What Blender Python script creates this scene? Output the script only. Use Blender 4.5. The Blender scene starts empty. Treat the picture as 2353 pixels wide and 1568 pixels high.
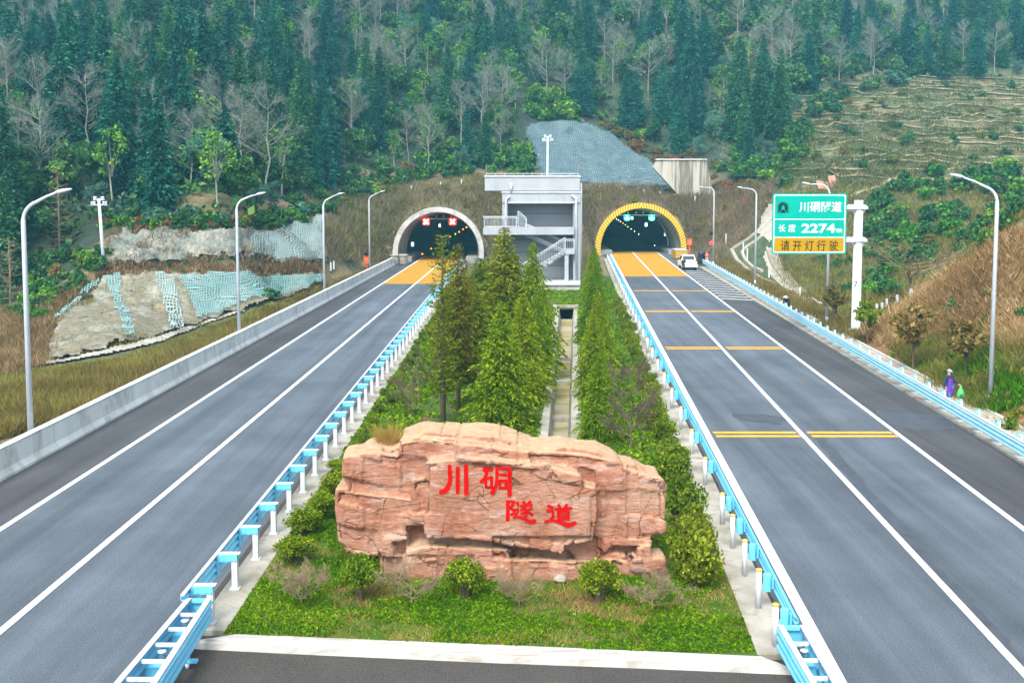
import bpy, bmesh, math, random
import numpy as np
from math import radians, sin, cos, pi, sqrt, atan2
from mathutils import Vector, Matrix, noise
from mathutils.bvhtree import BVHTree

SC = bpy.context.scene
COL = SC.collection
rnd = random.Random(7)
NR = np.random.default_rng(11)

# ------------------------------------------------------------------ camera, sky, sun
CAM_H, FPX, PITCH, PCX, PCY = 9.9, 2290.0, radians(4.05), 1176.0, 607.0
cam_d = bpy.data.cameras.new('camera')
cam = bpy.data.objects.new('camera', cam_d)
COL.objects.link(cam)
cam.location = (0, 0, CAM_H)
cam.rotation_euler = (radians(90) - PITCH, 0, 0)
cam_d.sensor_width = 36.0
cam_d.lens = FPX / 2352 * 36.0
cam_d.shift_y = -(784 - PCY) / 2352
cam_d.clip_start = 0.3
cam_d.clip_end = 3000
SC.camera = cam

SUN_EL, SUN_ROT = radians(52), radians(200)
world = bpy.data.worlds.new('World')
SC.world = world
world.use_nodes = True
wn = world.node_tree
sky = wn.nodes.new('ShaderNodeTexSky')
sky.sky_type = 'NISHITA'
sky.sun_disc = False
sky.sun_elevation = SUN_EL
sky.sun_rotation = SUN_ROT
sky.air_density = 1.0
sky.dust_density = 3.0
sky.ozone_density = 1.0
bg = wn.nodes['Background']
ovc = wn.nodes.new('ShaderNodeHueSaturation')      # an overcast sky: the blue is mostly veiled
ovc.inputs['Saturation'].default_value = 0.38
wn.links.new(sky.outputs[0], ovc.inputs['Color'])
wn.links.new(ovc.outputs[0], bg.inputs[0])
bg.inputs[1].default_value = 0.15

sun_d = bpy.data.lights.new('sun', 'SUN')
sun_d.energy = 1.35
sun_d.angle = radians(24)
sun_d.color = (1.0, 0.95, 0.88)
sun = bpy.data.objects.new('sun', sun_d)
COL.objects.link(sun)
_sd = Vector((sin(SUN_ROT) * cos(SUN_EL), cos(SUN_ROT) * cos(SUN_EL), sin(SUN_EL)))
sun.rotation_euler = (-_sd).to_track_quat('-Z', 'Y').to_euler()
sun.location = (0, -40, 120)

SC.view_settings.view_transform = 'Standard'
SC.view_settings.look = 'None'
SC.view_settings.exposure = 1.68
SC.view_settings.gamma = 1.0
SC.cycles.use_denoising = True
SC.cycles.max_bounces = 6
SC.cycles.transparent_max_bounces = 12
SC.cycles.volume_bounces = 1

# ------------------------------------------------------------------ surveying helpers (2352 x 1568 plan of the site view)
_F = Vector((0, cos(PITCH), -sin(PITCH)))
_U = Vector((0, sin(PITCH), cos(PITCH)))
_O = Vector((0, 0, CAM_H))

def ray(u, v):
    return Vector(((u - PCX) / FPX, 0, 0)) + _F + _U * (-(v - PCY) / FPX)

def A(u, v, Y):
    d = ray(u, v)
    return _O + d * (Y / d.y)

def G(u, v, z=0.0):
    d = ray(u, v)
    return _O + d * ((z - CAM_H) / d.z)

def proj(p):
    d = Vector(p) - _O
    dep = d.dot(_F)
    return PCX + FPX * d.x / dep, PCY - FPX * d.dot(_U) / dep

def line(p, q):
    p, q = G(*p), G(*q)
    k = (q.x - p.x) / (q.y - p.y)
    return lambda Y: p.x + k * (Y - p.y)

# ------------------------------------------------------------------ object helpers
def tag(o, label=None, cat=None, group=None, kind=None):
    if label: o['label'] = label
    if cat: o['category'] = cat
    if group: o['group'] = group
    if kind: o['kind'] = kind
    return o

def thing(name, label, cat, loc=(0, 0, 0), group=None, rz=0.0):
    o = bpy.data.objects.new(name, None)
    o.empty_display_size = 0.3
    COL.objects.link(o)
    o.location = loc
    o.rotation_euler = (0, 0, rz)
    return tag(o, label, cat, group)

def link_mesh(name, me, mats, parent=None, world=False):
    o = bpy.data.objects.new(name, me)
    if mats is not None:
        for m in (mats if isinstance(mats, (list, tuple)) else [mats]):
            me.materials.append(m)
    COL.objects.link(o)
    if parent is not None:
        o.parent = parent
        if world:
            root = parent
            off = Vector(parent.location)
            while root.parent is not None:
                root = root.parent
                off += Vector(root.location)
            o.location = -off
    return o

def copy_thing(src, loc, rz=0.0, scale=1.0, label=None, group=None):
    r = src.copy()
    COL.objects.link(r)
    r.location = loc
    r.rotation_euler = (0, 0, rz)
    r.scale = (scale, scale, scale) if not isinstance(scale, (tuple, list)) else scale
    if label: r['label'] = label
    if group: r['group'] = group
    for ch in list(src.children):
        c = ch.copy()
        COL.objects.link(c)
        c.parent = r
        for g in list(ch.children):
            d = g.copy()
            COL.objects.link(d)
            d.parent = c
    return r

class MB:
    """collects polygons; build() links them as one mesh object"""
    def __init__(self):
        self.v, self.f, self.m, self.s = [], [], [], []

    def add(self, verts, faces, mi=0, smooth=False):
        b = len(self.v)
        self.v += [tuple(p) for p in verts]
        for f in faces:
            self.f.append(tuple(i + b for i in f))
            self.m.append(mi)
            self.s.append(smooth)
        return self

    def box(self, c, s, rz=0.0, mi=0, M=None):
        hx, hy, hz = s[0] / 2, s[1] / 2, s[2] / 2
        pts = [Vector((x, y, z)) for x in (-hx, hx) for y in (-hy, hy) for z in (-hz, hz)]
        R = M if M is not None else Matrix.Rotation(rz, 3, 'Z')
        pts = [R @ p + Vector(c) for p in pts]
        self.add(pts, [(0, 1, 3, 2), (4, 6, 7, 5), (0, 4, 5, 1), (2, 3, 7, 6), (0, 2, 6, 4), (1, 5, 7, 3)], mi)
        return self

    def bar(self, p, q, w, h, mi=0):
        p, q = Vector(p), Vector(q)
        d = (q - p)
        L = d.length
        d.normalize()
        up = Vector((0, 0, 1)) if abs(d.z) < 0.95 else Vector((0, 1, 0))
        x = d.cross(up).normalized()
        z = x.cross(d)
        M = Matrix((x, d, z)).transposed()
        self.box((p + q) / 2, (w, L, h), mi=mi, M=M)
        return self

    def tube(self, pts, radii, n=8, mi=0, cap=True):
        pts = [Vector(p) for p in pts]
        if not isinstance(radii, (list, tuple)):
            radii = [radii] * len(pts)
        b = []
        prev = None
        for i, p in enumerate(pts):
            if i == 0: d = pts[1] - p
            elif i == len(pts) - 1: d = p - pts[i - 1]
            else: d = pts[i + 1] - pts[i - 1]
            d = d.normalized()
            if prev is None:
                up = Vector((0, 0, 1)) if abs(d.z) < 0.9 else Vector((1, 0, 0))
                x = d.cross(up).normalized()
            else:
                x = (prev - d * prev.dot(d))
                x = x.normalized() if x.length > 1e-6 else d.orthogonal().normalized()
            prev = x
            y = d.cross(x)
            b.append([p + (x * cos(2 * pi * k / n) + y * sin(2 * pi * k / n)) * radii[i] for k in range(n)])
        vs = [q for ring in b for q in ring]
        fs = []
        for i in range(len(pts) - 1):
            for k in range(n):
                a, c = i * n + k, i * n + (k + 1) % n
                fs.append((a, c, c + n, a + n))
        if cap:
            fs.append(tuple(range(n - 1, -1, -1)))
            fs.append(tuple(range((len(pts) - 1) * n, len(pts) * n)))
        self.add(vs, fs, mi, True)
        return self

    def lathe(self, c, prof, n=16, mi=0, sx=1.0, sy=1.0):
        c = Vector(c)
        vs, fs = [], []
        for r, z in prof:
            for k in range(n):
                vs.append(c + Vector((r * cos(2 * pi * k / n) * sx, r * sin(2 * pi * k / n) * sy, z)))
        for i in range(len(prof) - 1):
            for k in range(n):
                a, d = i * n + k, i * n + (k + 1) % n
                fs.append((a, d, d + n, a + n))
        fs.append(tuple(range(n - 1, -1, -1)))
        fs.append(tuple(range((len(prof) - 1) * n, len(prof) * n)))
        self.add(vs, fs, mi, True)
        return self

    def prism(self, poly, y0, y1, mi=0):
        """poly in (x,z), extruded along y"""
        n = len(poly)
        vs = [(x, y0, z) for x, z in poly] + [(x, y1, z) for x, z in poly]
        fs = [tuple(range(n)), tuple(range(2 * n - 1, n - 1, -1))]
        fs += [(i, i + n, (i + 1) % n + n, (i + 1) % n) for i in range(n)]
        self.add(vs, fs, mi)
        return self

    def slab(self, poly, z0, z1, mi=0):
        """poly in (x,y), extruded along z"""
        n = len(poly)
        vs = [(x, y, z0) for x, y in poly] + [(x, y, z1) for x, y in poly]
        fs = [tuple(range(n - 1, -1, -1)), tuple(range(n, 2 * n))]
        fs += [(i, (i + 1) % n, (i + 1) % n + n, i + n) for i in range(n)]
        self.add(vs, fs, mi)
        return self

    def sweep(self, prof, path, mi=0, closed=True, caps=True):
        """prof: (a,b) a = sideways (to the right of travel), b = up; path: list of points"""
        n = len(prof)
        path = [Vector(p) for p in path]
        vs, fs = [], []
        for i, p in enumerate(path):
            d = path[min(i + 1, len(path) - 1)] - path[max(i - 1, 0)]
            d.z = 0
            d.normalize()
            r = Vector((d.y, -d.x, 0))
            for a, b in prof:
                vs.append(p + r * a + Vector((0, 0, b)))
        for i in range(len(path) - 1):
            for k in range(n if closed else n - 1):
                a, c = i * n + k, i * n + (k + 1) % n
                fs.append((a, c, c + n, a + n))
        if caps and closed:
            fs.append(tuple(range(n)))
            fs.append(tuple(range(len(path) * n - 1, (len(path) - 1) * n - 1, -1)))
        self.add(vs, fs, mi)
        return self

    def mesh(self, name):
        me = bpy.data.meshes.new(name)
        me.from_pydata(self.v, [], self.f)
        me.polygons.foreach_set('material_index', self.m)
        me.polygons.foreach_set('use_smooth', self.s)
        bm = bmesh.new()
        bm.from_mesh(me)
        bmesh.ops.recalc_face_normals(bm, faces=bm.faces)
        bm.to_mesh(me)
        bm.free()
        me.update()
        return me

    def build(self, name, mats, parent=None, world=False):
        return link_mesh(name, self.mesh(name), mats, parent, world)

def np_mesh(name, V, k, smooth=False, normals_up=False):
    """V: (n*k,3) vertices, consecutive k-gons"""
    V = np.ascontiguousarray(V, dtype=np.float32)
    n = len(V) // k
    me = bpy.data.meshes.new(name)
    me.vertices.add(n * k)
    me.vertices.foreach_set('co', V.ravel())
    me.loops.add(n * k)
    me.loops.foreach_set('vertex_index', np.arange(n * k, dtype=np.int32))
    me.polygons.add(n)
    me.polygons.foreach_set('loop_start', np.arange(0, n * k, k, dtype=np.int32))
    me.update(calc_edges=True)
    me.validate()
    return me

def rand_unit(n):
    a = NR.normal(size=(n, 3))
    return a / np.linalg.norm(a, axis=1, keepdims=True)

def leaf_quads(P, size, axis=None, elong=1.6, jit=0.5):
    n = len(P)
    r = rand_unit(n)
    if axis is None:
        a = r
    else:
        a = axis + jit * r
        a /= np.linalg.norm(a, axis=1, keepdims=True) + 1e-9
    b = np.cross(a, rand_unit(n))
    b /= np.linalg.norm(b, axis=1, keepdims=True) + 1e-9
    s = np.asarray(size).reshape(-1, 1)
    a = a * s * elong * 0.5
    b = b * s * 0.5
    return np.stack([P - a, P + b - a * 0.1, P + a, P - b - a * 0.1], axis=1).reshape(-1, 3)

# ------------------------------------------------------------------ materials
def _nodes(name):
    m = bpy.data.materials.new(name)
    m.use_nodes = True
    nt = m.node_tree
    return m, nt, nt.nodes['Principled BSDF']

def _coord(nt, scale=None):
    tc = nt.nodes.new('ShaderNodeTexCoord')
    out = tc.outputs['Object']
    if scale is not None and not isinstance(scale, (int, float)):
        mp = nt.nodes.new('ShaderNodeMapping')
        mp.inputs['Scale'].default_value = scale
        nt.links.new(out, mp.inputs[0])
        out = mp.outputs[0]
    return out

def _noise(nt, co, scale, detail=4, rough=0.6, dist=0.0):
    n = nt.nodes.new('ShaderNodeTexNoise')
    n.inputs['Scale'].default_value = scale
    n.inputs['Detail'].default_value = detail
    n.inputs['Roughness'].default_value = rough
    n.inputs['Distortion'].default_value = dist
    nt.links.new(co, n.inputs['Vector'])
    return n.outputs[0]

def _ramp(nt, fac, stops):
    r = nt.nodes.new('ShaderNodeValToRGB')
    el = r.color_ramp.elements
    while len(el) > 1:
        el.remove(el[-1])
    el[0].position = stops[0][0]
    el[0].color = (*stops[0][1], 1)
    for p, c in stops[1:]:
        e = el.new(p)
        e.color = (*c, 1)
    nt.links.new(fac, r.inputs[0])
    return r.outputs[0]

def _mix(nt, fac, a, b, mode='MIX'):
    n = nt.nodes.new('ShaderNodeMix')
    n.data_type = 'RGBA'
    n.blend_type = mode
    for sock, val in ((n.inputs[0], fac), (n.inputs[6], a), (n.inputs[7], b)):
        if hasattr(val, 'links'):
            nt.links.new(val, sock)
        elif isinstance(val, (int, float)):
            sock.default_value = val
        else:
            sock.default_value = (*val, 1)
    return n.outputs[2]

def _math(nt, op, a, b=None, c=None):
    n = nt.nodes.new('ShaderNodeMath')
    n.operation = op
    for i, val in enumerate((a, b, c)):
        if val is None: continue
        if hasattr(val, 'links'):
            nt.links.new(val, n.inputs[i])
        else:
            n.inputs[i].default_value = val
    return n.outputs[0]

def _bump(nt, b, h, strength=0.4, dist=0.05):
    n = nt.nodes.new('ShaderNodeBump')
    n.inputs['Strength'].default_value = strength
    n.inputs['Distance'].default_value = dist
    nt.links.new(h, n.inputs['Height'])
    nt.links.new(n.outputs[0], b.inputs['Normal'])

def surf(name, c1, c2=None, scale=3.0, rough=0.8, bump=0.0, metal=0.0, speck=None, speck_scale=60, lo=0.35, hi=0.65, stretch=None, stain=None, stain_scale=0.6, bscale=None, spec=0.12):
    m, nt, b = _nodes(name)
    c2 = c2 or tuple(x * 0.8 for x in c1)
    co = _coord(nt, stretch)
    f = _noise(nt, co, scale, 5)
    col = _ramp(nt, f, [(lo, c1), (hi, c2)])
    if stain:
        g = _noise(nt, co, stain_scale, 6, 0.65, 0.6)
        g2 = _ramp(nt, g, [(0.5, (0, 0, 0)), (0.66, (1, 1, 1))])
        col = _mix(nt, g2, col, stain)
    if speck:
        g = _noise(nt, co, speck_scale, 2, 0.7)
        g2 = _ramp(nt, g, [(0.35, (0, 0, 0)), (0.7, (1, 1, 1))])
        col = _mix(nt, g2, col, speck)
    nt.links.new(col, b.inputs['Base Color'])
    b.inputs['Roughness'].default_value = rough
    b.inputs['Metallic'].default_value = metal
    b.inputs['Specular IOR Level'].default_value = spec
    if bump:
        h = _noise(nt, co, bscale or scale * 6, 6, 0.7)
        _bump(nt, b, h, bump, 0.04)
    return m

def leafy(name, c1, c2, c3=None, scale=0.8, transl=0.25, objrand=0.25):
    """foliage: clump noise + a random tone per leaf + a random tone per plant, with some light passing through"""
    m, nt, b = _nodes(name)
    co = _coord(nt)
    f = _noise(nt, co, scale, 3)
    geo = nt.nodes.new('ShaderNodeNewGeometry')
    ri = geo.outputs['Random Per Island']
    f2 = _math(nt, 'ADD', _math(nt, 'MULTIPLY', f, 0.7), _math(nt, 'MULTIPLY', ri, 0.45))
    stops = [(0.36, c1), (0.68, c2)]
    if c3: stops.append((0.85, c3))
    col = _ramp(nt, f2, stops)
    oi = nt.nodes.new('ShaderNodeObjectInfo')
    hv = nt.nodes.new('ShaderNodeHueSaturation')
    hv.inputs['Fac'].default_value = 1.0
    nt.links.new(col, hv.inputs['Color'])
    nt.links.new(_math(nt, 'ADD', _math(nt, 'MULTIPLY', oi.outputs['Random'], objrand * 2), 1.0 - objrand), hv.inputs['Value'])
    nt.links.new(_math(nt, 'ADD', _math(nt, 'MULTIPLY', oi.outputs['Random'], -0.04), 0.515), hv.inputs['Hue'])
    col = hv.outputs[0]
    nt.links.new(col, b.inputs['Base Color'])
    b.inputs['Roughness'].default_value = 0.8
    b.inputs['Specular IOR Level'].default_value = 0.06
    tr = nt.nodes.new('ShaderNodeBsdfTranslucent')
    nt.links.new(col, tr.inputs[0])
    mx = nt.nodes.new('ShaderNodeMixShader')
    mx.inputs[0].default_value = transl
    nt.links.new(b.outputs[0], mx.inputs[1])
    nt.links.new(tr.outputs[0], mx.inputs[2])
    nt.links.new(mx.outputs[0], nt.nodes['Material Output'].inputs[0])
    return m

def glow(name, col, strength):
    m, nt, b = _nodes(name)
    b.inputs['Base Color'].default_value = (*col, 1)
    b.inputs['Emission Color'].default_value = (*col, 1)
    b.inputs['Emission Strength'].default_value = strength
    return m

def road_surf(name, c1, c2, c3):
    """asphalt: long wear bands along the lanes, patches, fine aggregate"""
    m, nt, b = _nodes(name)
    co = _coord(nt)
    f = _noise(nt, co, 0.22, 5)
    col = _ramp(nt, f, [(0.35, c1), (0.65, c2)])
    lng = _noise(nt, _coord(nt, (0.85, 0.02, 1)), 1.0, 4, 0.6, 0.2)
    col = _mix(nt, 1.0, col, _ramp(nt, lng, [(0.33, (0.74, 0.74, 0.75)), (0.5, (1.0, 1.0, 1.0)), (0.66, (1.24, 1.235, 1.23))]), 'MULTIPLY')
    blo = _noise(nt, _coord(nt, (0.5, 0.16, 1)), 1.0, 6, 0.68, 0.8)
    col = _mix(nt, _ramp(nt, blo, [(0.54, (0, 0, 0)), (0.70, (0.6, 0.6, 0.6))]), col, c2)
    g = _noise(nt, co, 22, 3, 0.8)
    col = _mix(nt, 1.0, col, _ramp(nt, g, [(0.3, (0.62, 0.62, 0.62)), (0.55, (1.0, 1.0, 1.0)), (0.75, (1.55, 1.55, 1.55))]), 'MULTIPLY')
    nt.links.new(col, b.inputs['Base Color'])
    b.inputs['Roughness'].default_value = 0.9
    b.inputs['Specular IOR Level'].default_value = 0.12
    _bump(nt, b, _noise(nt, co, 45, 4, 0.7), 0.5, 0.03)
    return m

M = {}
M['asphalt'] = road_surf('blue grey asphalt', (0.098, 0.118, 0.140), (0.074, 0.089, 0.107), (0.115, 0.125, 0.14))
M['asphalt_old'] = surf('dark old asphalt', (0.030, 0.0285, 0.027), (0.045, 0.042, 0.039), 0.8, 0.9, 0.6, speck=(0.085, 0.08, 0.072), speck_scale=30, bscale=40, stain=(0.055, 0.05, 0.045), stain_scale=0.7)
M['asphalt_shoulder'] = road_surf('shoulder asphalt', (0.072, 0.076, 0.083), (0.056, 0.059, 0.064), (0.085, 0.087, 0.09))
M['stain'] = surf('tar stain', (0.032, 0.040, 0.052), (0.055, 0.063, 0.076), 1.6, 0.55, 0.3, bscale=45, spec=0.35)
M['ochre'] = surf('ochre road surfacing', (0.37, 0.190, 0.013), (0.31, 0.155, 0.010), 0.8, 0.9, 0.4, speck=(0.42, 0.235, 0.03), speck_scale=30, stain=(0.26, 0.14, 0.018), stain_scale=0.4)
M['white_line'] = surf('white road paint', (0.74, 0.75, 0.76), (0.62, 0.63, 0.64), 1.2, 0.7, 0.2, speck=(0.50, 0.51, 0.52), speck_scale=9, stain=(0.48, 0.49, 0.50), stain_scale=1.7)
M['yellow_line'] = surf('yellow road paint', (0.70, 0.36, 0.03), (0.55, 0.28, 0.03), 2.5, 0.7, 0.2)
M['concrete'] = surf('pale concrete', (0.42, 0.42, 0.40), (0.34, 0.34, 0.32), 1.2, 0.9, 0.3, stain=(0.27, 0.27, 0.245), stain_scale=0.7, bscale=18)
M['kerb'] = surf('weathered kerb concrete', (0.36, 0.345, 0.30), (0.26, 0.245, 0.20), 1.1, 0.95, 0.5, stain=(0.19, 0.17, 0.13), stain_scale=0.9, bscale=14)
M['kerb_white'] = surf('new white kerb concrete', (0.47, 0.46, 0.435), (0.35, 0.335, 0.305), 1.4, 0.9, 0.5, stain=(0.27, 0.245, 0.20), stain_scale=1.3, stretch=(0.5, 4, 1), bscale=14)
M['paver'] = surf('pale pavers', (0.36, 0.325, 0.265), (0.27, 0.24, 0.195), 1.5, 0.95, 0.5, stain=(0.18, 0.155, 0.115), stain_scale=0.8)
M['wall_white'] = surf('whitewashed parapet', (0.60, 0.61, 0.60), (0.50, 0.51, 0.50), 0.9, 0.85, 0.2, stain=(0.36, 0.37, 0.35), stain_scale=0.8, stretch=(1, 1, 0.35), bscale=20)
M['rail_blue'] = surf('sky blue enamel', (0.14, 0.50, 0.70), (0.11, 0.44, 0.65), 2.0, 0.35, 0, spec=0.5)
M['rail_pale'] = surf('pale blue enamel', (0.36, 0.66, 0.78), (0.30, 0.60, 0.74), 2.0, 0.35, 0, spec=0.5)
M['post_white'] = surf('white enamel', (0.52, 0.54, 0.57), (0.46, 0.48, 0.51), 2.0, 0.45, 0, spec=0.4)
M['cap_yellow'] = surf('amber reflector cap', (0.75, 0.45, 0.08), None, 2.0, 0.5)
M['black'] = surf('black plastic', (0.012, 0.012, 0.014), None, 2.0, 0.5)
M['dark_steel'] = surf('dark steel', (0.05, 0.055, 0.06), None, 2.0, 0.5, metal=0.4)
M['lamp_white'] = surf('white lamp enamel', (0.50, 0.53, 0.58), (0.43, 0.46, 0.51), 1.5, 0.4, 0, spec=0.5)
M['sign_green'] = surf('green sign sheet', (0.0, 0.32, 0.245), (0.0, 0.29, 0.22), 3.0, 0.4)
M['sign_ochre'] = surf('ochre sign sheet', (0.38, 0.22, 0.004), (0.35, 0.20, 0.004), 3.0, 0.4)
M['sign_white'] = surf('white sign sheet', (0.74, 0.75, 0.76), None, 3.0, 0.4)
M['sign_black'] = surf('black sign sheet', (0.008, 0.008, 0.008), None, 3.0, 0.5)
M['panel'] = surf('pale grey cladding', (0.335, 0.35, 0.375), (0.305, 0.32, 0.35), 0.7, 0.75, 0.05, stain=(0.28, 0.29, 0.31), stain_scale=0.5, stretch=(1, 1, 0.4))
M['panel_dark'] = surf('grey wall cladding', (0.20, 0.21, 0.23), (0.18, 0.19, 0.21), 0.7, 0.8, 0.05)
M['trim_white'] = surf('white trim', (0.50, 0.52, 0.54), None, 2.0, 0.5)
M['door_brown'] = surf('brown door', (0.22, 0.13, 0.06), None, 2.0, 0.6)
M['portal_grey'] = surf('grey portal concrete', (0.46, 0.455, 0.43), (0.36, 0.355, 0.335), 1.0, 0.9, 0.4, stain=(0.25, 0.245, 0.23), stain_scale=0.6, bscale=10)
M['lining'] = surf('tunnel lining', (0.28, 0.28, 0.265), (0.22, 0.22, 0.21), 0.5, 0.85, 0.2, stain=(0.15, 0.15, 0.145), stain_scale=0.3)
M['tunnel_dark'] = surf('shade painted tunnel lining', (0.004, 0.009, 0.026), (0.003, 0.007, 0.021), 0.5, 0.9)  # near black navy: the unlit depth of the bore put into the colour
M['red_lit'] = glow('lit red signal', (1.0, 0.015, 0.01), 2.5)
M['white_lit'] = glow('lit white figure', (1.0, 0.95, 0.9), 6.0)
M['green_lit'] = glow('lit green signal', (0.0, 0.75, 0.42), 1.6)
M['orange_lit'] = glow('lit amber stud', (1.0, 0.22, 0.02), 2.0)
M['lime_lit'] = glow('lit lime stud', (0.3, 1.0, 0.05), 1.5)
M['cool_lit'] = glow('lit white stud', (0.8, 0.85, 1.0), 1.6)
M['sign_lit'] = glow('lit exit panel', (0.7, 1.0, 0.85), 1.6)
M['orange_box'] = surf('orange enamel', (0.80, 0.14, 0.03), None, 2.0, 0.5)
M['stone_white'] = surf('pale broken stone', (0.36, 0.335, 0.28), (0.25, 0.23, 0.19), 3.0, 0.95, 0.5)
M['glass_dark'] = surf('dark glass', (0.015, 0.02, 0.025), None, 2.0, 0.08, spec=0.6)
M['car_white'] = surf('white car paint', (0.82, 0.83, 0.85), None, 1.0, 0.25, spec=0.5)
M['tyre'] = surf('tyre rubber', (0.02, 0.02, 0.02), None, 4.0, 0.9)
M['chrome'] = surf('bright rim', (0.5, 0.5, 0.52), None, 2.0, 0.3, metal=0.8)
M['tail_red'] = surf('red lamp glass', (0.45, 0.01, 0.02), None, 2.0, 0.2)
M['plate_blue'] = surf('blue plate', (0.02, 0.13, 0.55), None, 2.0, 0.4)
M['skin'] = surf('skin', (0.50, 0.28, 0.18), None, 2.0, 0.6)
M['cloth_black'] = surf('black cloth', (0.012, 0.014, 0.018), None, 6.0, 0.9)
M['cloth_navy'] = surf('navy cloth', (0.03, 0.045, 0.08), None, 6.0, 0.9)
M['cloth_purple'] = surf('purple cloth', (0.16, 0.05, 0.42), (0.12, 0.03, 0.34), 6.0, 0.85)
M['cloth_blue'] = surf('blue cloth', (0.05, 0.16, 0.42), None, 6.0, 0.9)
M['cloth_grey'] = surf('grey cloth', (0.36, 0.37, 0.40), None, 6.0, 0.9)
M['cloth_orange'] = surf('salmon vest', (0.80, 0.22, 0.16), None, 6.0, 0.8)
M['cloth_pink'] = surf('pink cloth', (0.75, 0.40, 0.40), None, 6.0, 0.85)
M['straw'] = surf('pale hat', (0.70, 0.55, 0.50), None, 6.0, 0.9)
M['bag_green'] = surf('green bag', (0.05, 0.42, 0.09), (0.12, 0.55, 0.2), 6.0, 0.5)
M['brick'] = surf('rust red sheet', (0.42, 0.20, 0.14), (0.34, 0.16, 0.12), 1.0, 0.9)
M['bark'] = surf('grey brown bark', (0.13, 0.10, 0.075), (0.08, 0.06, 0.045), 3.0, 0.95, 0.4)
M['bark_pale'] = surf('pale bark', (0.25, 0.25, 0.205), (0.18, 0.18, 0.15), 2.0, 0.95, 0.2)
M['twig'] = surf('grey green twigs', (0.17, 0.20, 0.165), (0.12, 0.145, 0.12), 1.0, 0.95)
M['twig_dark'] = surf('dark twigs', (0.10, 0.075, 0.055), (0.07, 0.055, 0.04), 1.0, 0.95)
M['twig_tan'] = surf('tan twigs', (0.27, 0.195, 0.125), (0.19, 0.14, 0.09), 1.0, 0.95)
M['bamboo'] = surf('pale prop wood', (0.42, 0.34, 0.20), None, 3.0, 0.9)
# foliage
M['conifer'] = leafy('deep teal conifer needles', (0.006, 0.052, 0.040), (0.018, 0.120, 0.085), (0.06, 0.22, 0.12), 0.5)
M['broadleaf'] = leafy('forest leaves', (0.016, 0.072, 0.024), (0.052, 0.155, 0.045), (0.15, 0.28, 0.06), 0.6)
M['pale_leaf'] = leafy('pale grey green leaves', (0.035, 0.10, 0.075), (0.085, 0.19, 0.13), (0.16, 0.28, 0.18), 0.6)
M['bright_leaf'] = leafy('bright green leaves', (0.03, 0.12, 0.015), (0.10, 0.28, 0.03), (0.24, 0.40, 0.04), 0.8)
M['deodar'] = leafy('fresh green cedar needles', (0.052, 0.105, 0.003), (0.135, 0.235, 0.006), (0.25, 0.36, 0.02), 0.9, objrand=0.12)
M['olive'] = leafy('olive conifer needles', (0.055, 0.088, 0.005), (0.14, 0.195, 0.010), (0.24, 0.28, 0.03), 0.9, objrand=0.2)
M['russet'] = leafy('russet conifer needles', (0.075, 0.065, 0.008), (0.165, 0.145, 0.02), (0.24, 0.23, 0.04), 0.9, objrand=0.15)
M['box_leaf'] = leafy('clipped shrub leaves', (0.06, 0.105, 0.006), (0.155, 0.245, 0.010), (0.33, 0.39, 0.03), 2.0, objrand=0.12)
M['hedge_leaf'] = leafy('shrub leaves', (0.05, 0.09, 0.008), (0.15, 0.23, 0.015), (0.32, 0.36, 0.04), 1.6, objrand=0.15)
M['brown_leaf'] = leafy('brown autumn leaves', (0.085, 0.072, 0.018), (0.175, 0.15, 0.04), (0.27, 0.22, 0.06), 1.2)
M['rust_leaf'] = leafy('rust coloured fern', (0.12, 0.05, 0.02), (0.26, 0.11, 0.04), (0.34, 0.20, 0.06), 0.8)
M['grass_leaf'] = leafy('lawn grass', (0.026, 0.085, 0.002), (0.080, 0.225, 0.002), (0.21, 0.34, 0.008), 0.5, objrand=0)
M['dry_grass'] = leafy('dry grass', (0.10, 0.065, 0.03), (0.24, 0.165, 0.075), (0.36, 0.27, 0.13), 0.25, objrand=0)
M['mound_grass'] = leafy('dull brown scrub', (0.12, 0.10, 0.052), (0.24, 0.19, 0.105), (0.32, 0.27, 0.15), 0.2, objrand=0)
M['verge_grass'] = leafy('olive verge grass', (0.085, 0.078, 0.016), (0.20, 0.165, 0.045), (0.26, 0.28, 0.06), 0.3, objrand=0)
M['tawny_grass'] = leafy('tawny slope grass', (0.20, 0.14, 0.05), (0.38, 0.27, 0.11), (0.50, 0.39, 0.19), 0.2, objrand=0)
M['tuft'] = leafy('golden tuft grass', (0.26, 0.14, 0.04), (0.42, 0.25, 0.08), (0.52, 0.36, 0.14), 1.0, objrand=0)
M['terrace_green'] = leafy('terrace weeds', (0.045, 0.072, 0.022), (0.095, 0.135, 0.042), (0.18, 0.20, 0.08), 0.25, objrand=0)
M['conifer_green'] = leafy('mid green conifer needles', (0.012, 0.062, 0.030), (0.038, 0.14, 0.06), (0.10, 0.26, 0.09), 0.5)
# ------------------------------------------------------------------ road geometry (surveyed lines, x as a function of distance)
LR_L = line((366, 906.5), (786, 675.6))
LR_OUT = line((0, 1216), (960, 598.6))
LR_MID = line((0, 1450), (1015, 600.5))
LR_R = line((472, 1418.6), (673.5, 1141))
ML_G = lambda y: LR_R(y) + 0.74
POST_L = lambda y: LR_R(y) + 0.30
RR_IN = line((1401, 580), (1930, 1568))
MR_G = lambda y: RR_IN(y) - 1.50
MR_E = lambda y: RR_IN(y) - 0.68
POST_R = lambda y: RR_IN(y) - 1.05
RR_MID = line((1451.6, 577.7), (2352, 1545))
RR_OUT = line((1507, 577.7), (2352, 1215))
RR_R = line((1609.5, 616.5), (2338, 1062))
POST_O = line((2042, 870.7), (2344, 1056.3))
YL, YR = 145.0, 163.0                      # the two tunnel mouths
CXL = A(1007, 600, YL).x
CXR = A(1472, 583, YR).x
RL, CZL = 6.65, 1.35
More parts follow.
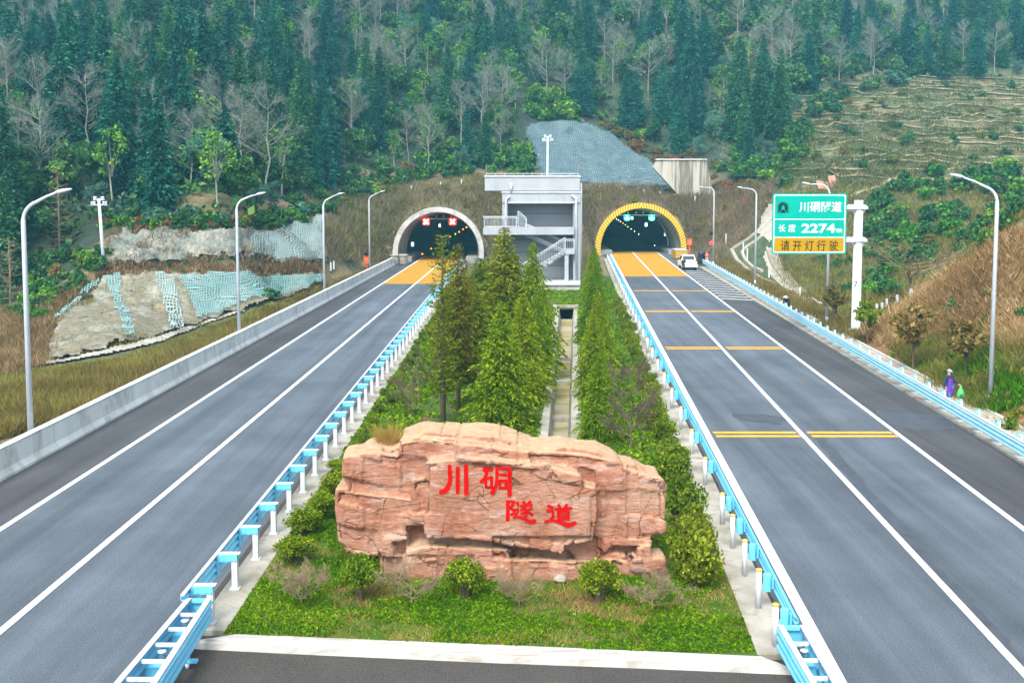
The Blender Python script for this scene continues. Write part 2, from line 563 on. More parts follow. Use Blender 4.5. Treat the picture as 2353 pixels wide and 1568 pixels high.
RR, CZR = 7.47, 0.95

# ------------------------------------------------------------------ terrain: thin plate surface through surveyed spots
cp = []
def P3(x, y, z): cp.append((x, y, z))
def PA(u, v, Y):
    p = A(u, v, Y); cp.append((p.x, p.y, p.z))
def PG(u, v, z):
    p = G(u, v, z); cp.append((p.x, p.y, p.z))
# left verge, path and lower cut slope foot
for y in (10, 35, 60, 85, 110, 130): P3(LR_L(y) - 1.5, y, -0.45)
for u, v in ((-60, 900), (110, 832), (280, 800), (480, 745), (620, 700), (740, 662)): PG(u, v, -1.0)
# lower tier top edge, bench, upper tier top
PG(250, 632, 2.8); PG(400, 627, 2.8); PG(560, 626, 2.6); PG(660, 627, 2.0); PG(740, 629, 0.8)
PG(250, 618, 3.0); PG(400, 616, 3.0); PG(560, 615, 2.9); PG(740, 618, 1.2)
PG(250, 535, 6.4); PG(400, 525, 6.6); PG(560, 522, 6.6); PG(740, 500, 7.0)
PG(150, 735, 0.2); PG(60, 840, -1.6); PG(-30, 800, -1.8)
P3(-47, 94, -1.0); P3(-60, 80, -2); P3(-45, 66, -2.2); P3(-60, 40, -2.5); P3(-32, 30, -1.5); P3(-40, 45, -2)
P3(-90, 60, -2); P3(-130, 60, 2); P3(-60, 105, 6); P3(-100, 105, 12); P3(-150, 110, 20)
# hill on the left
P3(-42, 112, 8.2); P3(-40, 150, 22); P3(-70, 150, 23); P3(-110, 150, 27); P3(-40, 200, 44); P3(-72, 200, 43)
P3(-115, 200, 43); P3(-40, 250, 67); P3(-80, 250, 63); P3(-125, 250, 60); P3(-60, 300, 86); P3(-60, 400, 118); P3(-160, 200, 46)
P3(-160, 300, 78); P3(-150, 400, 105)
# mound over the left portal
PA(945, 440, 158); PA(1010, 425, 160); PA(1060, 418, 160); PA(1110, 424, 158); PA(860, 500, 152); PA(800, 520, 146)
PA(890, 572, 146); PA(865, 600, 143); PA(905, 520, 149); PA(1122, 575, 147); PA(1130, 480, 151); PA(960, 470, 152); PA(1060, 455, 153)
P3(-20, 175, 17); P3(-22, 190, 26); P3(-5, 175, 15.5); P3(0, 190, 25)
# behind the building, the netted face and the right mound
PA(1230, 422, 150); PA(1230, 560, 132); PA(1170, 620, 122); PA(1290, 620, 122); PA(1350, 575, 156); PA(1345, 480, 165)
PA(1400, 440, 173); PA(1476, 442, 176); PA(1560, 452, 174); PA(1600, 505, 168); PA(1640, 565, 158); PA(1625, 465, 173); PA(1700, 470, 168)
PA(1720, 540, 154); PA(1650, 615, 140)
PA(1345, 428, 176); PA(1290, 278, 193); PA(1220, 290, 190); PA(1450, 350, 191); PA(1530, 425, 181); PA(1390, 375, 185); PA(1290, 400, 178)
PA(1210, 400, 172); PA(1620, 372, 186); PA(1510, 372, 190)
for x in (-20, 15, 50):
    P3(x, 220, 42.5); P3(x, 250, 61); P3(x, 300, 90); P3(x, 400, 122)
# right terraces and the wood above
for u, v, y in ((1760, 400, 165), (1850, 402, 155), (2100, 402, 152), (2345, 402, 150), (1850, 250, 192), (2100, 250, 196), (2345, 250, 200), (1900, 180, 214), (2345, 172, 226), (1850, 330, 172), (2100, 330, 172), (2345, 330, 172)):
    PA(u, v, y)
P3(82, 262, 57); P3(135, 262, 57); P3(85, 300, 80); P3(140, 400, 112); P3(170, 220, 36); P3(180, 150, 18)
# gully
PA(1780, 470, 150); PA(1690, 580, 140); PG(1850, 690, 0); PG(1950, 740, -0.2); PG(2000, 650, 0.0); PA(2150, 550, 128); PA(1900, 445, 147)
PA(2300, 485, 112); PA(2050, 480, 140); PG(1760, 620, 0.2)
# right verge and bank
for y in (20, 40, 55, 70, 90, 110, 128): P3(POST_O(y) + 1.3, y, -0.05)
PG(2010, 752, 0.0); PG(2130, 868, 0.0); PG(2240, 950, 0.0); PG(2352, 1030, 0.0)
PA(2352, 532, 60); PA(2200, 622, 71); PA(2060, 715, 78); PA(2352, 800, 47); PA(2250, 760, 58)
P3(45, 92, 3.5); P3(46, 52, 14); P3(60, 72, 15); P3(38, 30, 11); P3(80, 40, 22); P3(80, 100, 10); P3(24.5, 20, 1.5); P3(40, 0, 10); P3(100, 60, 24)
cp = np.array(cp)
def _phi(r2):
    return 0.5 * r2 * np.log(r2 + 1e-12)
_S = 100.0
_c = cp[:, :2] / _S
_n = len(_c)
_d2 = ((_c[:, None, :] - _c[None, :, :]) ** 2).sum(-1)
_K = _phi(_d2) + np.eye(_n) * 2e-5
_Pm = np.hstack([np.ones((_n, 1)), _c])
_Amat = np.block([[_K, _Pm], [_Pm.T, np.zeros((3, 3))]])
_w = np.linalg.solve(_Amat, np.concatenate([cp[:, 2], np.zeros(3)]))

def rbf(x, y):
    q = np.stack([x, y], -1).reshape(-1, 2) / _S
    out = np.empty(len(q))
    for i in range(0, len(q), 4000):
        s = q[i:i + 4000]
        d2 = ((s[:, None, :] - _c[None, :, :]) ** 2).sum(-1)
        out[i:i + 4000] = _phi(d2) @ _w[:_n] + _w[_n] + s @ _w[_n + 1:]
    return out.reshape(np.shape(x))

def fbm2(x, y, sc, seed=0.0, octv=4):
    o = np.zeros_like(x)
    xf, yf = x.ravel(), y.ravel()
    r = np.array([noise.fractal(Vector((a / sc + seed, b / sc - seed, seed)), 1.0, 2.0, octv) for a, b in zip(xf, yf)])
    return r.reshape(x.shape)

xs = np.concatenate([np.array([-900, -600, -400, -280, -220, -180, -160]), np.arange(-145, 145.1, 1.3), np.array([160, 180, 220, 280, 400, 600, 900])])
ys = np.concatenate([np.array([-900, -500, -250, -120, -60, -30, -15]), np.arange(0, 285, 1.25), np.array([292, 305, 325, 350, 390, 450, 600, 900])])
TX, TY = np.meshgrid(xs, ys)
cxx, cyy = np.clip(TX, -170, 185), np.clip(TY, 0, 400)
TZ = rbf(cxx, cyy)
TZ = np.minimum(TZ, 125) + np.clip(np.abs(TX) - 200, 0, None) * 0.03

def sstep(t):
    t = np.clip(t, 0, 1)
    return t * t * (3 - 2 * t)
# terraces on the right hill
pu = PCX + FPX * TX / np.maximum(TY, 1)
tmask = sstep((TX - 36 - np.clip(185 - TY, -60, 0) * -0.1) / 8) * sstep((TY - 146) / 6) * sstep((234 - TY) / 8)
step = 2.0
wob = fbm2(TX, TY, 28, 3.1, 3) * 1.1
q = (TZ + wob) / step
fr = q - np.floor(q)
TZt = (np.floor(q) + sstep((fr - 0.68) / 0.32)) * step - wob
TZ = TZ * (1 - tmask) + TZt * tmask
# roughness away from the road
rough = fbm2(TX, TY, 5.0, 1.7, 4)
hillw = sstep((TY - 150) / 30)
TZ += rough * (0.25 + 0.5 * hillw) * (1 - 0.75 * tmask)
# the road corridor lies level
ylim = np.where(TX < -2, YL - 0.6, np.where(TX < 10.5, 124.0, YR - 0.6))
soft = np.where(TX < -2, 9.0, np.where(TX < 10.5, 14.0, 9.0))
infoot = (np.abs(TX - CXL) < RL) | (np.abs(TX - CXR) < RR)
xl = LR_L(TY) - 1.0
xr = POST_O(TY) + 1.2
dx = np.maximum(np.maximum(xl - TX, TX - xr), 0)
dy = np.maximum(TY - ylim, 0)
wx = 1 - sstep(dx / 4.0)
wy = np.where(infoot, (dy <= 0).astype(float), 1 - sstep(dy / soft))
near = (TY > -20)
w = wx * wy
lowz = np.full_like(TZ, -0.25)
med = (TX > ML_G(TY) + 0.6) & (TX < MR_G(TY) - 0.6) & (TY > 20) & (TY < 108)
lowz[med] = -1.1
front = (TY < -16)
TZ = TZ * (1 - w) + lowz * w
TZ[TY < -20] = np.minimum(TZ[TY < -20], -0.4)
# the hill must clear the tunnel tubes
for cx, cz, R, Y0 in ((CXL, CZL, RL, YL), (CXR, CZR, RR, YR)):
    s = np.sqrt(np.maximum(R * R - (TX - cx) ** 2, 0)) + cz
    inside = (np.abs(TX - cx) < R + 0.2) & (TY > Y0 - 0.4)
    TZ = np.where(inside, np.maximum(TZ, s + 0.12), TZ)

ny, nx = TX.shape
tv = np.stack([TX, TY, TZ], -1).reshape(-1, 3)
tf = []
for j in range(ny - 1):
    for i in range(nx - 1):
        x0, x1, y0, y1 = xs[i], xs[i + 1], ys[j], ys[j + 1]
        hole = False
        for cx, R, Y0 in ((CXL, RL, YL), (CXR, RR, YR)):
            if y0 < Y0 + 0.2 and y1 > Y0 - 0.6 and abs(0.5 * (x0 + x1) - cx) < R + 0.9:
                zz = TZ[j:j + 2, i:i + 2]
                if zz.max() - zz.min() > 1.2: hole = True
        if not hole:
            a = j * nx + i
            tf.append((a, a + 1, a + nx + 1, a + nx))
TBVH = BVHTree.FromPolygons([Vector(p) for p in tv], tf)

def tz(x, y):
    h = TBVH.ray_cast(Vector((x, y, 400)), Vector((0, 0, -1)))
    return h[0].z if h[0] is not None else 0.0

def hit(u, v):
    h = TBVH.ray_cast(_O, ray(u, v).normalized())
    return h[0], h[1]

# land cover, one tint per vertex
tm = bpy.data.meshes.new('ground')
tm.from_pydata(tv.tolist(), [], tf)
n1 = fbm2(TX, TY, 9.0, 5.5, 4)
n2 = fbm2(TX, TY, 3.0, 8.5, 3)
def C(*c): return np.array(c)
forest = C(0.022, 0.040, 0.022); brown = C(0.19, 0.155, 0.09); olive = C(0.10, 0.10, 0.03); soil = C(0.20, 0.105, 0.05)
green = C(0.045, 0.10, 0.025); tawny = C(0.22, 0.145, 0.065); terr = C(0.070, 0.085, 0.036); straw = C(0.20, 0.17, 0.10); mud = C(0.17, 0.135, 0.10)
colr = np.zeros(TX.shape + (3,)) + forest
def blend(mask, c):
    global colr
    m = np.clip(mask, 0, 1)[..., None]
    colr = colr * (1 - m) + c * m
blend(sstep((n1 + 0.1) / 0.4), C(0.040, 0.060, 0.030))
tcol = np.where((((fr > 0.62) & (fr < 0.86)).astype(float))[..., None] > 0.5, straw, terr)
tcol = tcol * (0.8 + 0.35 * n2[..., None])
gsel = sstep((n1 - 0.05) / 0.25)[..., None]
tcol = tcol * (1 - gsel * 0.7) + C(0.07, 0.10, 0.045) * gsel * 0.7
blend(tmask, tcol)
moundm = sstep((TY - 118) / 8) * sstep((186 - TY) / 8) * sstep((TX + 34) / 6) * sstep((40 - TX) / 6) * sstep((15.5 - TZ) / 3)
blend(moundm, brown)
vergem = sstep((TX + 44) / 8) * sstep((150 - TY) / 10) * (TX < 0)
blend(vergem, C(0.135, 0.11, 0.055))
blend(vergem * sstep((n1 - 0.1) / 0.2), C(0.08, 0.09, 0.03))
gull = (TX > 14) * sstep((150 - TY) / 8) * sstep((TX - 18) / 4)
blend(gull, C(0.095, 0.085, 0.045))
blend(gull * sstep((n1 + 0.05) / 0.2), C(0.045, 0.075, 0.025))
bank = (TX > 19) * sstep((80 - TY) / 5)
blend(bank, C(0.25, 0.185, 0.095))
blend(bank * sstep((n1 - 0.0) / 0.25), C(0.11, 0.12, 0.04))
soilm = bank * sstep((POST_O(TY) + 5.2 + n2 * 1.2 - TX) / 1.0)
blend(soilm, soil)
ca = tm.color_attributes.new('cover', 'FLOAT_COLOR', 'POINT')
ca.data.foreach_set('color', np.concatenate([colr, np.ones(colr.shape[:2] + (1,))], -1).astype(np.float32).ravel())
tm.polygons.foreach_set('use_smooth', [True] * len(tm.polygons))
gm, nt, b = _nodes('hill ground')
at = nt.nodes.new('ShaderNodeAttribute'); at.attribute_name = 'cover'
co = _coord(nt)
f = _noise(nt, co, 0.9, 6, 0.7)
cc = _mix(nt, 1.0, at.outputs[0], _ramp(nt, f, [(0.3, (0.45, 0.45, 0.45)), (0.7, (1.5, 1.45, 1.35))]), 'MULTIPLY')
f2 = _noise(nt, co, 5.0, 4, 0.7)
cc = _mix(nt, 1.0, cc, _ramp(nt, f2, [(0.35, (0.6, 0.6, 0.6)), (0.7, (1.35, 1.35, 1.3))]), 'MULTIPLY')
nt.links.new(cc, b.inputs['Base Color'])
b.inputs['Roughness'].default_value = 0.95
_bump(nt, b, f2, 0.7, 0.2)
ground = link_mesh('ground', tm, gm)
tag(ground, kind='structure')

# ------------------------------------------------------------------ draped patches (cut faces, netting, paths)
def inpoly(x, y, poly):
    c = False
    j = len(poly) - 1
    for i in range(len(poly)):
        xi, yi = poly[i]; xj, yj = poly[j]
        if (yi > y) != (yj > y) and x < (xj - xi) * (y - yi) / (yj - yi) + xi:
            c = not c
        j = i
    return c

def drape(name, poly, mat, step=5.0, off=0.12, amp=0.0, nsc=1.5, edge=6.0):
    us = [p[0] for p in poly]; vs_ = [p[1] for p in poly]
    u0, u1, v0, v1 = min(us) - edge, max(us) + edge, min(vs_) - edge, max(vs_) + edge
    nu, nv = int((u1 - u0) / step) + 2, int((v1 - v0) / step) + 2
    idx, V, F = {}, [], []
    for j in range(nv):
        for i in range(nu):
            u, v = u0 + i * step, v0 + j * step
            du = noise.noise(Vector((u / 22, v / 22, 0.3))) * edge
            dv = noise.noise(Vector((u / 22, v / 22, 7.3))) * edge
            if not inpoly(u + du, v + dv, poly): continue
            p, n = hit(u, v)
            if p is None: continue
            h = off
            if amp:
                h += amp * (noise.fractal(p / nsc, 1.0, 2.0, 4) * 0.5 + 0.5)
            idx[(i, j)] = len(V)
            V.append(p + n * h)
    for (i, j), a in idx.items():
        q = [(i, j), (i + 1, j), (i + 1, j + 1), (i, j + 1)]
        if all(k in idx for k in q):
            F.append(tuple(idx[k] for k in reversed(q)))
            # skip stretched faces across a depth jump
            P_ = [V[idx[k]] for k in q]
            if max((P_[0] - P_[2]).length, (P_[1] - P_[3]).length) > 14: F.pop()
    mb = MB(); mb.add(V, F, 0, True)
    return mb

def rock_face(name, c1, c2, c3, streak):
    m, nt, b = _nodes(name)
    co = _coord(nt, (1, 1, 0.28))
    f = _noise(nt, co, 0.5, 6, 0.65, 0.3)
    col = _ramp(nt, f, [(0.32, c1), (0.48, c2), (0.64, c3)])
    f2 = _noise(nt, _coord(nt, (1.6, 1.6, 0.25)), 1.3, 5, 0.7)
    col = _mix(nt, _ramp(nt, f2, [(0.5, (0, 0, 0)), (0.65, (0.8, 0.8, 0.8))]), col, streak)
    f3 = _noise(nt, _coord(nt), 3.5, 5, 0.7)
    col = _mix(nt, 1.0, col, _ramp(nt, f3, [(0.3, (0.65, 0.65, 0.65)), (0.65, (1.15, 1.15, 1.15))]), 'MULTIPLY')
    nt.links.new(col, b.inputs['Base Color'])
    b.inputs['Roughness'].default_value = 0.95
    _bump(nt, b, f3, 0.7, 0.25)
    return m
M['cut_rock'] = rock_face('pale cut rock', (0.26, 0.225, 0.145), (0.15, 0.135, 0.085), (0.25, 0.255, 0.205), (0.075, 0.065, 0.035))
M['grey_rock'] = rock_face('grey green cut rock', (0.22, 0.255, 0.235), (0.14, 0.165, 0.14), (0.28, 0.27, 0.22), (0.10, 0.08, 0.05))
M['blue_rock'] = rock_face('blue grey rock', (0.06, 0.10, 0.115), (0.04, 0.075, 0.085), (0.115, 0.155, 0.15), (0.025, 0.055, 0.06))

def net_mat(name, c1, c2, sp=0.4, wdt=0.22, patch=0.0, tilt=0.3):
    m, nt, b = _nodes(name)
    co = _coord(nt)
    s = nt.nodes.new('ShaderNodeSeparateXYZ')
    w1 = nt.nodes.new('ShaderNodeVectorMath'); w1.operation = 'MULTIPLY_ADD'
    nz = nt.nodes.new('ShaderNodeTexNoise'); nz.inputs['Scale'].default_value = 0.35
    nt.links.new(co, nz.inputs['Vector'])
    nt.links.new(nz.outputs[1], w1.inputs[0])
    w1.inputs[1].default_value = (1.2, 1.2, 1.2)
    nt.links.new(co, w1.inputs[2])
    nt.links.new(w1.outputs[0], s.inputs[0])
    a = _math(nt, 'ADD', s.outputs[0], _math(nt, 'MULTIPLY', s.outputs[1], tilt))
    h = _math(nt, 'ADD', _math(nt, 'MULTIPLY', s.outputs[2], 1.25), 0.0)
    def ln(x):
        fr_ = _math(nt, 'FRACT', _math(nt, 'DIVIDE', x, sp))
        return _math(nt, 'LESS_THAN', fr_, wdt)
    g = _math(nt, 'MAXIMUM', ln(a), ln(h))
    dens = _noise(nt, co, 0.45, 4, 0.6)
    if patch:
        g = _math(nt, 'MAXIMUM', g, _math(nt, 'MULTIPLY', _math(nt, 'GREATER_THAN', dens, 0.56), patch))
    col = _ramp(nt, dens, [(0.35, c1), (0.65, c2)])
    nt.links.new(col, b.inputs['Base Color'])
    b.inputs['Roughness'].default_value = 0.7
    nt.links.new(g, b.inputs['Alpha'])
    return m
M['net_cyan'] = net_mat('turquoise netting', (0.10, 0.28, 0.30), (0.17, 0.29, 0.28), 0.21, 0.27, 0.2)
M['net_pale'] = net_mat('pale netting', (0.24, 0.35, 0.335), (0.20, 0.29, 0.285), 0.24, 0.28)
M['net_blue'] = net_mat('steel blue netting', (0.085, 0.16, 0.195), (0.16, 0.235, 0.25), 0.36, 0.21, 0, 0.0)

def struct(name, mb, mat):
    return tag(mb.build(name, mat), kind='structure')

struct('rock_slope', drape('a', [(108, 832), (120, 770), (160, 720), (205, 680), (240, 640), (290, 634), (560, 630), (735, 632), (745, 655), (640, 692), (480, 742), (300, 795), (150, 828)], M['cut_rock'], 4, 0.1, 0.55, 2.6, 10), M['cut_rock'])
struct('rock_slope', drape('a', [(246, 610), (248, 540), (300, 530), (420, 528), (560, 528), (640, 535), (690, 505), (740, 498), (742, 600), (640, 606), (560, 590), (420, 606), (300, 612)], M['grey_rock'], 4, 0.1, 0.7, 2.0, 16), M['grey_rock'])
struct('rock_slope', drape('a', [(1196, 295), (1238, 278), (1290, 276), (1345, 285), (1400, 308), (1450, 344), (1500, 376), (1528, 415), (1548, 445), (1330, 434), (1240, 415), (1225, 365)], M['blue_rock'], 5, 0.1, 0.8, 3.0, 10), M['blue_rock'])

def net(poly, mat, label, step=4.5, off=0.45):
    o = drape('n', poly, mat, step, off, 0.35, 2.0, 4.5).build('slope_netting', mat)
    return tag(o, label, 'netting')
net([(1200, 293), (1240, 282), (1290, 280), (1345, 289), (1400, 312), (1450, 348), (1497, 378), (1525, 415), (1540, 440), (1330, 430), (1243, 412), (1228, 365)], M['net_blue'], 'blue grey netting covering the round rock face above the grey building', 5, 0.6)
net([(240, 636), (278, 634), (284, 700), (318, 790), (288, 792), (262, 720)], M['net_cyan'], 'bright turquoise net strip hanging down the pale cut slope, nearest the left pole')
net([(352, 638), (398, 638), (412, 700), (424, 768), (386, 772), (372, 700)], M['net_pale'], 'narrow pale net strip hanging in the middle of the lower cut slope')
net([(408, 640), (560, 634), (738, 636), (738, 655), (650, 684), (560, 706), (505, 735), (450, 742), (430, 690)], M['net_cyan'], 'wide turquoise net draped over the lower cut slope beside the concrete parapet')
net([(118, 748), (160, 712), (215, 655), (240, 642), (232, 662), (180, 712), (140, 745)], M['net_cyan'], 'sloping turquoise net strip along the left edge of the lower cut slope')
net([(560, 545), (690, 512), (742, 500), (744, 600), (640, 602), (570, 585)], M['net_pale'], 'pale netting over the upper rock tier behind the street lamps')
# drain and dirt track on the right hill, kerb path on the left
struct('path', drape('p', [(48, 842), (150, 826), (300, 792), (372, 772), (480, 735), (560, 712), (566, 718), (480, 745), (372, 788), (300, 808), (150, 836), (50, 852)], M['kerb'], 3, 0.12, 0.1, 0.8, 2), M['kerb'])
struct('path', drape('p', [(1738, 540), (1748, 500), (1766, 470), (1800, 462), (1800, 530), (1770, 560)], M['paver'], 4, 0.12, 0.1, 1, 4), M['stone_white'])
struct('path', drape('p', [(1950, 448), (2010, 424), (2085, 392), (2092, 398), (2015, 434), (1955, 456)], M['paver'], 3, 0.15, 0, 1, 2), M['stone_white'])
struct('path', drape('p', [(1752, 590), (1762, 566), (1786, 570), (1800, 620), (1830, 668), (1870, 700), (1905, 722), (1880, 726), (1836, 696), (1790, 660), (1764, 630)], M['stone_white'], 3.5, 0.12, 0, 1, 2), M['stone_white'])
def ribbon(name, pts, width, h, mat):
    P = []
    for (u0, v0), (u1, v1) in zip(pts[:-1], pts[1:]):
        n = max(2, int(math.hypot(u1 - u0, v1 - v0) / 6))
        for k in range(n):
            t = k / n
            p, _n2 = hit(u0 + (u1 - u0) * t, v0 + (v1 - v0) * t)
            if p is not None and (not P or (p - P[-1]).length < 12): P.append(p)
    mb = MB()
    mb.sweep([(-width / 2, -0.3), (-width / 2, h), (width / 2, h), (width / 2, -0.3)], P)
    return mb.build(name, mat)
tag(ribbon('drain_channel', [(1770, 508), (1740, 535), (1700, 562), (1680, 576), (1692, 600), (1716, 622), (1748, 644), (1782, 658)], 0.5, 0.35, M['stone_white']), 'pale concrete drain edge winding down the right slope to the guardrail', 'drain')
tag(ribbon('drain_channel', [(1775, 524), (1748, 546), (1716, 568), (1704, 582), (1712, 600), (1726, 614), (1756, 628)], 0.4, 0.3, M['stone_white']), 'inner pale drain edge beside the winding dirt track on the right slope', 'drain')
tag(ribbon('drain_channel', [(1836, 690), (1868, 716), (1905, 742), (1945, 760)], 0.35, 0.3, M['stone_white']), 'straight pale drain edge below the stone steps, towards the sign post', 'drain')
tag(ribbon('drain_channel', [(1862, 690), (1900, 712), (1950, 745)], 0.35, 0.3, M['stone_white']), 'upper pale drain edge below the stone steps, under the green sign', 'drain')
# terrace banks: each follows a contour of the hill
M['terrace_bank'] = surf('dry terrace bank', (0.27, 0.22, 0.13), (0.11, 0.11, 0.055), 0.35, 0.95, 0.5, stain=(0.09, 0.11, 0.05), stain_scale=0.22)
def contour(z0, x0, x1, seed):
    P = []
    x = x0
    while x < x1:
        lo, hi_ = 140.0, 236.0
        yy = None
        prev = tz(x, lo)
        y = lo
        while y < hi_:
            y += 0.8
            z = tz(x, y)
            if prev < z0 <= z: yy = y; break
            prev = z
        if yy is not None:
            yy += 0.8 * noise.noise(Vector((x * 0.07, seed, 0)))
            P.append(Vector((x, yy, tz(x, yy) - 0.15)))
        x += 1.6
    return P
for k in range(20):
    z0 = 12.2 + 1.22 * k + 0.4 * noise.noise(Vector((k * 3.3, 0, 0)))
    x0 = 44 + 0.6 * k + 5 * noise.noise(Vector((k * 1.7, 5, 0)))
    P = contour(z0, x0, 122, k)
    run = []
    for p in P + [None]:
        if p is not None and (not run or (p - run[-1]).length < 7): run.append(p); continue
        if len(run) > 7:
            mb = MB(); mb.sweep([(-0.3, -0.3), (-0.1, 0.2 + .12 * noise.noise(Vector((k * 1.3, 1, 1)))), (0.15, 0.26), (0.5, 0.0)], run)
            tag(mb.build('terrace_bank', M['terrace_bank']), 'low dry bank edging one of the stepped terraces on the right hill', 'terrace bank', 'banks of the stepped terraces')
        run = [p] if p is not None else []
# stone steps
ms = []
sp = [(1764, 578), (1768, 592), (1774, 606), (1782, 620), (1792, 634), (1804, 648), (1818, 662), (1834, 676)]
for a, b_ in zip(sp[:-1], sp[1:]):
    for k in range(3):
        t = k / 3
        p, _q = hit(a[0] + (b_[0] - a[0]) * t + 8, a[1] + (b_[1] - a[1]) * t)
        if p: ms.append(p)
g = thing('stone_steps', 'curved flight of pale concrete steps on the right slope beside the green sign', 'steps', ms[-1])
mb = MB(); mb.box((0, 0, 0.12), (1.3, 0.42, 0.3), 0.1); stp = mb.mesh('step'); stp.materials.append(M['stone_white'])
for p in ms:
    link_mesh('step', stp, None, g).location = p - ms[-1]

# ------------------------------------------------------------------ roads, kerbs, lawn
def strip(name, fl, fr_, y0, y1, z, mat, n=12, skirt=0.0):
    mb = MB()
    V, F = [], []
    for i in range(n + 1):
        y = y0 + (y1 - y0) * i / n
        V += [(fl(y), y, z), (fr_(y), y, z)]
    for i in range(n):
        F.append((2 * i, 2 * i + 1, 2 * i + 3, 2 * i + 2))
    mb.add(V, F)
    if skirt:
        b0 = len(V)
        W = [(x, y, z - skirt) for x, y, _ in V]
        mb.add(V + W, [(2 * i, 2 * i + 2, 2 * i + 2 + b0, 2 * i + b0) for i in range(n)] + [(2 * i + 1, 2 * i + 1 + b0, 2 * i + 3 + b0, 2 * i + 3) for i in range(n)] + [(0, b0, b0 + 1, 1)])
    return struct(name, mb, mat)
Lx = lambda f, d: (lambda y: f(y) + d)
strip('road', Lx(LR_L, -0.3), Lx(LR_R, 0.6), -10, YL + 16, 0.0, M['asphalt'])
strip('road', Lx(MR_E, -0.6), Lx(RR_R, 0.4), -10, YR + 12, 0.0, M['asphalt'])
strip('road_shoulder', Lx(LR_L, -0.2), Lx(LR_OUT, -0.1), -10, YL, 0.004, M['asphalt_shoulder'])
strip('road_shoulder', Lx(RR_OUT, 0.1), Lx(RR_R, 0.3), -10, 132, 0.004, M['asphalt_shoulder'])
strip('road_shoulder', Lx(POST_L, -0.55), Lx(LR_R, 0.3), 20, YL - 4, 0.004, M['asphalt_old'])
strip('road_shoulder', Lx(MR_E, -0.3), Lx(POST_R, 0.5), 20, YR - 8, 0.004, M['asphalt_old'])
# the old road surface in the median gap in front
mb = MB(); fl, fr_ = Lx(LR_R, -0.05), Lx(MR_E, 0.35)
mb.add([(fl(-10), -10, 0.006), (fr_(-10), -10, 0.006), (fr_(22.5), 22.5, 0.006), (fl(23.5), 23.5, 0.006)], [(0, 1, 2, 3)])
struct('road', mb, M['asphalt_old'])
# ochre surfacing in front of and inside the mouths
strip('road_surfacing', Lx(LR_OUT, 0.0), Lx(LR_R, -0.75), G(900, 652).y, YL + 14, 0.006, M['ochre'])
strip('road_surfacing', Lx(RR_IN, 0.05), Lx(RR_OUT, -0.05), G(1500, 635).y, YR + 10, 0.006, M['ochre'])
def mark(fx, y0, y1, w_, z=0.011, mat='white_line'):
    strip('road_marking', Lx(fx, -w_ / 2), Lx(fx, w_ / 2), y0, y1, z, M[mat])
mark(LR_OUT, -8, YL + 15.5, 0.2); mark(LR_MID, -8, YL + 15.5, 0.2)
mark(RR_IN, -8, YR + 11.5, 0.28); mark(RR_MID, -8, YR + 11.5, 0.2); mark(RR_OUT, -8, YR + 11.5, 0.2)
# amber slow-down bars on the right carriageway
for v in (997.5, 799.5, 715.0, 668.0):
    y = G(1700, v).y
    for d in (-0.31, 0.31):
        for a, b_ in ((RR_IN, RR_MID), (RR_MID, RR_OUT)):
            mb = MB(); x0, x1 = a(y) + 0.3, b_(y) - 0.16
            h = 0.16
            mb.add([(x0, y + d - h, 0.011), (x1, y + d - h, 0.011), (x1, y + d + h, 0.011), (x0, y + d + h, 0.011)], [(0, 1, 2, 3)])
            struct('road_marking', mb, M['yellow_line'])
# white hatching on the right shoulder beside the pickup
for k in range(15):
    v = 612 + 4.4 * k + 0.06 * k * k
    y = G(1600, v).y
    t = k / 14
    x0 = RR_OUT(y) + 0.25
    ln = 2.2 + 1.0 * t
    mb = MB(); h = 0.25
    mb.add([(x0, y - h, 0.011), (x0 + ln, y - 1.9 - h, 0.011), (x0 + ln, y - 1.9 + h, 0.011), (x0, y + h, 0.011)], [(0, 1, 2, 3)])
    struct('road_marking', mb, M['white_line'])
# dark streaks and wet patches
def blot(poly, z=0.008, n=3):
    pts = []
    for i in range(len(poly)):
        p, q2 = G(*poly[i]), G(*poly[(i + 1) % len(poly)])
        for k in range(8):
            t = k / 8
            c = p.lerp(q2, t)
            c += Vector((noise.noise(c * 1.7), noise.noise(c * 1.7 + Vector((9, 3, 1))), 0)) * 0.22
            pts.append((c.x, c.y, z))
    mb = MB(); mb.add(pts, [tuple(range(len(pts)))])
    struct('road_stain', mb, M['stain'])
blot([(1868, 1002), (1892, 1004), (1960, 1080), (2060, 1190), (2180, 1320), (2290, 1440), (2352, 1510), (2352, 1540), (2250, 1440), (2150, 1330), (2040, 1200), (1940, 1085)])
blot([(2005, 938), (2040, 944), (2110, 950), (2160, 952), (2196, 968), (2190, 985), (2120, 988), (2060, 985), (2030, 962)])
blot([(1680, 950), (1760, 952), (1820, 962), (1790, 975), (1700, 966)])
# median kerb strips
strip('kerb', Lx(LR_R, 0), Lx(ML_G, 0.0), 21.75, YL - 6, 0.12, M['kerb'], skirt=0.3)
strip('kerb', Lx(MR_G, 0), Lx(MR_E, 0.0), 20.6, YR - 12, 0.12, M['kerb'], skirt=0.3)
mb = MB()
pl = [G(420, 1489), G(700, 1503), G(1100, 1521), G(1500, 1536), G(1822, 1550)]
ph = [G(545, 1455, 0.14), G(900, 1470, 0.14), G(1200, 1482, 0.14), G(1500, 1495, 0.14), G(1748, 1506, 0.14)]
n = len(pl)
V = [(p.x, p.y, 0.0) for p in pl] + [(p.x, p.y + 0.03, 0.135) for p in pl] + [(p.x, p.y, 0.14) for p in ph] + [(p.x, p.y, 0.0) for p in ph]
F = []
for i in range(n - 1):
    for r in range(3):
        F.append((r * n + i, r * n + i + 1, (r + 1) * n + i + 1, (r + 1) * n + i))
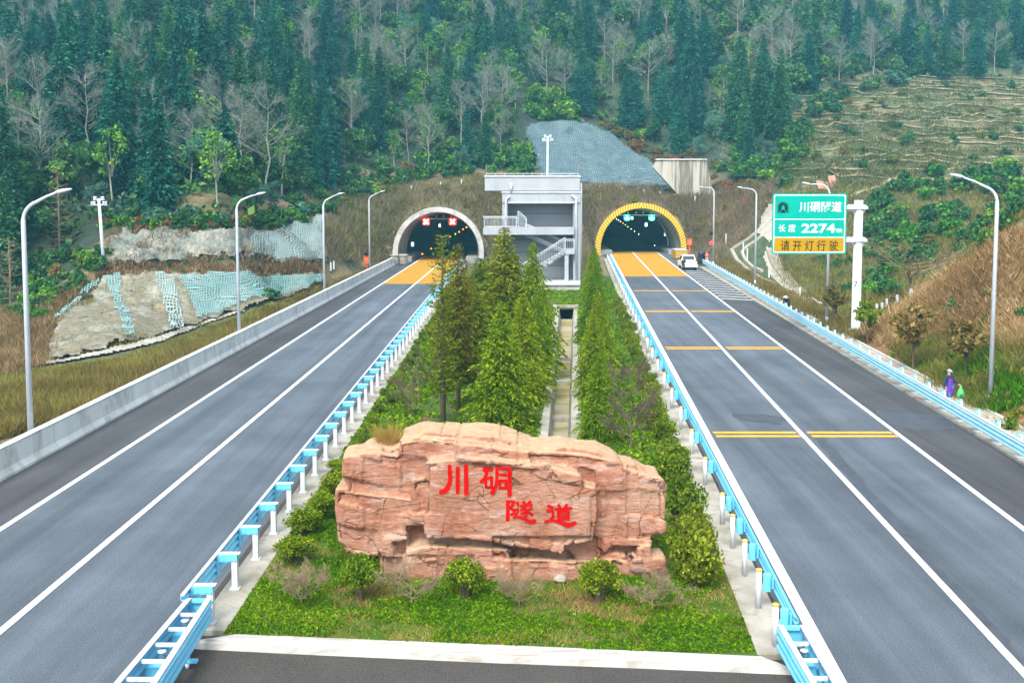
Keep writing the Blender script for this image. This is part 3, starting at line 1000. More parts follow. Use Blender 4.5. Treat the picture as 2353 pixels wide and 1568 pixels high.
F += [(0, n, 2 * n, 3 * n), (n - 1, 4 * n - 1, 3 * n - 1, 2 * n - 1)]
mb.add(V, F)
struct('kerb', mb, M['kerb_white'])
# right roadside: kerb, pavers
strip('kerb', Lx(RR_R, 0), Lx(RR_R, 1.25), -5, 134, 0.10, M['kerb'], skirt=0.3)
strip('pavement', Lx(RR_R, 1.25), Lx(RR_R, 2.2), -5, 134, 0.13, M['paver'], skirt=0.3)
strip('kerb', Lx(RR_R, 2.2), Lx(RR_R, 2.42), -5, 134, 0.17, M['kerb_white'], skirt=0.4)
# lawn either side of the ditch
DL = line((1258, 1003), (1283, 730))
DR = line((1312, 1003), (1318, 730))
M['lawn'] = surf('green lawn soil', (0.035, 0.082, 0.008), (0.070, 0.110, 0.016), 0.9, 0.95, 0.6, stain=(0.12, 0.08, 0.038), stain_scale=0.5, bscale=8)
def lawnpiece(fl, fr_, y0, y1, nx_=14, ny_=50, slant=False):
    mb = MB(); V, F = [], []
    for j in range(ny_ + 1):
        for i in range(nx_ + 1):
            t = i / nx_
            y = y0 + (y1 - y0) * j / ny_
            if slant:
                x = fl(y) + (fr_(y) - fl(y)) * t
                ya = KA.y + (KB.y - KA.y) * (x - KA.x) / (KB.x - KA.x)
                y = ya + (y1 - ya) * j / ny_
            x = fl(y) + (fr_(y) - fl(y)) * t
            V.append((x, y, 0.115 + (noise.fractal(Vector((x * 0.5, y * 0.5, 2)), 1, 2, 3) * 0.05) * min(1, 6 * t * (1 - t))))
    for j in range(ny_):
        for i in range(nx_):
            a = j * (nx_ + 1) + i
            F.append((a, a + 1, a + nx_ + 2, a + nx_ + 1))
    mb.add(V, F, 0, True)
    return struct('lawn', mb, M['lawn'])
fk = lambda y: 0
KA, KB = G(545, 1457, 0.14), G(1748, 1509, 0.14)
lawnpiece(Lx(ML_G, -0.02), Lx(DL, 0.0), 36.0, 100)
lawnpiece(Lx(DR, 0.0), Lx(MR_G, 0.02), 36.0, 118)
lawnpiece(Lx(ML_G, -0.02), Lx(MR_G, 0.02), 21.9, 36.0, 40, 30, True)
lawnpiece(Lx(ML_G, -0.02), Lx(DR, 0.0), 84.5, 128, 14, 20)
# ditch
md = MB()
for f0, s in ((DL, 1), (DR, -1)):
    for y0, y1 in ((36, 48), (48, 60), (60, 72), (72, 84)):
        a, b_ = f0(y0), f0(y1)
        md.add([(a - s * 0.42, y0, 0.15), (a + s * 0.02, y0, 0.15), (a + s * 0.16, y0, -0.75), (b_ - s * 0.42, y1, 0.15), (b_ + s * 0.02, y1, 0.15), (b_ + s * 0.16, y1, -0.75)], [(0, 1, 4, 3), (1, 2, 5, 4)])
dt = tag(md.build('drainage_ditch', M['kerb']), 'narrow concrete ditch running along the median between the cedar rows', 'ditch')
M['ditch_bed'] = surf('ditch bed', (0.26, 0.20, 0.07), (0.32, 0.30, 0.22), 0.5, 0.95, 0.6, stain=(0.10, 0.14, 0.03), stain_scale=0.35, stretch=(0.3, 1, 1))
mb = MB(); mb.add([(DL(36) + 0.0, 36, -0.70), (DR(36), 36, -0.70), (DR(84), 84, -0.70), (DL(84), 84, -0.70)], [(0, 1, 2, 3)])
mb.build('ditch_bed', M['ditch_bed'], dt)
for y in (46, 55, 63, 71):
    w2 = DR(y) - DL(y)
    mb = MB(); mb.box(((DL(y) + DR(y)) / 2, y, -0.62), (w2 - 0.2, 0.5, 0.3))
    mb.build('check_step', M['kerb'], dt)
mb = MB()
xm = (DL(84) + DR(84)) / 2
for s in (-1, 1): mb.box((xm + s * 0.95, 85.0, -0.1), (0.3, 1.6, 0.9))
mb.box((xm, 85.6, 0.1), (2.2, 0.3, 0.45))
tag(mb.build('culvert_mouth', M['kerb']), 'square concrete culvert mouth at the far end of the median ditch', 'culvert')
# ------------------------------------------------------------------ concrete parapet on the left
def alongL(d, y): return Vector((LR_L(y) + d, y, 0))
mb = MB()
prof = [(0.0, -1.0), (0.0, 0.10), (-0.12, 0.32), (-0.18, 1.0), (-0.14, 1.08), (-0.46, 1.08), (-0.46, 0.4), (-0.46, -1.0)]
ye = G(891, 609).y
segs = np.arange(14, ye, 12.0)
for i, y0 in enumerate(segs):
    y1 = min(y0 + 11.97, ye)
    mb.sweep(prof, [alongL(0, y0), alongL(0, y1)])
tag(mb.build('concrete_parapet', M['wall_white']), 'long white concrete parapet along the left edge of the left road', 'parapet')

# ------------------------------------------------------------------ guardrails
W2 = [(0.0, -.155), (.025, -.15), (.083, -.10), (.083, -.055), (.012, -.012), (.012, .012), (.083, .055), (.083, .10), (.025, .15), (0.0, .155)]
def beam_prof(side, z, waves=2, flip=1):
    """W section, bulging to `side`"""
    if waves == 2:
        c = W2
    else:
        c = [(0.0, -.25), (.025, -.245), (.083, -.195), (.083, -.15), (.012, -.108), (.012, -.085), (.083, -.022), (.083, .022), (.012, .085), (.012, .108), (.083, .15), (.083, .195), (.025, .245), (0.0, .25)]
    a = [(side * x, z + h) for x, h in c]
    b = [(side * (x - 0.012), z + h) for x, h in reversed(c)]
    return a + b

def bolts(mb, c, d):
    for dz in (-0.05, 0.05):
        mb.box(Vector(c) + Vector((0, d, dz)), (0.04, 0.02, 0.04))

M['rail_mid'] = surf('light sky blue enamel', (0.22, 0.60, 0.78), (0.17, 0.53, 0.73), 2.0, 0.35, 0, spec=0.5)
# left median rail: square posts
ysL = [22.15 + 2.0 * k for k in range(58)]
g = thing('guardrail', 'sky blue guardrail on square white posts between the left road and the planted median', 'guardrail', (POST_L(22), 22, 0.12))
bm_ = MB(); bm_.sweep(beam_prof(-1, 0.62, 3), [(POST_L(y) - 0.42, y, 0.12) for y in (21.6, 60, 100, 138)])
bm_.build('beam', M['rail_mid'], g, True)
bm_ = MB(); bm_.sweep([(-0.03, 0.86), (-0.03, 0.895), (0.06, 0.895), (0.06, 0.86)], [(POST_L(y) - 0.47, y, 0.12) for y in (21.6, 60, 100, 138)])
bm_.build('top_trim', M['trim_white'], g, True)
pm = MB(); pm.box((0, 0, 0.45), (0.14, 0.14, 0.90)); pm.box((0, 0, 0.02), (0.24, 0.24, 0.03))
pme = pm.mesh('post'); pme.materials.append(M['post_white'])
sm = MB(); sm.box((-0.21, 0, 0.80), (0.36, 0.16, 0.19)); sm.box((-0.02, 0.0, 0.82), (0.20, 0.20, 0.155)); bolts(sm, (0.02, -0.10, 0.8), 0); bolts(sm, (-0.26, -0.085, 0.8), 0)
sm.box((-0.40, 0, 0.62), (0.05, 0.20, 0.5))
sme = sm.mesh('spacer'); sme.materials.append(M['rail_blue'])
stm = MB(); stm.box((-0.12, 0, 0.9), (0.5, 0.17, 0.02)); stme = stm.mesh('spacer_cap'); stme.materials.append(M['trim_white'])
for y in ysL:
    for me, nm in ((pme, 'post'), (sme, 'spacer')):
        o = link_mesh(nm, me, None, g)
        o.location = Vector((POST_L(y), y, 0.12)) - g.location
        if nm == 'spacer':
            c = link_mesh('spacer_cap', stme, None, o)

def round_rail(label, f, ys, side, z0, y0, y1, capped=True, base=False):
    """side: +1 the beam stands on the +x side of the posts"""
    g = thing('guardrail', label, 'guardrail', (f(ys[0]), ys[0], z0))
    b1 = MB(); b1.sweep(beam_prof(side, 0.60 if side > 0 else 0.56, 2 if side > 0 else 3), [(f(y) + side * 0.36, y, z0) for y in (y0, 0.5 * (y0 + y1), y1)])
    b1.build('beam', M['rail_blue'] if side > 0 else M['rail_pale'], g, True)
    if side < 0:
        b3 = MB(); b3.sweep([(-0.02, 0.80), (-0.02, 0.85), (0.10, 0.85), (0.10, 0.80)], [(f(y) - 0.40, y, z0) for y in (y0, 0.5 * (y0 + y1), y1)])
        b3.build('top_trim', M['trim_white'], g, True)
        b4 = MB(); b4.sweep([(-0.012, 0.49), (-0.012, 0.53), (0.0, 0.53), (0.0, 0.49)], [(f(y) - 0.447, y, z0) for y in (y0, 0.5 * (y0 + y1), y1)])
    p = MB(); p.lathe((0, 0, 0), [(0.07, 0), (0.07, 0.92)], 12)
    if base: p.box((0, 0, 0.02), (0.3, 0.3, 0.03))
    pme = p.mesh('post'); pme.materials.append(M['post_white'])
    c = MB(); c.lathe((0, 0, 0.92), [(0.078, -0.02), (0.078, 0.015), (0.05, 0.03)], 12)
    cme = c.mesh('cap'); cme.materials.append(M['cap_yellow'] if capped else M['rail_blue'])
    s = MB()
    r = 0.10
    hexa = [(0.20 * side + r * cos(pi / 3 * k), r * sin(pi / 3 * k)) for k in range(6)]
    s.slab(hexa, 0.42, 0.82) if side > 0 else s.box((-0.2, 0, 0.72), (0.3, 0.2, 0.24))
    s.box((0.32 * side, 0, 0.6), (0.05, 0.1, 0.25))
    sme = s.mesh('spacer'); sme.materials.append(M['rail_blue'])
    for y in ys:
        loc = Vector((f(y), y, z0)) - g.location
        o = link_mesh('post', pme, None, g); o.location = loc
        link_mesh('cap', cme, None, o)
        o = link_mesh('spacer', sme, None, g); o.location = loc
    return g
ysR = [21.0 + 2.0 * k for k in range(5)] + [33.0 + 4.0 * k for k in range(29)]
round_rail('sky blue guardrail on round amber capped white posts between median and right road', POST_R, ysR, 1, 0.12, 20.7, 147)
ysO = [24.6 + 2.0 * k for k in range(56)]
round_rail('sky blue guardrail along the outer edge of the right road beside the earth verge', POST_O, ysO, -1, 0.10, 18, 136, False, True)

# movable barrier sections closing the median gap
def movable(label, xa, xb, y1, y0):
    g = thing('movable_barrier', label, 'barrier', (0.5 * (xa(y0) + xb(y0)), y1, 0))
    for f, s, nm in ((xa, -1, 'beam'), (xb, 1, 'beam')):
        b = MB(); b.sweep(beam_prof(s, 0.60, 3), [(f(y1), y1, 0), (f(y0), y0, 0)][::-1])
        b.build(nm, M['rail_pale' if False else 'rail_blue'], g, True)
        t = MB(); t.sweep([(-0.06, 0.85), (-0.06, 0.88), (0.06, 0.88), (0.06, 0.85)], [(f(y0), y0, 0), (f(y1), y1, 0)])
        t.build('top_trim', M['trim_white'], g, True)
    y = y1 - 0.02
    k = 0
    while y > y0:
        b = MB(); b.bar((xa(y) + 0.07, y, 0.81), (xb(y) - 0.07, y, 0.81), 0.07, 0.06)
        b.build('crossbar', M['trim_white'] if k else M['rail_blue'], g, True)
        if k % 2 == 1:
            xm = 0.5 * (xa(y) + xb(y))
            l = MB(); l.lathe((xm, y - 0.25, 0), [(0.075, 0.1), (0.075, 0.78), (0.085, 0.78), (0.085, 0.80)], 12)
            l.build('leg', M['post_white'], g, True)
            h = MB(); h.box((xm, y - 0.45, 0.45), (xb(y) - xa(y) - 0.14, 0.24, 0.3))
            h.build('housing', M['rail_blue'], g, True)
        k += 1
        y -= 0.72
    for f, d in ((xa, 0.12), (xb, -0.05)):
        y = y1 - 1.55
        w_ = MB(); w_.box((f(y) + d, y, 0.28), (0.09, 0.09, 0.4)); w_.box((f(y) + d, y, 0.17), (0.42, 0.12, 0.05))
        wo = w_.build('wheel_bracket', M['rail_blue'], g, True)
        c = MB(); c.tube([(f(y) + d - 0.03, y, 0.075), (f(y) + d + 0.03, y, 0.075)], 0.07, 14)
        c.build('wheel', M['post_white'], wo, True)
    e = MB(); e.box((0.5 * (xa(y1) + xb(y1)), y1 + 0.03, 0.62), (xb(y1) - xa(y1), 0.03, 0.46))
    e.build('end_plate', M['rail_blue'], g, True)
movable('open box barrier of two sky blue rails at the near end of the left guardrail', lambda y: -7.30 + (y - 18.45) * 0.02, lambda y: -6.66 + (y - 18.45) * -0.04, 21.75, 14.5)
movable('open box barrier of two sky blue rails at the near end of the right guardrail', lambda y: 5.60 + (y - 18.45) * 0.02, lambda y: 6.02 + (y - 18.45) * 0.045, 20.35, 14.5)

# ------------------------------------------------------------------ street lamps
def lamp(label, base, top, tip, zbend, group='street lamps along both roads', signal=False, plinth=0.0):
    b = Vector(base); s = 1 if tip[0] > b.x else -1
    g = thing('street_lamp', label, 'street lamp', b, group)
    zt = top - b.z
    rb = zt - 0.15
    L = abs(tip[0] - b.x)
    ztip = tip[1] - b.z
    pts = [(0, 0, 0), (0, 0, zbend - b.z)]
    R = 0.75
    z0 = zbend - b.z
    for k in range(1, 8):
        a = k / 7 * radians(72)
        pts.append((s * R * (1 - cos(a)), 0, z0 + R * sin(a)))
    e = pts[-1]
    hx, hz = s * (L - 0.55), ztip - 0.14
    pts.append(((e[0] + hx) / 2, 0, (e[2] + hz) / 2 + 0.03))
    pts.append((hx, 0, hz))
    rad = [0.11, 0.085] + [0.065] * 7 + [0.05, 0.042]
    m_ = MB(); m_.tube(pts, rad, 10); m_.lathe((0, 0, 0), [(0.16, 0), (0.16, 0.03), (0.12, 0.04), (0.12, 0.35), (0.112, 0.37)], 12)
    m_.build('pole', M['lamp_white'], g)
    h = MB()
    hd = Vector((s * L, 0, ztip)) - Vector((hx - s * 0.08, 0, hz)); hd = hd
    st = Vector((hx - s * 0.05, 0, hz))
    h.tube([st, st + hd * 0.25, st + hd * 0.6, st + hd], [0.045, 0.085, 0.075, 0.03], 8)
    ho = h.build('lamp_head', M['lamp_white'], g)
    d = MB(); d.box(st + hd * 0.52 + Vector((0, 0, -0.085)), (0.5, 0.12, 0.02))
    d.build('lens', M['dark_steel'], ho)
    if plinth:
        q = MB(); q.box((0, 0, -plinth / 2 + 0.02), (0.9, 0.9, plinth))
        q.build('plinth', M['kerb'], g)
    if signal:
        q = MB(); q.tube([(-0.35, -0.12, signal - b.z), (-0.35, -0.2, signal - b.z)], 0.26, 14); q.bar((-0.4, -0.1, signal - b.z), (0, 0, signal - b.z), 0.05, 0.05)
        q.build('signal_disc', M['black'], g)
        if signal > 3.6:
            q = MB(); q.tube([(-0.35, -0.12, signal - b.z - 1.35), (-0.35, -0.22, signal - b.z - 1.35)], 0.22, 14); q.bar((-0.4, -0.1, signal - b.z - 1.35), (0, 0, signal - b.z - 1.35), 0.05, 0.05)
            q.build('signal_lamp', M['red_lit'], g)
    return g
def lampspec(label, ub, vb, Y, vtop, ut, vt, vbend, **kw):
    p = A(ub, vb, Y); z0 = kw.pop('z0', 0.0)
    lamp(label, (p.x, Y, z0), A(ub, vtop, Y).z, (A(ut, vt, Y).x, A(ut, vt, Y).z), A(ub, vbend, Y).z, **kw)
lampspec('white street lamp behind the left parapet, nearest and largest of the left four', 70, 985, 37.3, 440, 163, 434, 508, z0=-0.6)
lampspec('white street lamp in front of the pale cut slope, second along the left parapet', 549, 757, 64.6, 450, 609, 442, 482, z0=-0.6)
lampspec('white street lamp at the far end of the cut slope, third along the left parapet', 745, 660, 93.7, 445, 789, 443, 474, z0=-0.6)
lampspec('white street lamp nearest the left tunnel, with a dark signal disc on its pole', 849, 608, 124, 441, 884, 438, 462, z0=-0.5, signal=2.4)
lampspec('white street lamp on the right verge behind the person in purple, tallest in view', 2274, 940, 45.8, 405, 2184, 400, 466, plinth=0.25, z0=0.2)
lampspec('white street lamp standing half hidden behind the green sign', 1899, 745, 75.6, 424, 1843, 419, 447, plinth=0.2, z0=0.15)
lampspec('white street lamp left of the green sign beside the winding track', 1734, 655, 108, 434, 1694, 429, 450, plinth=0.2, z0=0.15)
lampspec('thin street lamp behind the pickup with a red signal light on its pole', 1638, 606, 139, 430, 1607, 428, 443, signal=4.4, z0=0.1)

# ------------------------------------------------------------------ green sign
def text_mesh(body, size, bold=0.0, name='lettering'):
    cu = bpy.data.curves.new(name, 'FONT')
    cu.body = body
    cu.size = size
    cu.align_x = 'CENTER'
    cu.align_y = 'CENTER'
    cu.offset = bold
    cu.extrude = 0.004
    cu.fill_mode = 'BOTH'
    o = bpy.data.objects.new(name, cu)
    COL.objects.link(o)
    dg = bpy.context.evaluated_depsgraph_get()
    me = bpy.data.meshes.new_from_object(o.evaluated_get(dg))
    bpy.data.objects.remove(o)
    me.name = name
    return me

def bbox(me):
    a = np.empty(len(me.vertices) * 3, dtype=np.float32)
    me.vertices.foreach_get('co', a)
    a = a.reshape(-1, 3)
    return a.min(0), a.max(0)

def lettering(body, parent, x, z, w, h, mat, bold=0.0, y=-0.05):
    """one line of writing fitted into a box w x h about (x, z), facing -y"""
    me = text_mesh(body, 1.0, bold)
    lo, hi = bbox(me)
    n = len(me.vertices)
    a = np.empty(n * 3, dtype=np.float32); me.vertices.foreach_get('co', a); a = a.reshape(-1, 3)
    sx, sz = w / (hi[0] - lo[0]), h / (hi[1] - lo[1])
    c = (lo + hi) / 2
    b = np.stack([(a[:, 0] - c[0]) * sx + x, np.where(a[:, 2] > 0, y - 0.006, y + 0.002), (a[:, 1] - c[1]) * sz + z], -1)
    me.vertices.foreach_set('co', b.astype(np.float32).ravel())
    me.update()
    return link_mesh('lettering', me, mat, parent)

SY = 69.3
g = thing('tunnel_sign', 'large green and ochre tunnel name board on a thick white post beside the right road', 'road sign', (A(1965, 770, 69.8).x, 69.8, 0.1))
px_ = lambda u, v: (A(u, v, SY).x - g.location.x, A(u, v, SY).z - g.location.z)
m_ = MB(); zt = A(1968, 460, 69.8).z - 0.1
m_.lathe((0, 0, 0), [(0.34, 0.0), (0.34, 0.05), (0.31, 0.08), (0.30, zt - 0.02), (0.27, zt)], 20)
for k in range(8):
    a = k * pi / 4
    m_.bar((0.3 * cos(a), 0.3 * sin(a), 0.3), (0.55 * cos(a), 0.55 * sin(a), 0.06), 0.03, 0.22)
m_.box((0, 0, 0.02), (1.25, 1.25, 0.05))
m_.build('post', M['post_white'], g)
m_ = MB(); m_.box((0, 0, -0.12), (1.9, 1.7, 0.2)); m_.build('plinth', M['kerb'], g)
m_ = MB(); x7, z7 = px_(1967, 650)
lettering('7', g, x7 + 0.02, z7 - 0.1, 0.26, 0.42, M['dark_steel'], 0.0, -0.315)
def rrect(x0, z0, x1, z1, r, n=5):
    pts = []
    for cx, cz, a0 in ((x1 - r, z1 - r, 0), (x0 + r, z1 - r, pi / 2), (x0 + r, z0 + r, pi), (x1 - r, z0 + r, 3 * pi / 2)):
        for k in range(n + 1):
            a = a0 + k / n * pi / 2
            pts.append((cx + r * cos(a), cz + r * sin(a)))
    return pts
(x0, z1), (x1, z0) = px_(1775, 444.5), px_(1942.5, 583)
yb = SY - 69.8
m_ = MB(); m_.prism(rrect(x0, z0, x1, z1, 0.14), yb, yb + 0.06); bo = m_.build('board', M['sign_green'], g)
m_ = MB(); m_.prism(rrect(x0 + 0.09, z0 + 0.09, x1 - 0.09, z1 - 0.09, 0.12), yb - 0.008, yb + 0.0); m_.build('border', M['sign_white'], bo)
zs1, zs2 = px_(1800, 503.5)[1], px_(1800, 545)[1]
i_ = 0.155
for za, zb, mt in ((zs1 + 0.03, z1 - i_, 'sign_green'), (zs2 + 0.03, zs1 - 0.03, 'sign_green'), (z0 + i_, zs2 - 0.03, 'sign_ochre')):
    m_ = MB(); m_.prism(rrect(x0 + i_, za, x1 - i_, zb, 0.06), yb - 0.016, yb - 0.004); m_.build('panel', M[mt], bo)
yl = yb - 0.022
def put(body, u0, v0, u1, v1, mat, bold):
    (a, d), (c, b_) = px_(u0, v0), px_(u1, v1)
    lettering(body, bo, (a + c) / 2, (b_ + d) / 2, c - a, d - b_, M[mat], bold, yl)
put('川硐隧道', 1836, 463, 1933, 487, 'sign_white', 0.010)
put('长 度', 1788, 515, 1827, 533, 'sign_white', 0.004)
put('2274', 1841, 514, 1918, 535, 'sign_white', 0.026)
put('m', 1921, 525.5, 1933, 534, 'sign_white', 0.02)
put('请 开 灯 行 驶', 1793, 552, 1924, 576, 'sign_black', 0.004)
# tunnel pictogram
def pp(pts): return [px_(u, v) for u, v in pts]
def arch(cu, vb, w, vt, n=14):
    pts = [(cu - w, vb)]
    for k in range(n + 1):
        a = pi - pi * k / n
        pts.append((cu + w * cos(a), vt + w - w * sin(a)))
    pts.append((cu + w, vb))
    return pts
m_ = MB()
o_, i2 = arch(1798.5, 489, 12.4, 464), arch(1798.5, 489, 10.2, 466.4)
n_ = len(o_)
A_, B_ = pp(o_), pp(i2)
vs = [(x, yl, z) for x, z in A_ + B_]
m_.add(vs, [(i, i + 1, i + 1 + n_, i + n_) for i in range(n_ - 1)])
o_, i2 = arch(1798.5, 489, 9.3, 467.4), arch(1798.5, 481, 3.7, 471.5)
A_, B_ = pp(o_), pp(i2)
n_ = len(A_)
vs = [(x, yl, z) for x, z in A_ + B_]
m_.add(vs, [(i, i + 1, i + 1 + n_, i + n_) for i in range(n_ - 1)])
m_.add([(x, yl, z) for x, z in pp([(1791, 489), (1796, 481.8), (1801, 481.8), (1806, 489)])], [(0, 1, 2, 3)])
m_.build('pictogram', M['sign_black'], bo)
# brackets
for v in (477.5, 552.5):
    zb = px_(1968, v)[1]
    m_ = MB()
    m_.lathe((0, 0, zb), [(0.34, -0.14), (0.36, -0.1), (0.36, 0.1), (0.34, 0.14)], 16)
    m_.bar((x1 - 0.02, yb + 0.1, zb), (0.58, yb + 0.1 + 0.25, zb), 0.14, 0.2)
    for d in (-1, 1):
        m_.prism([(d * 0.3, zb - 0.42), (d * 0.3, zb + 0.25), (d * 0.5, zb + 0.18), (d * 0.58, zb + 0.02), (d * 0.5, zb - 0.12)], -0.08, 0.08)
    m_.prism([(x1 + 0.02, zb), (x1 + 0.28, zb + 0.24), (x1 + 0.42, zb + 0.24), (x1 + 0.42, zb - 0.24), (x1 + 0.28, zb - 0.24)], -0.2, 0.05)
    m_.build('bracket', M['post_white'], g)
m_ = MB()
for v in (460, 490, 520, 550, 570):
    zb = px_(1800, v)[1]; m_.box(((x0 + x1) / 2, yb + 0.09, zb), (x1 - x0 - 0.3, 0.05, 0.09))
m_.build('rear_rib', M['lamp_white'], bo)

# ------------------------------------------------------------------ tunnel portals
def arcpts(cx, cz, R, n=40, a0=None):
    """open arch from the left foot over the crown to the right foot, feet at z = -0.3"""
    a = math.asin(max(-1, min(1, (-0.3 - cz) / R)))
    return [(cx + R * cos(pi - a - (pi - 2 * a) * k / n), cz + R * sin(pi - a - (pi - 2 * a) * k / n)) for k in range(n + 1)]

def portal(label, cx, cz, R, t, Y0, stripes, tube_len=70.0):
    g = thing('tunnel_portal', label, 'tunnel portal', (cx, Y0, 0))
    n = 48
    o, i_ = arcpts(0, cz, R, n), arcpts(0, cz, R - t, n)
    m_ = MB()
    d = 0.9
    V = [(x, 0, z) for x, z in o] + [(x, 0, z) for x, z in i_] + [(x * 1.0, d, z) for x, z in o] + [(x, d, z) for x, z in i_]
    N = n + 1
    F = []
    for k in range(n):
        F += [(k, k + 1, N + k + 1, N + k), (k, 2 * N + k, 2 * N + k + 1, k + 1), (N + k, N + k + 1, 3 * N + k + 1, 3 * N + k)]
    m_.add(V, F)
    m_.build('arch_ring', stripes if stripes else M['portal_grey'], g)
    # outer sleeve under the earth
    m_ = MB(); o2 = arcpts(0, cz, R - 0.08, n)
    V = [(x, 0.3, z) for x, z in o2] + [(x, 12.0, z) for x, z in o2]
    m_.add(V, [(k, k + 1, N + k + 1, N + k) for k in range(n)], 0, True)
    m_.build('sleeve', M['portal_grey'], g)
    # flared pale mouth, then the bore with its darkness painted in
    m_ = MB(); ri = R - t
    rr = [ri - 0.02, ri - 0.25, ri - 0.42]
    yy = [0.5, 3.0, 9.0]
    V = []
    for r_, y_ in zip(rr, yy):
        V += [(x, y_, z) for x, z in arcpts(0, cz, r_, n)]
    m_.add(V, [(j * N + k, (j + 1) * N + k, (j + 1) * N + k + 1, j * N + k + 1) for j in range(2) for k in range(n)], 0, True)
    m_.build('mouth_lining', M['lining'], g)
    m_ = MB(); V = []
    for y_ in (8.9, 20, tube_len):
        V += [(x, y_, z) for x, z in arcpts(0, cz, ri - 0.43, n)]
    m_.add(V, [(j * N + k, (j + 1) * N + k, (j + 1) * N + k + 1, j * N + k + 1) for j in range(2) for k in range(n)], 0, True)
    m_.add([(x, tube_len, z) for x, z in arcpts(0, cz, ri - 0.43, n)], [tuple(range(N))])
    m_.add([(-ri, 9.0, 0.012), (ri, 9.0, 0.012), (ri, tube_len, 0.012), (-ri, tube_len, 0.012)], [(0, 1, 2, 3)]) if stripes else m_.add([(-ri, 13.5, 0.012), (ri, 13.5, 0.012), (ri, tube_len, 0.012), (-ri, tube_len, 0.012)], [(0, 1, 2, 3)])  # floor sheet in the same painted darkness
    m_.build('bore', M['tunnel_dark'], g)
    return g, ri

def stripe_mat():
    m, nt, b = _nodes('yellow and black hazard stripes')
    tc = nt.nodes.new('ShaderNodeTexCoord')
    s = nt.nodes.new('ShaderNodeSeparateXYZ')
    nt.links.new(tc.outputs['Object'], s.inputs[0])
    zc = _math(nt, 'SUBTRACT', s.outputs[2], CZR)
    ang = nt.nodes.new('ShaderNodeMath'); ang.operation = 'ARCTAN2'
    nt.links.new(_math(nt, 'ABSOLUTE', s.outputs[0]), ang.inputs[0]); nt.links.new(zc, ang.inputs[1])
    r = _math(nt, 'SQRT', _math(nt, 'ADD', _math(nt, 'MULTIPLY', s.outputs[0], s.outputs[0]), _math(nt, 'MULTIPLY', zc, zc)))
    t = _math(nt, 'ADD', _math(nt, 'MULTIPLY', ang.outputs[0], 15.5), _math(nt, 'MULTIPLY', r, 0.9))
    f = _math(nt, 'LESS_THAN', _math(nt, 'FRACT', t), 0.30)
    n_ = _noise(nt, tc.outputs['Object'], 2.0, 4)
    col = _mix(nt, f, _ramp(nt, n_, [(0.3, (0.62, 0.36, 0.01)), (0.7, (0.74, 0.46, 0.02))]), (0.11, 0.07, 0.012))
    nt.links.new(col, b.inputs['Base Color'])
    b.inputs['Roughness'].default_value = 0.7
    return m
M['hazard'] = stripe_mat()
pL, riL = portal('left tunnel mouth with a plain weathered grey concrete arch', CXL, CZL, RL, 0.74, YL, None)
pR, riR = portal('right tunnel mouth with a yellow and black striped arch', CXR, CZR, RR, 0.88, YR, M['hazard'])
# inner white arc in the right bore
m_ = MB(); rin = riR - 0.5
pts = [(rin * cos(a), 10.2, CZR + rin * sin(a)) for a in np.linspace(radians(-2), radians(48), 14)]
m_.tube(pts, 0.16, 6); m_.build('arch_strip', M['trim_white'], pR)
# walkway kerbs, signal gantry, studs and exit panels inside
def portal_fit(g, cx, Y0, ri, cz, sig, inv):
    for s in (-1, 1):
        m_ = MB(); m_.box((s * (ri - 1.0), 8, 0.2), (1.9, 15, 0.9)); m_.build('walkway', M['lining'], g)
    zb = cz + ri * 0.82
    m_ = MB(); m_.box((0, 2.6, zb), (ri * 1.25, 0.12, 0.16))
    for x in (-0.28, -0.08, 0.1, 0.3): m_.box((x * ri, 2.5, zb + 0.42), (0.22, 0.3, 0.3)); m_.box((x * ri, 2.6, zb + 0.18), (0.04, 0.04, 0.25))
    for s in (-1, 1):
        for d in (-0.1, 0.1): m_.bar((s * ri * 0.37 + d, 2.6, zb - 0.1), (s * ri * 0.37 + d, 2.6, cz + sqrt(ri * ri - (ri * .37) ** 2)), 0.05, 0.05)
    m_.build('signal_beam', M['trim_white'] if inv else M['lining'], g)
    for s in (-1, 1):
        x = s * ri * (0.33 if not inv else 0.31)
        h = MB(); h.prism(rrect(x - 0.5, zb - 0.92, x + 0.5, zb + 0.05, 0.3 if inv else 0.12), 2.15, 2.45); ho = h.build('lane_signal', M['red_lit' if not inv else 'green_lit'], g)
        f = MB(); zc = zb - 0.43
        if not inv:
            for a in (45, -45):
                Mx = Matrix.Rotation(radians(a), 3, 'Y'); f.box((x, 2.13 - a * 0.0001, zc), (0.15, 0.02, 0.85), M=Mx)
        else:
            f.box((x, 2.13, zc + 0.12), (0.12, 0.02, 0.52))
            for a in (45, -45):
                Mx = Matrix.Rotation(radians(a), 3, 'Y'); f.box((x + (0.145 if a > 0 else -0.145), 2.125 - a * 0.0001, zc - 0.18), (0.11, 0.02, 0.45), M=Mx)
        f.build('signal_figure', M['white_lit'], ho)
portal_fit(pL, CXL, YL, riL, CZL, 'x', False)
portal_fit(pR, CXR, YR, riR, CZR, 'v', True)
def stud(g, u, v, Y, mat, r=0.14):
    p = A(u, v, Y); m_ = MB(); m_.lathe(p - Vector(g.location), [(r * 0.5, -r), (r, -r * .3), (r, r * .3), (r * .5, r)], 8)
    m_.build('light_stud', M[mat], g)
for u, v, Y, c in ((1078.5, 517.5, 158, 'lime_lit'), (1071.5, 522, 164, 'orange_lit'), (1063.5, 526.5, 171, 'orange_lit'), (1054.5, 532.5, 178, 'orange_lit'), (1046, 537.5, 188, 'lime_lit'), (1034, 543.5, 200, 'orange_lit'), (1007, 561, 186, 'orange_lit'), (990.5, 571, 171, 'orange_lit'), (970, 583, 158, 'orange_lit'), (945.5, 597.5, 148.5, 'lime_lit')):
    stud(pL, u, v, Y, c, 0.11)
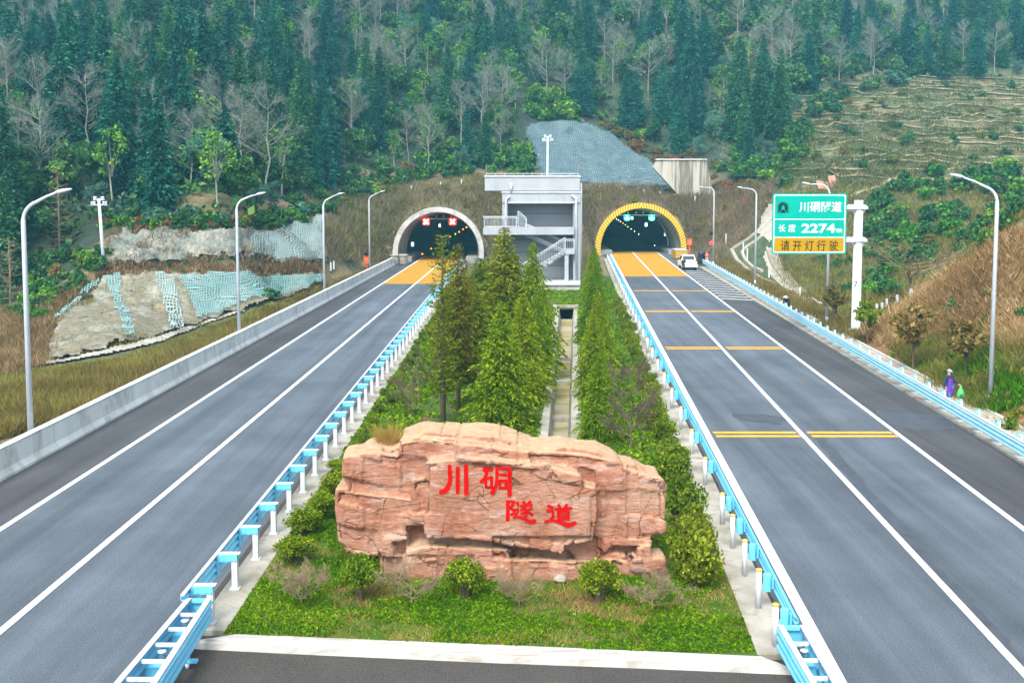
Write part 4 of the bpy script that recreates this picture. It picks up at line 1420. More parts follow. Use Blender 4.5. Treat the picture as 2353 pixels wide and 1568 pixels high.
for u, v, Y, c in ((1411, 500.5, 176, 'green_lit'), (1416, 503, 179, 'cool_lit'), (1420.5, 505.5, 182, 'cool_lit'), (1425, 509, 185, 'cool_lit'), (1431, 512.5, 188, 'orange_lit'), (1436.5, 516.5, 192, 'lime_lit'), (1442, 521, 196, 'cool_lit'), (1450, 526, 200, 'cool_lit'), (1457.5, 531.5, 205, 'cool_lit'), (1467, 538, 210, 'cool_lit'), (1477, 545.5, 208, 'orange_lit'), (1489, 553.5, 200, 'cool_lit'), (1503.5, 564, 188, 'cool_lit'), (1520, 575.5, 176, 'cool_lit')):
    stud(pR, u, v, Y, c, 0.085)
def panel(g, u, v, Y, w_, h):
    p = A(u, v, Y) - Vector(g.location); m_ = MB(); m_.box(p, (w_, 0.05, h)); m_.build('exit_panel', M['sign_lit'], g)
panel(pL, 947.5, 561, 154, 0.35, 0.6); panel(pL, 1010, 518, 175, 0.3, 0.5)
panel(pR, 1452, 501, 195, 0.35, 0.5); panel(pR, 1484, 516, 185, 0.4, 0.65); panel(pR, 1528.5, 538, 176, 0.4, 0.6)

# ------------------------------------------------------------------ control building
BY = 102.0
bp = lambda u, v: (A(u, v, BY).x, A(u, v, BY).z)
g = thing('control_building', 'tall pale grey tunnel control building with outside stairs between the two mouths', 'building', (A(1240, 650, BY).x, BY, 0))
bx, by = g.location.x, BY
def bb(name, u0, v0, u1, v1, y0, y1, mat, parent=None):
    (xa, zb), (xb, za) = bp(u0, v0), bp(u1, v1)
    m_ = MB(); m_.box(((xa + xb) / 2, (y0 + y1) / 2, (za + zb) / 2), (abs(xb - xa), y1 - y0, abs(zb - za)))
    return m_.build(name, M[mat], parent or g, True)
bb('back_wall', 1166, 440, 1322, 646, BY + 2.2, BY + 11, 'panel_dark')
bb('roof_slab', 1113.5, 406, 1331.5, 438, BY - 0.1, BY + 12, 'panel')
bb('roof_coping', 1112, 402.8, 1333, 406.5, BY - 0.2, BY + 12.1, 'trim_white')
bb('upper_band', 1158, 438.3, 1330, 441.5, BY + 0.1, BY + 11.5, 'trim_white')
bb('fascia', 1153.5, 441.8, 1333.5, 465, BY - 0.15, BY + 11.4, 'panel')
bb('fascia_trim', 1152, 439.6, 1334.5, 443.2, BY - 0.25, BY + 0.1, 'trim_white')
bb('fascia_trim', 1160, 464.4, 1326, 467, BY - 0.2, BY + 0.4, 'trim_white')
bb('column', 1154, 465.2, 1166.5, 646, BY, BY + 11.3, 'panel')
bb('column', 1317.5, 465.2, 1333, 646, BY, BY + 11.3, 'panel')
for v in (491, 521, 552, 581, 613): bb('panel_joint', 1167, v, 1317, v + 1.0, BY + 2.17, BY + 2.21, 'dark_steel')
bb('balcony_slab', 1110, 522, 1318, 538.5, BY - 0.6, BY + 2.15, 'panel')
bb('door', 1162.5, 498, 1175.5, 521.8, BY + 2.08, BY + 2.19, 'door_brown')
bb('landing_slab', 1297, 572.5, 1319, 583, BY - 0.6, BY + 2.0, 'panel')
bb('landing_column', 1296.5, 583, 1305, 646, BY - 0.5, BY + 0.1, 'panel')
bb('plinth', 1170, 644.5, 1331, 651.5, BY - 1.6, BY + 11.6, 'trim_white')
bb('plinth_base', 1172, 651.5, 1330, 672, BY - 1.4, BY + 11.5, 'kerb_white')
# downpipes
for pts in ([(1171, 450.5), (1163, 457), (1162, 466), (1162, 640)], [(1312.5, 448), (1321.5, 455), (1323, 466), (1323, 644)]):
    m_ = MB(); m_.tube([(bp(u, v)[0], BY - 0.32, bp(u, v)[1]) for u, v in pts], 0.11, 8); m_.build('downpipe', M['trim_white'], g, True)
for u, v0, v1 in ((1174, 421, 441),):
    m_ = MB(); m_.tube([(bp(u, v0)[0], BY - 0.22, bp(u, v0)[1]), (bp(u, v1)[0], BY - 0.22, bp(u, v1)[1])], 0.13, 8); m_.build('downpipe', M['trim_white'], g, True)
m_ = MB(); m_.tube([(bp(1335.5, 420)[0], BY + 0.5, bp(1335.5, 420)[1]), (bp(1335.5, 640)[0], BY + 0.5, bp(1335.5, 640)[1])], 0.1, 8); m_.build('downpipe', M['trim_white'], g, True)
# roof rail and lightning rods
m_ = MB()
xa, zt = bp(1117, 398.5); xb, _z = bp(1329, 398.5); zc = bp(1117, 403)[1]
m_.bar((xa, BY, zt), (xb, BY, zt), 0.05, 0.05)
for k in range(11):
    x = xa + (xb - xa) * k / 10; m_.bar((x, BY, zc), (x, BY, zt), 0.04, 0.04)
m_.build('roof_rail', M['lamp_white'], g, True)
for u in (1117, 1327):
    m_ = MB(); x, z = bp(u, 404); z2 = bp(u, 378)[1]
    m_.tube([(x, BY + 0.2, z), (x, BY + 0.2, z2)], [0.05, 0.025], 6); m_.build('lightning_rod', M['bark_pale'], g, True)
# railings and stair flights
def railing(name, p, q, h=1.05, sp=0.14):
    p, q = Vector(p), Vector(q)
    m_ = MB(); L = (q - p).length
    up = Vector((0, 0, h))
    m_.bar(p + up, q + up, 0.08, 0.08); m_.bar(p + up * 0.86, q + up * 0.86, 0.05, 0.05); m_.bar(p + up * 0.1, q + up * 0.1, 0.05, 0.05)
    n = max(2, int(L / sp))
    for k in range(n + 1):
        c = p.lerp(q, k / n)
        w_ = 0.07 if k in (0, n) else 0.025
        m_.bar(c + up * 0.02, c + up * (1.0 if k in (0, n) else 0.86), w_, w_)
    return m_.build(name, M['lamp_white'], g, True)
def b3(u, v, dy): x, z = bp(u, v); return (x, BY + dy, z)
railing('railing', b3(1110.5, 522, -0.5), b3(1186.5, 522, -0.5), 1.1)
railing('railing', b3(1110.5, 522, -0.5), b3(1110.5, 522, 2.0), 1.1)
railing('railing', b3(1190, 522, 0.2), b3(1209, 538, 0.2), 1.65)
def flight(p, q, w_, n):
    p, q = Vector(p), Vector(q)
    m_ = MB()
    m_.bar(p + Vector((0, w_ / 2, -0.12)), q + Vector((0, w_ / 2, -0.12)), w_, 0.16)
    for k in range(n):
        c = p.lerp(q, (k + 0.5) / n)
        m_.box(c + Vector((0, w_ / 2, 0.02)), (abs(q.x - p.x) / n, w_, abs(q.z - p.z) / n + 0.05))
    return m_.build('stair_flight', M['panel'], g, True)
flight(b3(1207, 539, 0.5), b3(1297, 578, 0.5), 1.3, 11)
flight(b3(1298, 577, -0.6), b3(1196, 644, -0.6), 1.0, 13)
railing('railing', b3(1207, 536, 0.4), b3(1296, 577, 0.4), 1.0, 0.2)
railing('railing', b3(1297, 574, -0.62), b3(1192, 640, -0.62), 1.3, 0.2)
railing('railing', b3(1298, 572.5, -0.5), b3(1318, 572.5, -0.5), 1.05, 0.18)
# thin dark strip at the foot of the back wall
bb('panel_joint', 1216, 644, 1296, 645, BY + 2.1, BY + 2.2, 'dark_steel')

# ------------------------------------------------------------------ utility poles and wires
def utility(label, base, ztop, lean=0.0):
    g = thing('utility_pole', label, 'utility pole', base)
    h = ztop - base[2]
    m_ = MB(); m_.tube([(0, 0, -0.5), (lean, 0, h)], [0.17, 0.12], 10); m_.build('pole', M['post_white'], g)
    for dz, w_ in ((-0.12, 0.5), (-0.55, 0.72)):
        m_ = MB(); m_.bar((lean - w_, 0, h + dz), (lean + w_, 0, h + dz), 0.09, 0.09); co = m_.build('crossarm', M['lamp_white'], g)
        for x in (-w_ + 0.12, -w_ * 0.55, w_ * 0.55, w_ - 0.12):
            i_ = MB(); i_.lathe((lean + x, 0, h + dz), [(0.06, 0.04), (0.13, 0.12), (0.07, 0.16), (0.13, 0.22), (0.05, 0.3)], 8); i_.build('insulator', M['post_white'], co)
    return g
p = hit(240, 612)[0]
utility('white concrete utility pole with crossarms above the left cut slope', (p.x, p.y, p.z - 0.2), A(227, 456, p.y).z, A(227, 456, p.y).x - p.x)
pb = A(1256, 420, 128.0)
utility('white utility pole with crossarms rising behind the grey building roof', (pb.x, 128.0, tz(pb.x, 128.0)), A(1258, 313, 128.0).z, 0.1)

# ------------------------------------------------------------------ retaining wall on the right mound
def ret():
    Y = 174.5
    q = [A(1500, 385, Y), A(1508, 370, Y), A(1621, 366, Y), A(1648, 484, Y), A(1600, 480, Y), A(1560, 450, Y)]
    poly = [(p.x, p.z) for p in q]
    m_ = MB(); m_.prism(poly, Y - 0.2, Y + 1.2)
    o = m_.build('retaining_wall', M['ret_wall'])
    tag(o, 'pale streaked concrete retaining wall with a sloping end above the right mound', 'retaining wall')
    top = MB(); a, b_ = A(1508, 369, Y), A(1621, 365, Y)
    top.box(((a.x + b_.x) / 2, Y + 0.4, (a.z + b_.z) / 2 + 0.05), (b_.x - a.x + 0.3, 1.6, 0.25)); top.build('coping', M['kerb_white'], o)
m, nt, b = _nodes('streaked concrete wall')
co = _coord(nt, (1, 1, 0.06))
f = _noise(nt, co, 0.75, 5, 0.65)
col = _ramp(nt, f, [(0.36, (0.40, 0.375, 0.31)), (0.48, (0.33, 0.31, 0.26)), (0.56, (0.11, 0.095, 0.065)), (0.66, (0.31, 0.285, 0.23))])
nt.links.new(col, b.inputs['Base Color']); b.inputs['Roughness'].default_value = 0.95
M['ret_wall'] = m
ret()

# ------------------------------------------------------------------ boxes, barriers and posts by the mouths
def phone_box(label, u, v, Y, z):
    p = A(u, v, Y); g = thing('emergency_phone', label, 'emergency phone', (p.x, Y, z))
    m_ = MB(); m_.box((0, 0, 0.55), (0.18, 0.16, 1.3)); m_.build('post', M['orange_box'], g)
    m_ = MB(); m_.box((0, 0, 1.65), (0.72, 0.5, 0.95)); m_.box((0, -0.05, 2.15), (0.8, 0.6, 0.06)); h = m_.build('cabinet', M['orange_box'], g)
    m_ = MB(); m_.box((0.0, -0.262, 1.72), (0.3, 0.02, 0.35)); m_.build('door_panel', M['cloth_orange'], h)
phone_box('orange roadside phone cabinet left of the plain grey tunnel mouth', 842.5, 612, 126, -0.1)
phone_box('orange roadside phone cabinet right of the striped tunnel mouth', 1583, 590, 158, 0.6)
p = A(917, 602, 139); g = thing('crash_cushion', 'beige double barrel crash cushion at the end of the left parapet', 'crash cushion', (p.x, 139, 0))
for s in (-1, 1):
    m_ = MB(); m_.lathe((s * 0.62, 0, 0), [(0.55, 0.0), (0.58, 0.3), (0.56, 0.55), (0.6, 0.6), (0.57, 0.9), (0.6, 1.2), (0.66, 1.25), (0.66, 1.45), (0.3, 1.5)], 14); m_.build('barrel', M['paver'], g)
(a, b_) = (A(1547, 600, 152), A(1574, 600, 152))
g = thing('hazard_barrier', 'yellow and black striped block beside the pickup at the right tunnel mouth', 'barrier', ((a.x + b_.x) / 2, 152, 0.1))
m, nt, b = _nodes('diagonal hazard stripes')
tc = nt.nodes.new('ShaderNodeTexCoord'); s = nt.nodes.new('ShaderNodeSeparateXYZ'); nt.links.new(tc.outputs['Object'], s.inputs[0])
f = _math(nt, 'LESS_THAN', _math(nt, 'FRACT', _math(nt, 'MULTIPLY', _math(nt, 'ADD', s.outputs[0], _math(nt, 'ADD', s.outputs[2], s.outputs[1])), 2.6)), 0.45)
nt.links.new(_mix(nt, f, (0.70, 0.42, 0.02), (0.03, 0.025, 0.02)), b.inputs['Base Color'])
M['hazard_diag'] = m
m_ = MB(); m_.box((0, 0, 0.65), (b_.x - a.x, 4.0, 1.25)); m_.build('block', M['hazard_diag'], g)
m_ = MB(); m_.box((0, 0, 1.32), (b_.x - a.x + 0.1, 4.1, 0.1)); m_.build('top_slab', M['kerb_white'], g)

fp = [(945, 440, 427), (1012, 432, 418), (1060, 427, 412), (1376, 440, 430), (1428, 443, 434), (1479, 447, 437), (1516, 452, 441), (1596, 468, 450), (1667, 565, 537), (1707, 582, 556), (1716, 603, 571), (1766, 638, 620), (1837, 685, 660), (2013, 728, 698), (2025, 722, 702), (2036, 712, 690), (2060, 703, 691), (2092, 695, 680), (818, 470, 455), (767, 617, 600), (760, 620, 604)]
pmsh = MB(); pmsh.box((0, 0, 0.45), (0.16, 0.16, 1.1)); pmsh.box((0, 0, 1.01), (0.18, 0.18, 0.03))
pmsh = pmsh.mesh('fence_post'); pmsh.materials.append(M['post_white'])
flab = {0: 'small white boundary post in the brown scrub above the left tunnel mouth', 3: 'small white boundary post on the mound crest above the striped tunnel mouth', 8: 'small white boundary post beside the winding track on the right slope', 13: 'small white boundary post along the top of the tawny right bank', 18: 'small white boundary post in the scrub left of the plain tunnel mouth'}
cur = None
for k, (u, v, vt) in enumerate(fp):
    cur = flab.get(k, cur)
    p, n_ = hit(u, v)
    if p is None: continue
    o = bpy.data.objects.new('fence_post', pmsh); COL.objects.link(o)
    o.location = p
    hgt = (v - vt) * p.y / FPX
    o.scale = (1, 1, max(0.9, min(2.2, hgt)))
    tag(o, cur, 'post', 'white posts: ' + cur[6:])
# rusty sheets of a ruined hut on the terraces
p = hit(1898, 435)[0]
if p:
    g = thing('collapsed_hut', 'rust red sheets of a collapsed hut on the terraces above the sign', 'ruin', p)
    m_ = MB(); Mx = Matrix.Rotation(radians(50), 3, 'X') @ Matrix.Rotation(radians(12), 3, 'Y'); m_.box((-0.5, 0, 0.6), (1.9, 1.6, 0.06), M=Mx); m_.build('roof_sheet', M['brick'], g)
    m_ = MB(); Mx = Matrix.Rotation(radians(62), 3, 'X') @ Matrix.Rotation(radians(-22), 3, 'Y'); m_.box((1.0, 0.3, 1.1), (1.0, 2.2, 0.06), M=Mx); m_.build('roof_sheet', M['brick'], g)
# ------------------------------------------------------------------ the inscribed rock
RY = 25.1
def rk(cx, cy):
    """survey of the rock face -> (x, z) on its front plane"""
    p = A((1150 + cx / 1.681) / 1.5774, (1450 + cy / 1.681) / 1.5774, RY)
    return p.x, p.z
def rock():
    parts = MB()
    def block(poly, fwd, back=1.25, grow=0.0, lean=0.0):
        pts = [rk(x, y) for x, y in poly]
        n = len(pts)
        cx = sum(p[0] for p in pts) / n; cz = sum(p[1] for p in pts) / n
        V = []
        for x, z in pts:   # front ring slightly smaller: a rounded arris
            V.append((cx + (x - cx) * 0.985, RY - fwd, cz + (z - cz) * 0.985))
        for x, z in pts:
            V.append((x, RY - fwd + 0.10, z))
        for x, z in pts:
            V.append((cx + (x - cx) * (1 - grow), RY + back, cz + (z - cz) * (1 - grow * 0.5)))
        F = [tuple(range(n)), tuple(range(3 * n - 1, 2 * n - 1, -1))]
        for r in range(2):
            F += [(r * n + i, (r + 1) * n + i, (r + 1) * n + (i + 1) % n, r * n + (i + 1) % n) for i in range(n)]
        parts.add(V, F)
    # stepped mass
    block([(150, 340), (300, 320), (480, 330), (490, 250), (620, 215), (900, 240), (1130, 275), (1300, 300), (1600, 325), (1845, 370), (1870, 420), (2095, 480), (2122, 520), (2118, 805), (2035, 830), (2025, 925), (2020, 1010), (2108, 1010), (2110, 1170), (1300, 1190), (380, 1160), (370, 935), (215, 925), (130, 830), (115, 650), (110, 545), (190, 530), (150, 450)], 0.0, 1.2)
    block([(112, 530), (190, 530), (640, 595), (662, 740), (560, 752), (545, 930), (380, 940), (212, 925), (132, 835), (118, 650)], 0.22, 1.0, 0.03)
    block([(148, 335), (300, 315), (490, 330), (655, 345), (662, 455), (570, 465), (575, 585), (190, 528), (146, 450)], 0.12, 1.0)
    block([(505, 255), (640, 225), (930, 262), (1180, 288), (1300, 305), (1310, 345), (900, 325), (662, 345), (500, 330)], 0.16, 1.3)
    block([(1290, 305), (1600, 328), (1848, 372), (1868, 415), (1660, 420), (1420, 362), (1310, 345)], 0.10, 1.3)
    block([(575, 470), (660, 450), (665, 740), (580, 720)], 0.30, 0.5)
    block([(662, 345), (860, 330), (1070, 350), (1240, 362), (1420, 375), (1600, 425), (1612, 485), (1688, 512), (1696, 690), (1672, 832), (1510, 850), (1490, 905), (1420, 890), (1170, 862), (1110, 832), (900, 800), (662, 800), (655, 600)], 0.46, 0.5)
    block([(860, 318), (1070, 335), (1240, 352), (1410, 365), (1400, 385), (1070, 362), (860, 345)], 0.52, 0.4)
    block([(1340, 390), (1600, 425), (1610, 485), (1340, 440)], 0.50, 0.3)
    block([(1690, 420), (1885, 410), (1890, 830), (1690, 835)], 0.14, 1.0)
    block([(1885, 430), (2105, 490), (2120, 800), (1900, 825)], 0.06, 1.0)
    block([(545, 890), (660, 868), (1168, 880), (1172, 935), (1580, 958), (1592, 1085), (1590, 1165), (560, 1165), (545, 1010)], 0.36, 0.6)
    block([(1010, 970), (1150, 965), (1190, 1010), (1180, 1160), (1020, 1160)], 0.50, 0.4)
    block([(1592, 960), (1790, 950), (2020, 1010), (2110, 1015), (2112, 1175), (1592, 1175)], 0.20, 0.8)
    block([(1690, 835), (2035, 835), (2025, 880), (1790, 885), (1690, 960)], 0.10, 0.8)
    block([(1945, 880), (2020, 870), (2030, 1000), (1960, 1010)], 0.24, 0.6)
    block([(1900, 945), (2108, 945), (2108, 1020), (1900, 1020)], 0.30, 0.6)
    block([(380, 940), (545, 935), (560, 1165), (385, 1150)], 0.10, 0.8)
    block([(385, 1090), (2110, 1095), (2240, 1215), (1300, 1220), (385, 1185)], 0.40, 1.0)
    block([(390, 1150), (2110, 1150), (2260, 1240), (1300, 1240), (390, 1215)], 0.55, 1.0)
    # stepped crest behind the front edge
    block([(490, 262), (625, 205), (1120, 235), (1300, 300), (1300, 420), (490, 420)], -0.25, 1.55)
    block([(1300, 318), (1500, 300), (1720, 330), (1820, 372), (1860, 420), (1300, 430)], -0.2, 1.5)
    block([(1840, 400), (1950, 415), (2080, 500), (2100, 560), (1840, 560)], -0.25, 1.35)
    block([(235, 330), (300, 300), (505, 310), (505, 420), (240, 420)], -0.2, 1.35)
    me = parts.mesh('rock_base')
    o = bpy.data.objects.new('rock_base', me); COL.objects.link(o)
    md = o.modifiers.new('r', 'REMESH'); md.mode = 'VOXEL'; md.voxel_size = 0.045
    md2 = o.modifiers.new('s', 'SMOOTH'); md2.factor = 0.25; md2.iterations = 1
    dg = bpy.context.evaluated_depsgraph_get()
    m2 = bpy.data.meshes.new_from_object(o.evaluated_get(dg))
    bpy.data.objects.remove(o)
    m2.name = 'landmark_rock'
    n = len(m2.vertices)
    co = np.empty(n * 3, dtype=np.float32); m2.vertices.foreach_get('co', co); co = co.reshape(-1, 3)
    no = np.empty(n * 3, dtype=np.float32); m2.vertices.foreach_get('normal', no); no = no.reshape(-1, 3)
    panel_lo, panel_hi = rk(700, 790), rk(1660, 380)
    cav = [[(545, 752), (655, 738), (662, 800), (1100, 835), (1160, 868), (640, 862), (560, 885)], [(465, 850), (545, 835), (545, 935), (470, 930)], [(1795, 872), (1950, 878), (1945, 925), (1900, 960), (1870, 935), (1795, 930)], [(1172, 872), (1490, 908), (1580, 955), (1172, 932)]]
    cav = [[rk(x, y) for x, y in q] for q in cav]
    for i in range(n):
        p = Vector(co[i]); nn = Vector(no[i])
        front = max(0.0, -nn.y)
        onpanel = panel_lo[0] < p.x < panel_hi[0] and panel_lo[1] < p.z < panel_hi[1] and p.y < RY - 0.38
        amp = 0.085 if not onpanel else 0.03
        d = noise.fractal(p * 0.9, 1.0, 2.0, 4) * amp * (0.2 if front > 0.7 else 0.7)
        d += noise.fractal(Vector((p.x * 1.2, p.y * 2.0, p.z * 5.0)), 1.0, 2.0, 3) * 0.016 * (0.35 if onpanel else 1)
        # chiselled, near horizontal beds
        bed = p.z + 0.10 * p.x * 0.4 + noise.noise(Vector((p.x * 0.5, 3.0, p.z * 0.3))) * 0.30
        ph = (bed / 0.62) % 1.0
        msk = noise.noise(Vector((p.x * 0.8, bed * 2.0, 9.0)))
        if ph < 0.07 and msk > -0.05: d -= 0.035 * (0.5 if onpanel else 1.0)
        # upright joints
        jx = p.x + noise.noise(Vector((p.z * 0.8, 1.0, 4.0))) * 0.25
        pj = (jx / 1.55 + 0.3 * math.floor(bed / 0.9)) % 1.0
        if pj < 0.025 and not onpanel: d -= 0.045
        # blocky fracture: each joint block stands a little proud or back
        if front > 0.35 and not onpanel:
            bx_ = math.floor((p.x + noise.noise(Vector((p.z * 0.7, 2.0, 1.0))) * 0.35) / 0.95 + 0.5 * math.floor(bed / 0.62))
            d += (noise.cell(Vector((bx_ * 1.37 + .5, math.floor(bed / 0.62) * 2.11 + .5, 3.5))) - 0.5) * 0.10
        co[i] += np.array(nn * d, dtype=np.float32)
        if front > 0.3 and p.y < RY + 0.1:
            for q in cav:
                if inpoly(p.x, p.z, q): co[i][1] += 0.30; break
    co[:, 2] = np.maximum(co[:, 2], -0.25)
    m2.vertices.foreach_set('co', co.ravel())
    m2.polygons.foreach_set('use_smooth', [True] * len(m2.polygons))
    m2.update()
    m2.materials.clear()
    # sandstone
    m, nt, b = _nodes('red sandstone')
    c = _coord(nt)
    f = _noise(nt, c, 0.75, 6, 0.62, 0.4)
    col = _ramp(nt, f, [(0.28, (0.27, 0.108, 0.065)), (0.44, (0.355, 0.165, 0.105)), (0.55, (0.40, 0.21, 0.145)), (0.70, (0.43, 0.27, 0.185))])
    f2 = _noise(nt, _coord(nt, (0.9, 0.9, 2.6)), 1.5, 6, 0.7, 0.5)
    col = _mix(nt, _ramp(nt, f2, [(0.53, (0, 0, 0)), (0.72, (0.75, 0.75, 0.75))]), col, (0.50, 0.42, 0.39))
    f5 = _noise(nt, _coord(nt, (2.2, 2.2, 0.45)), 1.1, 5, 0.65)
    col = _mix(nt, _ramp(nt, f5, [(0.56, (0, 0, 0)), (0.72, (0.45, 0.45, 0.45))]), col, (0.22, 0.14, 0.10))
    # fine dark cracks following the beds and a few slanting ones
    def crack(scale_, rot, th, w_):
        mp = nt.nodes.new('ShaderNodeMapping'); mp.inputs['Scale'].default_value = scale_; mp.inputs['Rotation'].default_value = rot
        nt.links.new(c, mp.inputs[0])
        vo = nt.nodes.new('ShaderNodeTexVoronoi'); vo.feature = 'DISTANCE_TO_EDGE'; vo.inputs['Scale'].default_value = 1.0; vo.inputs['Randomness'].default_value = 1.0
        wz = nt.nodes.new('ShaderNodeVectorMath'); wz.operation = 'MULTIPLY_ADD'
        nz = nt.nodes.new('ShaderNodeTexNoise'); nz.inputs['Scale'].default_value = 1.3; nz.inputs['Detail'].default_value = 4
        nt.links.new(mp.outputs[0], nz.inputs['Vector'])
        nt.links.new(nz.outputs[1], wz.inputs[0]); wz.inputs[1].default_value = (0.55, 0.55, 0.55); nt.links.new(mp.outputs[0], wz.inputs[2])
        nt.links.new(wz.outputs[0], vo.inputs['Vector'])
        return _math(nt, 'LESS_THAN', vo.outputs[0], w_)
    ck = _math(nt, 'MAXIMUM', crack((0.28, 0.3, 1.5), (0, radians(6), 0), 0, 0.010), crack((0.7, 0.4, 0.5), (0, radians(-18), 0), 0, 0.006))
    brk = _ramp(nt, _noise(nt, c, 0.9, 2), [(0.42, (0, 0, 0)), (0.55, (0.8, 0.8, 0.8))])
    ckm = _mix(nt, 1.0, ck, brk, 'MULTIPLY')
    col = _mix(nt, ckm, col, (0.10, 0.05, 0.03))
    # paler tone mixed in on upward faces
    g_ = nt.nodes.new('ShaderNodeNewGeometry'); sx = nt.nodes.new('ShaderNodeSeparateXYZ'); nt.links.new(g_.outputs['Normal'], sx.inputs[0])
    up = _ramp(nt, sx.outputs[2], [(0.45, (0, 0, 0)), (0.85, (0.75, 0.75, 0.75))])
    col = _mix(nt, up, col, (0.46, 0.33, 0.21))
    f3 = _noise(nt, c, 7.0, 6, 0.75)
    col = _mix(nt, 1.0, col, _ramp(nt, f3, [(0.3, (0.78, 0.76, 0.74)), (0.65, (1.15, 1.13, 1.1))]), 'MULTIPLY')
    nt.links.new(col, b.inputs['Base Color'])
    b.inputs['Roughness'].default_value = 0.9
    b.inputs['Specular IOR Level'].default_value = 0.08
    hb = _noise(nt, _coord(nt, (1, 1, 2.2)), 5.0, 8, 0.72)
    _bump(nt, b, hb, 1.0, 0.09)
    o = link_mesh('landmark_rock', m2, m)
    tag(o, 'long red sandstone rock carved with four red characters at the front of the median', 'rock')
    # ---- the four characters, as brush strokes
    bv = BVHTree.FromPolygons([Vector(p) for p in co], [tuple(p.vertices) for p in m2.polygons])
    def cr(x, y):
        p = A((1560 + x / 3.922) / 1.5774, (1650 + y / 3.922) / 1.5774, RY - 0.46)
        return p.x, p.z
    k_ = (cr(100, 0)[0] - cr(0, 0)[0]) / 100
    def char(strokes):
        mb = MB(); off = 0.0
        for pts, ws in strokes:
            if not isinstance(ws, (list, tuple)): ws = [ws] * len(pts)
            # resample as a smooth polyline
            P, W = [], []
            m3 = len(pts)
            for i in range(m3 - 1):
                p0 = Vector(pts[max(i - 1, 0)]); p1 = Vector(pts[i]); p2 = Vector(pts[i + 1]); p3 = Vector(pts[min(i + 2, m3 - 1)])
                ns = 5 if m3 > 2 else 2
                for s_ in range(ns):
                    t = s_ / ns
                    q = 0.5 * ((2 * p1) + (p2 - p0) * t + (2 * p0 - 5 * p1 + 4 * p2 - p3) * t * t + (3 * p1 - p0 - 3 * p2 + p3) * t ** 3)
                    P.append(q); W.append(ws[i] + (ws[i + 1] - ws[i]) * t)
            P.append(Vector(pts[-1])); W.append(ws[-1])
            Lft, Rgt = [], []
            for i in range(len(P)):
                d = (P[min(i + 1, len(P) - 1)] - P[max(i - 1, 0)]).normalized()
                nrm = Vector((-d.y, d.x))
                jw = W[i] * 0.575 * (1 + 0.07 * noise.noise(Vector((P[i].x * 0.03, P[i].y * 0.03, 1.0))))
                Lft.append(P[i] + nrm * jw); Rgt.append(P[i] - nrm * jw)
            d0 = (P[0] - P[1]).normalized() * W[0] * 0.30; d1 = (P[-1] - P[-2]).normalized() * W[-1] * 0.30
            capa = [Rgt[0] * 0.72 + Lft[0] * 0.28 + d0, Rgt[0] * 0.28 + Lft[0] * 0.72 + d0]
            capb = [Lft[-1] * 0.72 + Rgt[-1] * 0.28 + d1, Lft[-1] * 0.28 + Rgt[-1] * 0.72 + d1]
            # strip of quads laid on the stone
            Ls = [capa[1]] + Lft + [capb[0]]; Rs = [capa[0]] + Rgt + [capb[1]]
            V, F = [], []
            for l, r in zip(Ls, Rs):
                for q in (l, l.lerp(r, 0.5), r):
                    x, z = cr(q.x, q.y)
                    h = bv.ray_cast(Vector((x, RY - 3, z)), Vector((0, 1, 0)))
                    y = h[0].y if h[0] is not None else RY - 0.46
                    V.append((x, y - 0.016 - off, z))
            for i in range(len(Ls) - 1):
                for j in range(2):
                    a = i * 3 + j
                    F.append((a, a + 1, a + 4, a + 3))
            nv = len(V)
            V += [(x, y + 0.03, z) for x, y, z in V]
            ring = [i * 3 for i in range(len(Ls))] + [(len(Ls) - 1) * 3 + 1] + [i * 3 + 2 for i in reversed(range(len(Ls)))] + [1]
            F += [(a, b2, b2 + nv, a + nv) for a, b2 in zip(ring, ring[1:] + ring[:1])]
            mb.add(V, F)
            off += 0.0011
        return mb.build('inscription', M['inscription'], o)
    char([([(268, 140), (276, 250), (277, 350), (250, 440), (200, 500), (140, 518)], [46, 54, 52, 60, 66, 58]), ([(385, 170), (386, 525)], 52), ([(503, 140), (510, 545)], [54, 60])])
    char([([(752, 195), (885, 195)], [50, 36]), ([(802, 200), (790, 275), (755, 335), (715, 370)], [42, 42, 44, 46]), ([(785, 330), (785, 450)], 34), ([(790, 325), (872, 300)], 34), ([(866, 295), (866, 455)], 36), ([(790, 448), (862, 448)], 34),
          ([(942, 165), (942, 330), (922, 440), (872, 535)], [42, 38, 46, 62]), ([(950, 175), (1135, 180)], 38), ([(1126, 175), (1121, 565)], 52), ([(980, 268), (1085, 270)], 34), ([(985, 345), (985, 468)], 34), ([(985, 352), (1080, 352)], 32), ([(1071, 345), (1071, 470)], 34), ([(985, 456), (1071, 456)], 34)])
    char([([(1098, 650), (1096, 915)], 46), ([(1075, 648), (1185, 645)], 32), ([(1188, 648), (1162, 700), (1132, 745)], 36), ([(1132, 745), (1186, 778), (1182, 812), (1145, 832)], 32),
          ([(1228, 660), (1252, 708)], [36, 24]), ([(1180, 772), (1245, 755)], 28), ([(1244, 755), (1232, 805), (1200, 865)], 28), ([(1175, 880), (1240, 868), (1330, 892), (1420, 938), (1482, 920)], [26, 30, 36, 52, 44]),
          ([(1320, 645), (1345, 692)], 34), ([(1418, 645), (1365, 702)], 34), ([(1282, 712), (1440, 692)], 30), ([(1362, 705), (1320, 745), (1282, 772)], 26), ([(1305, 752), (1360, 762), (1376, 800), (1338, 860)], [24, 28, 34, 30]), ([(1358, 782), (1285, 832)], 26), ([(1438, 735), (1378, 772)], 26), ([(1372, 772), (1445, 838)], [26, 36])])
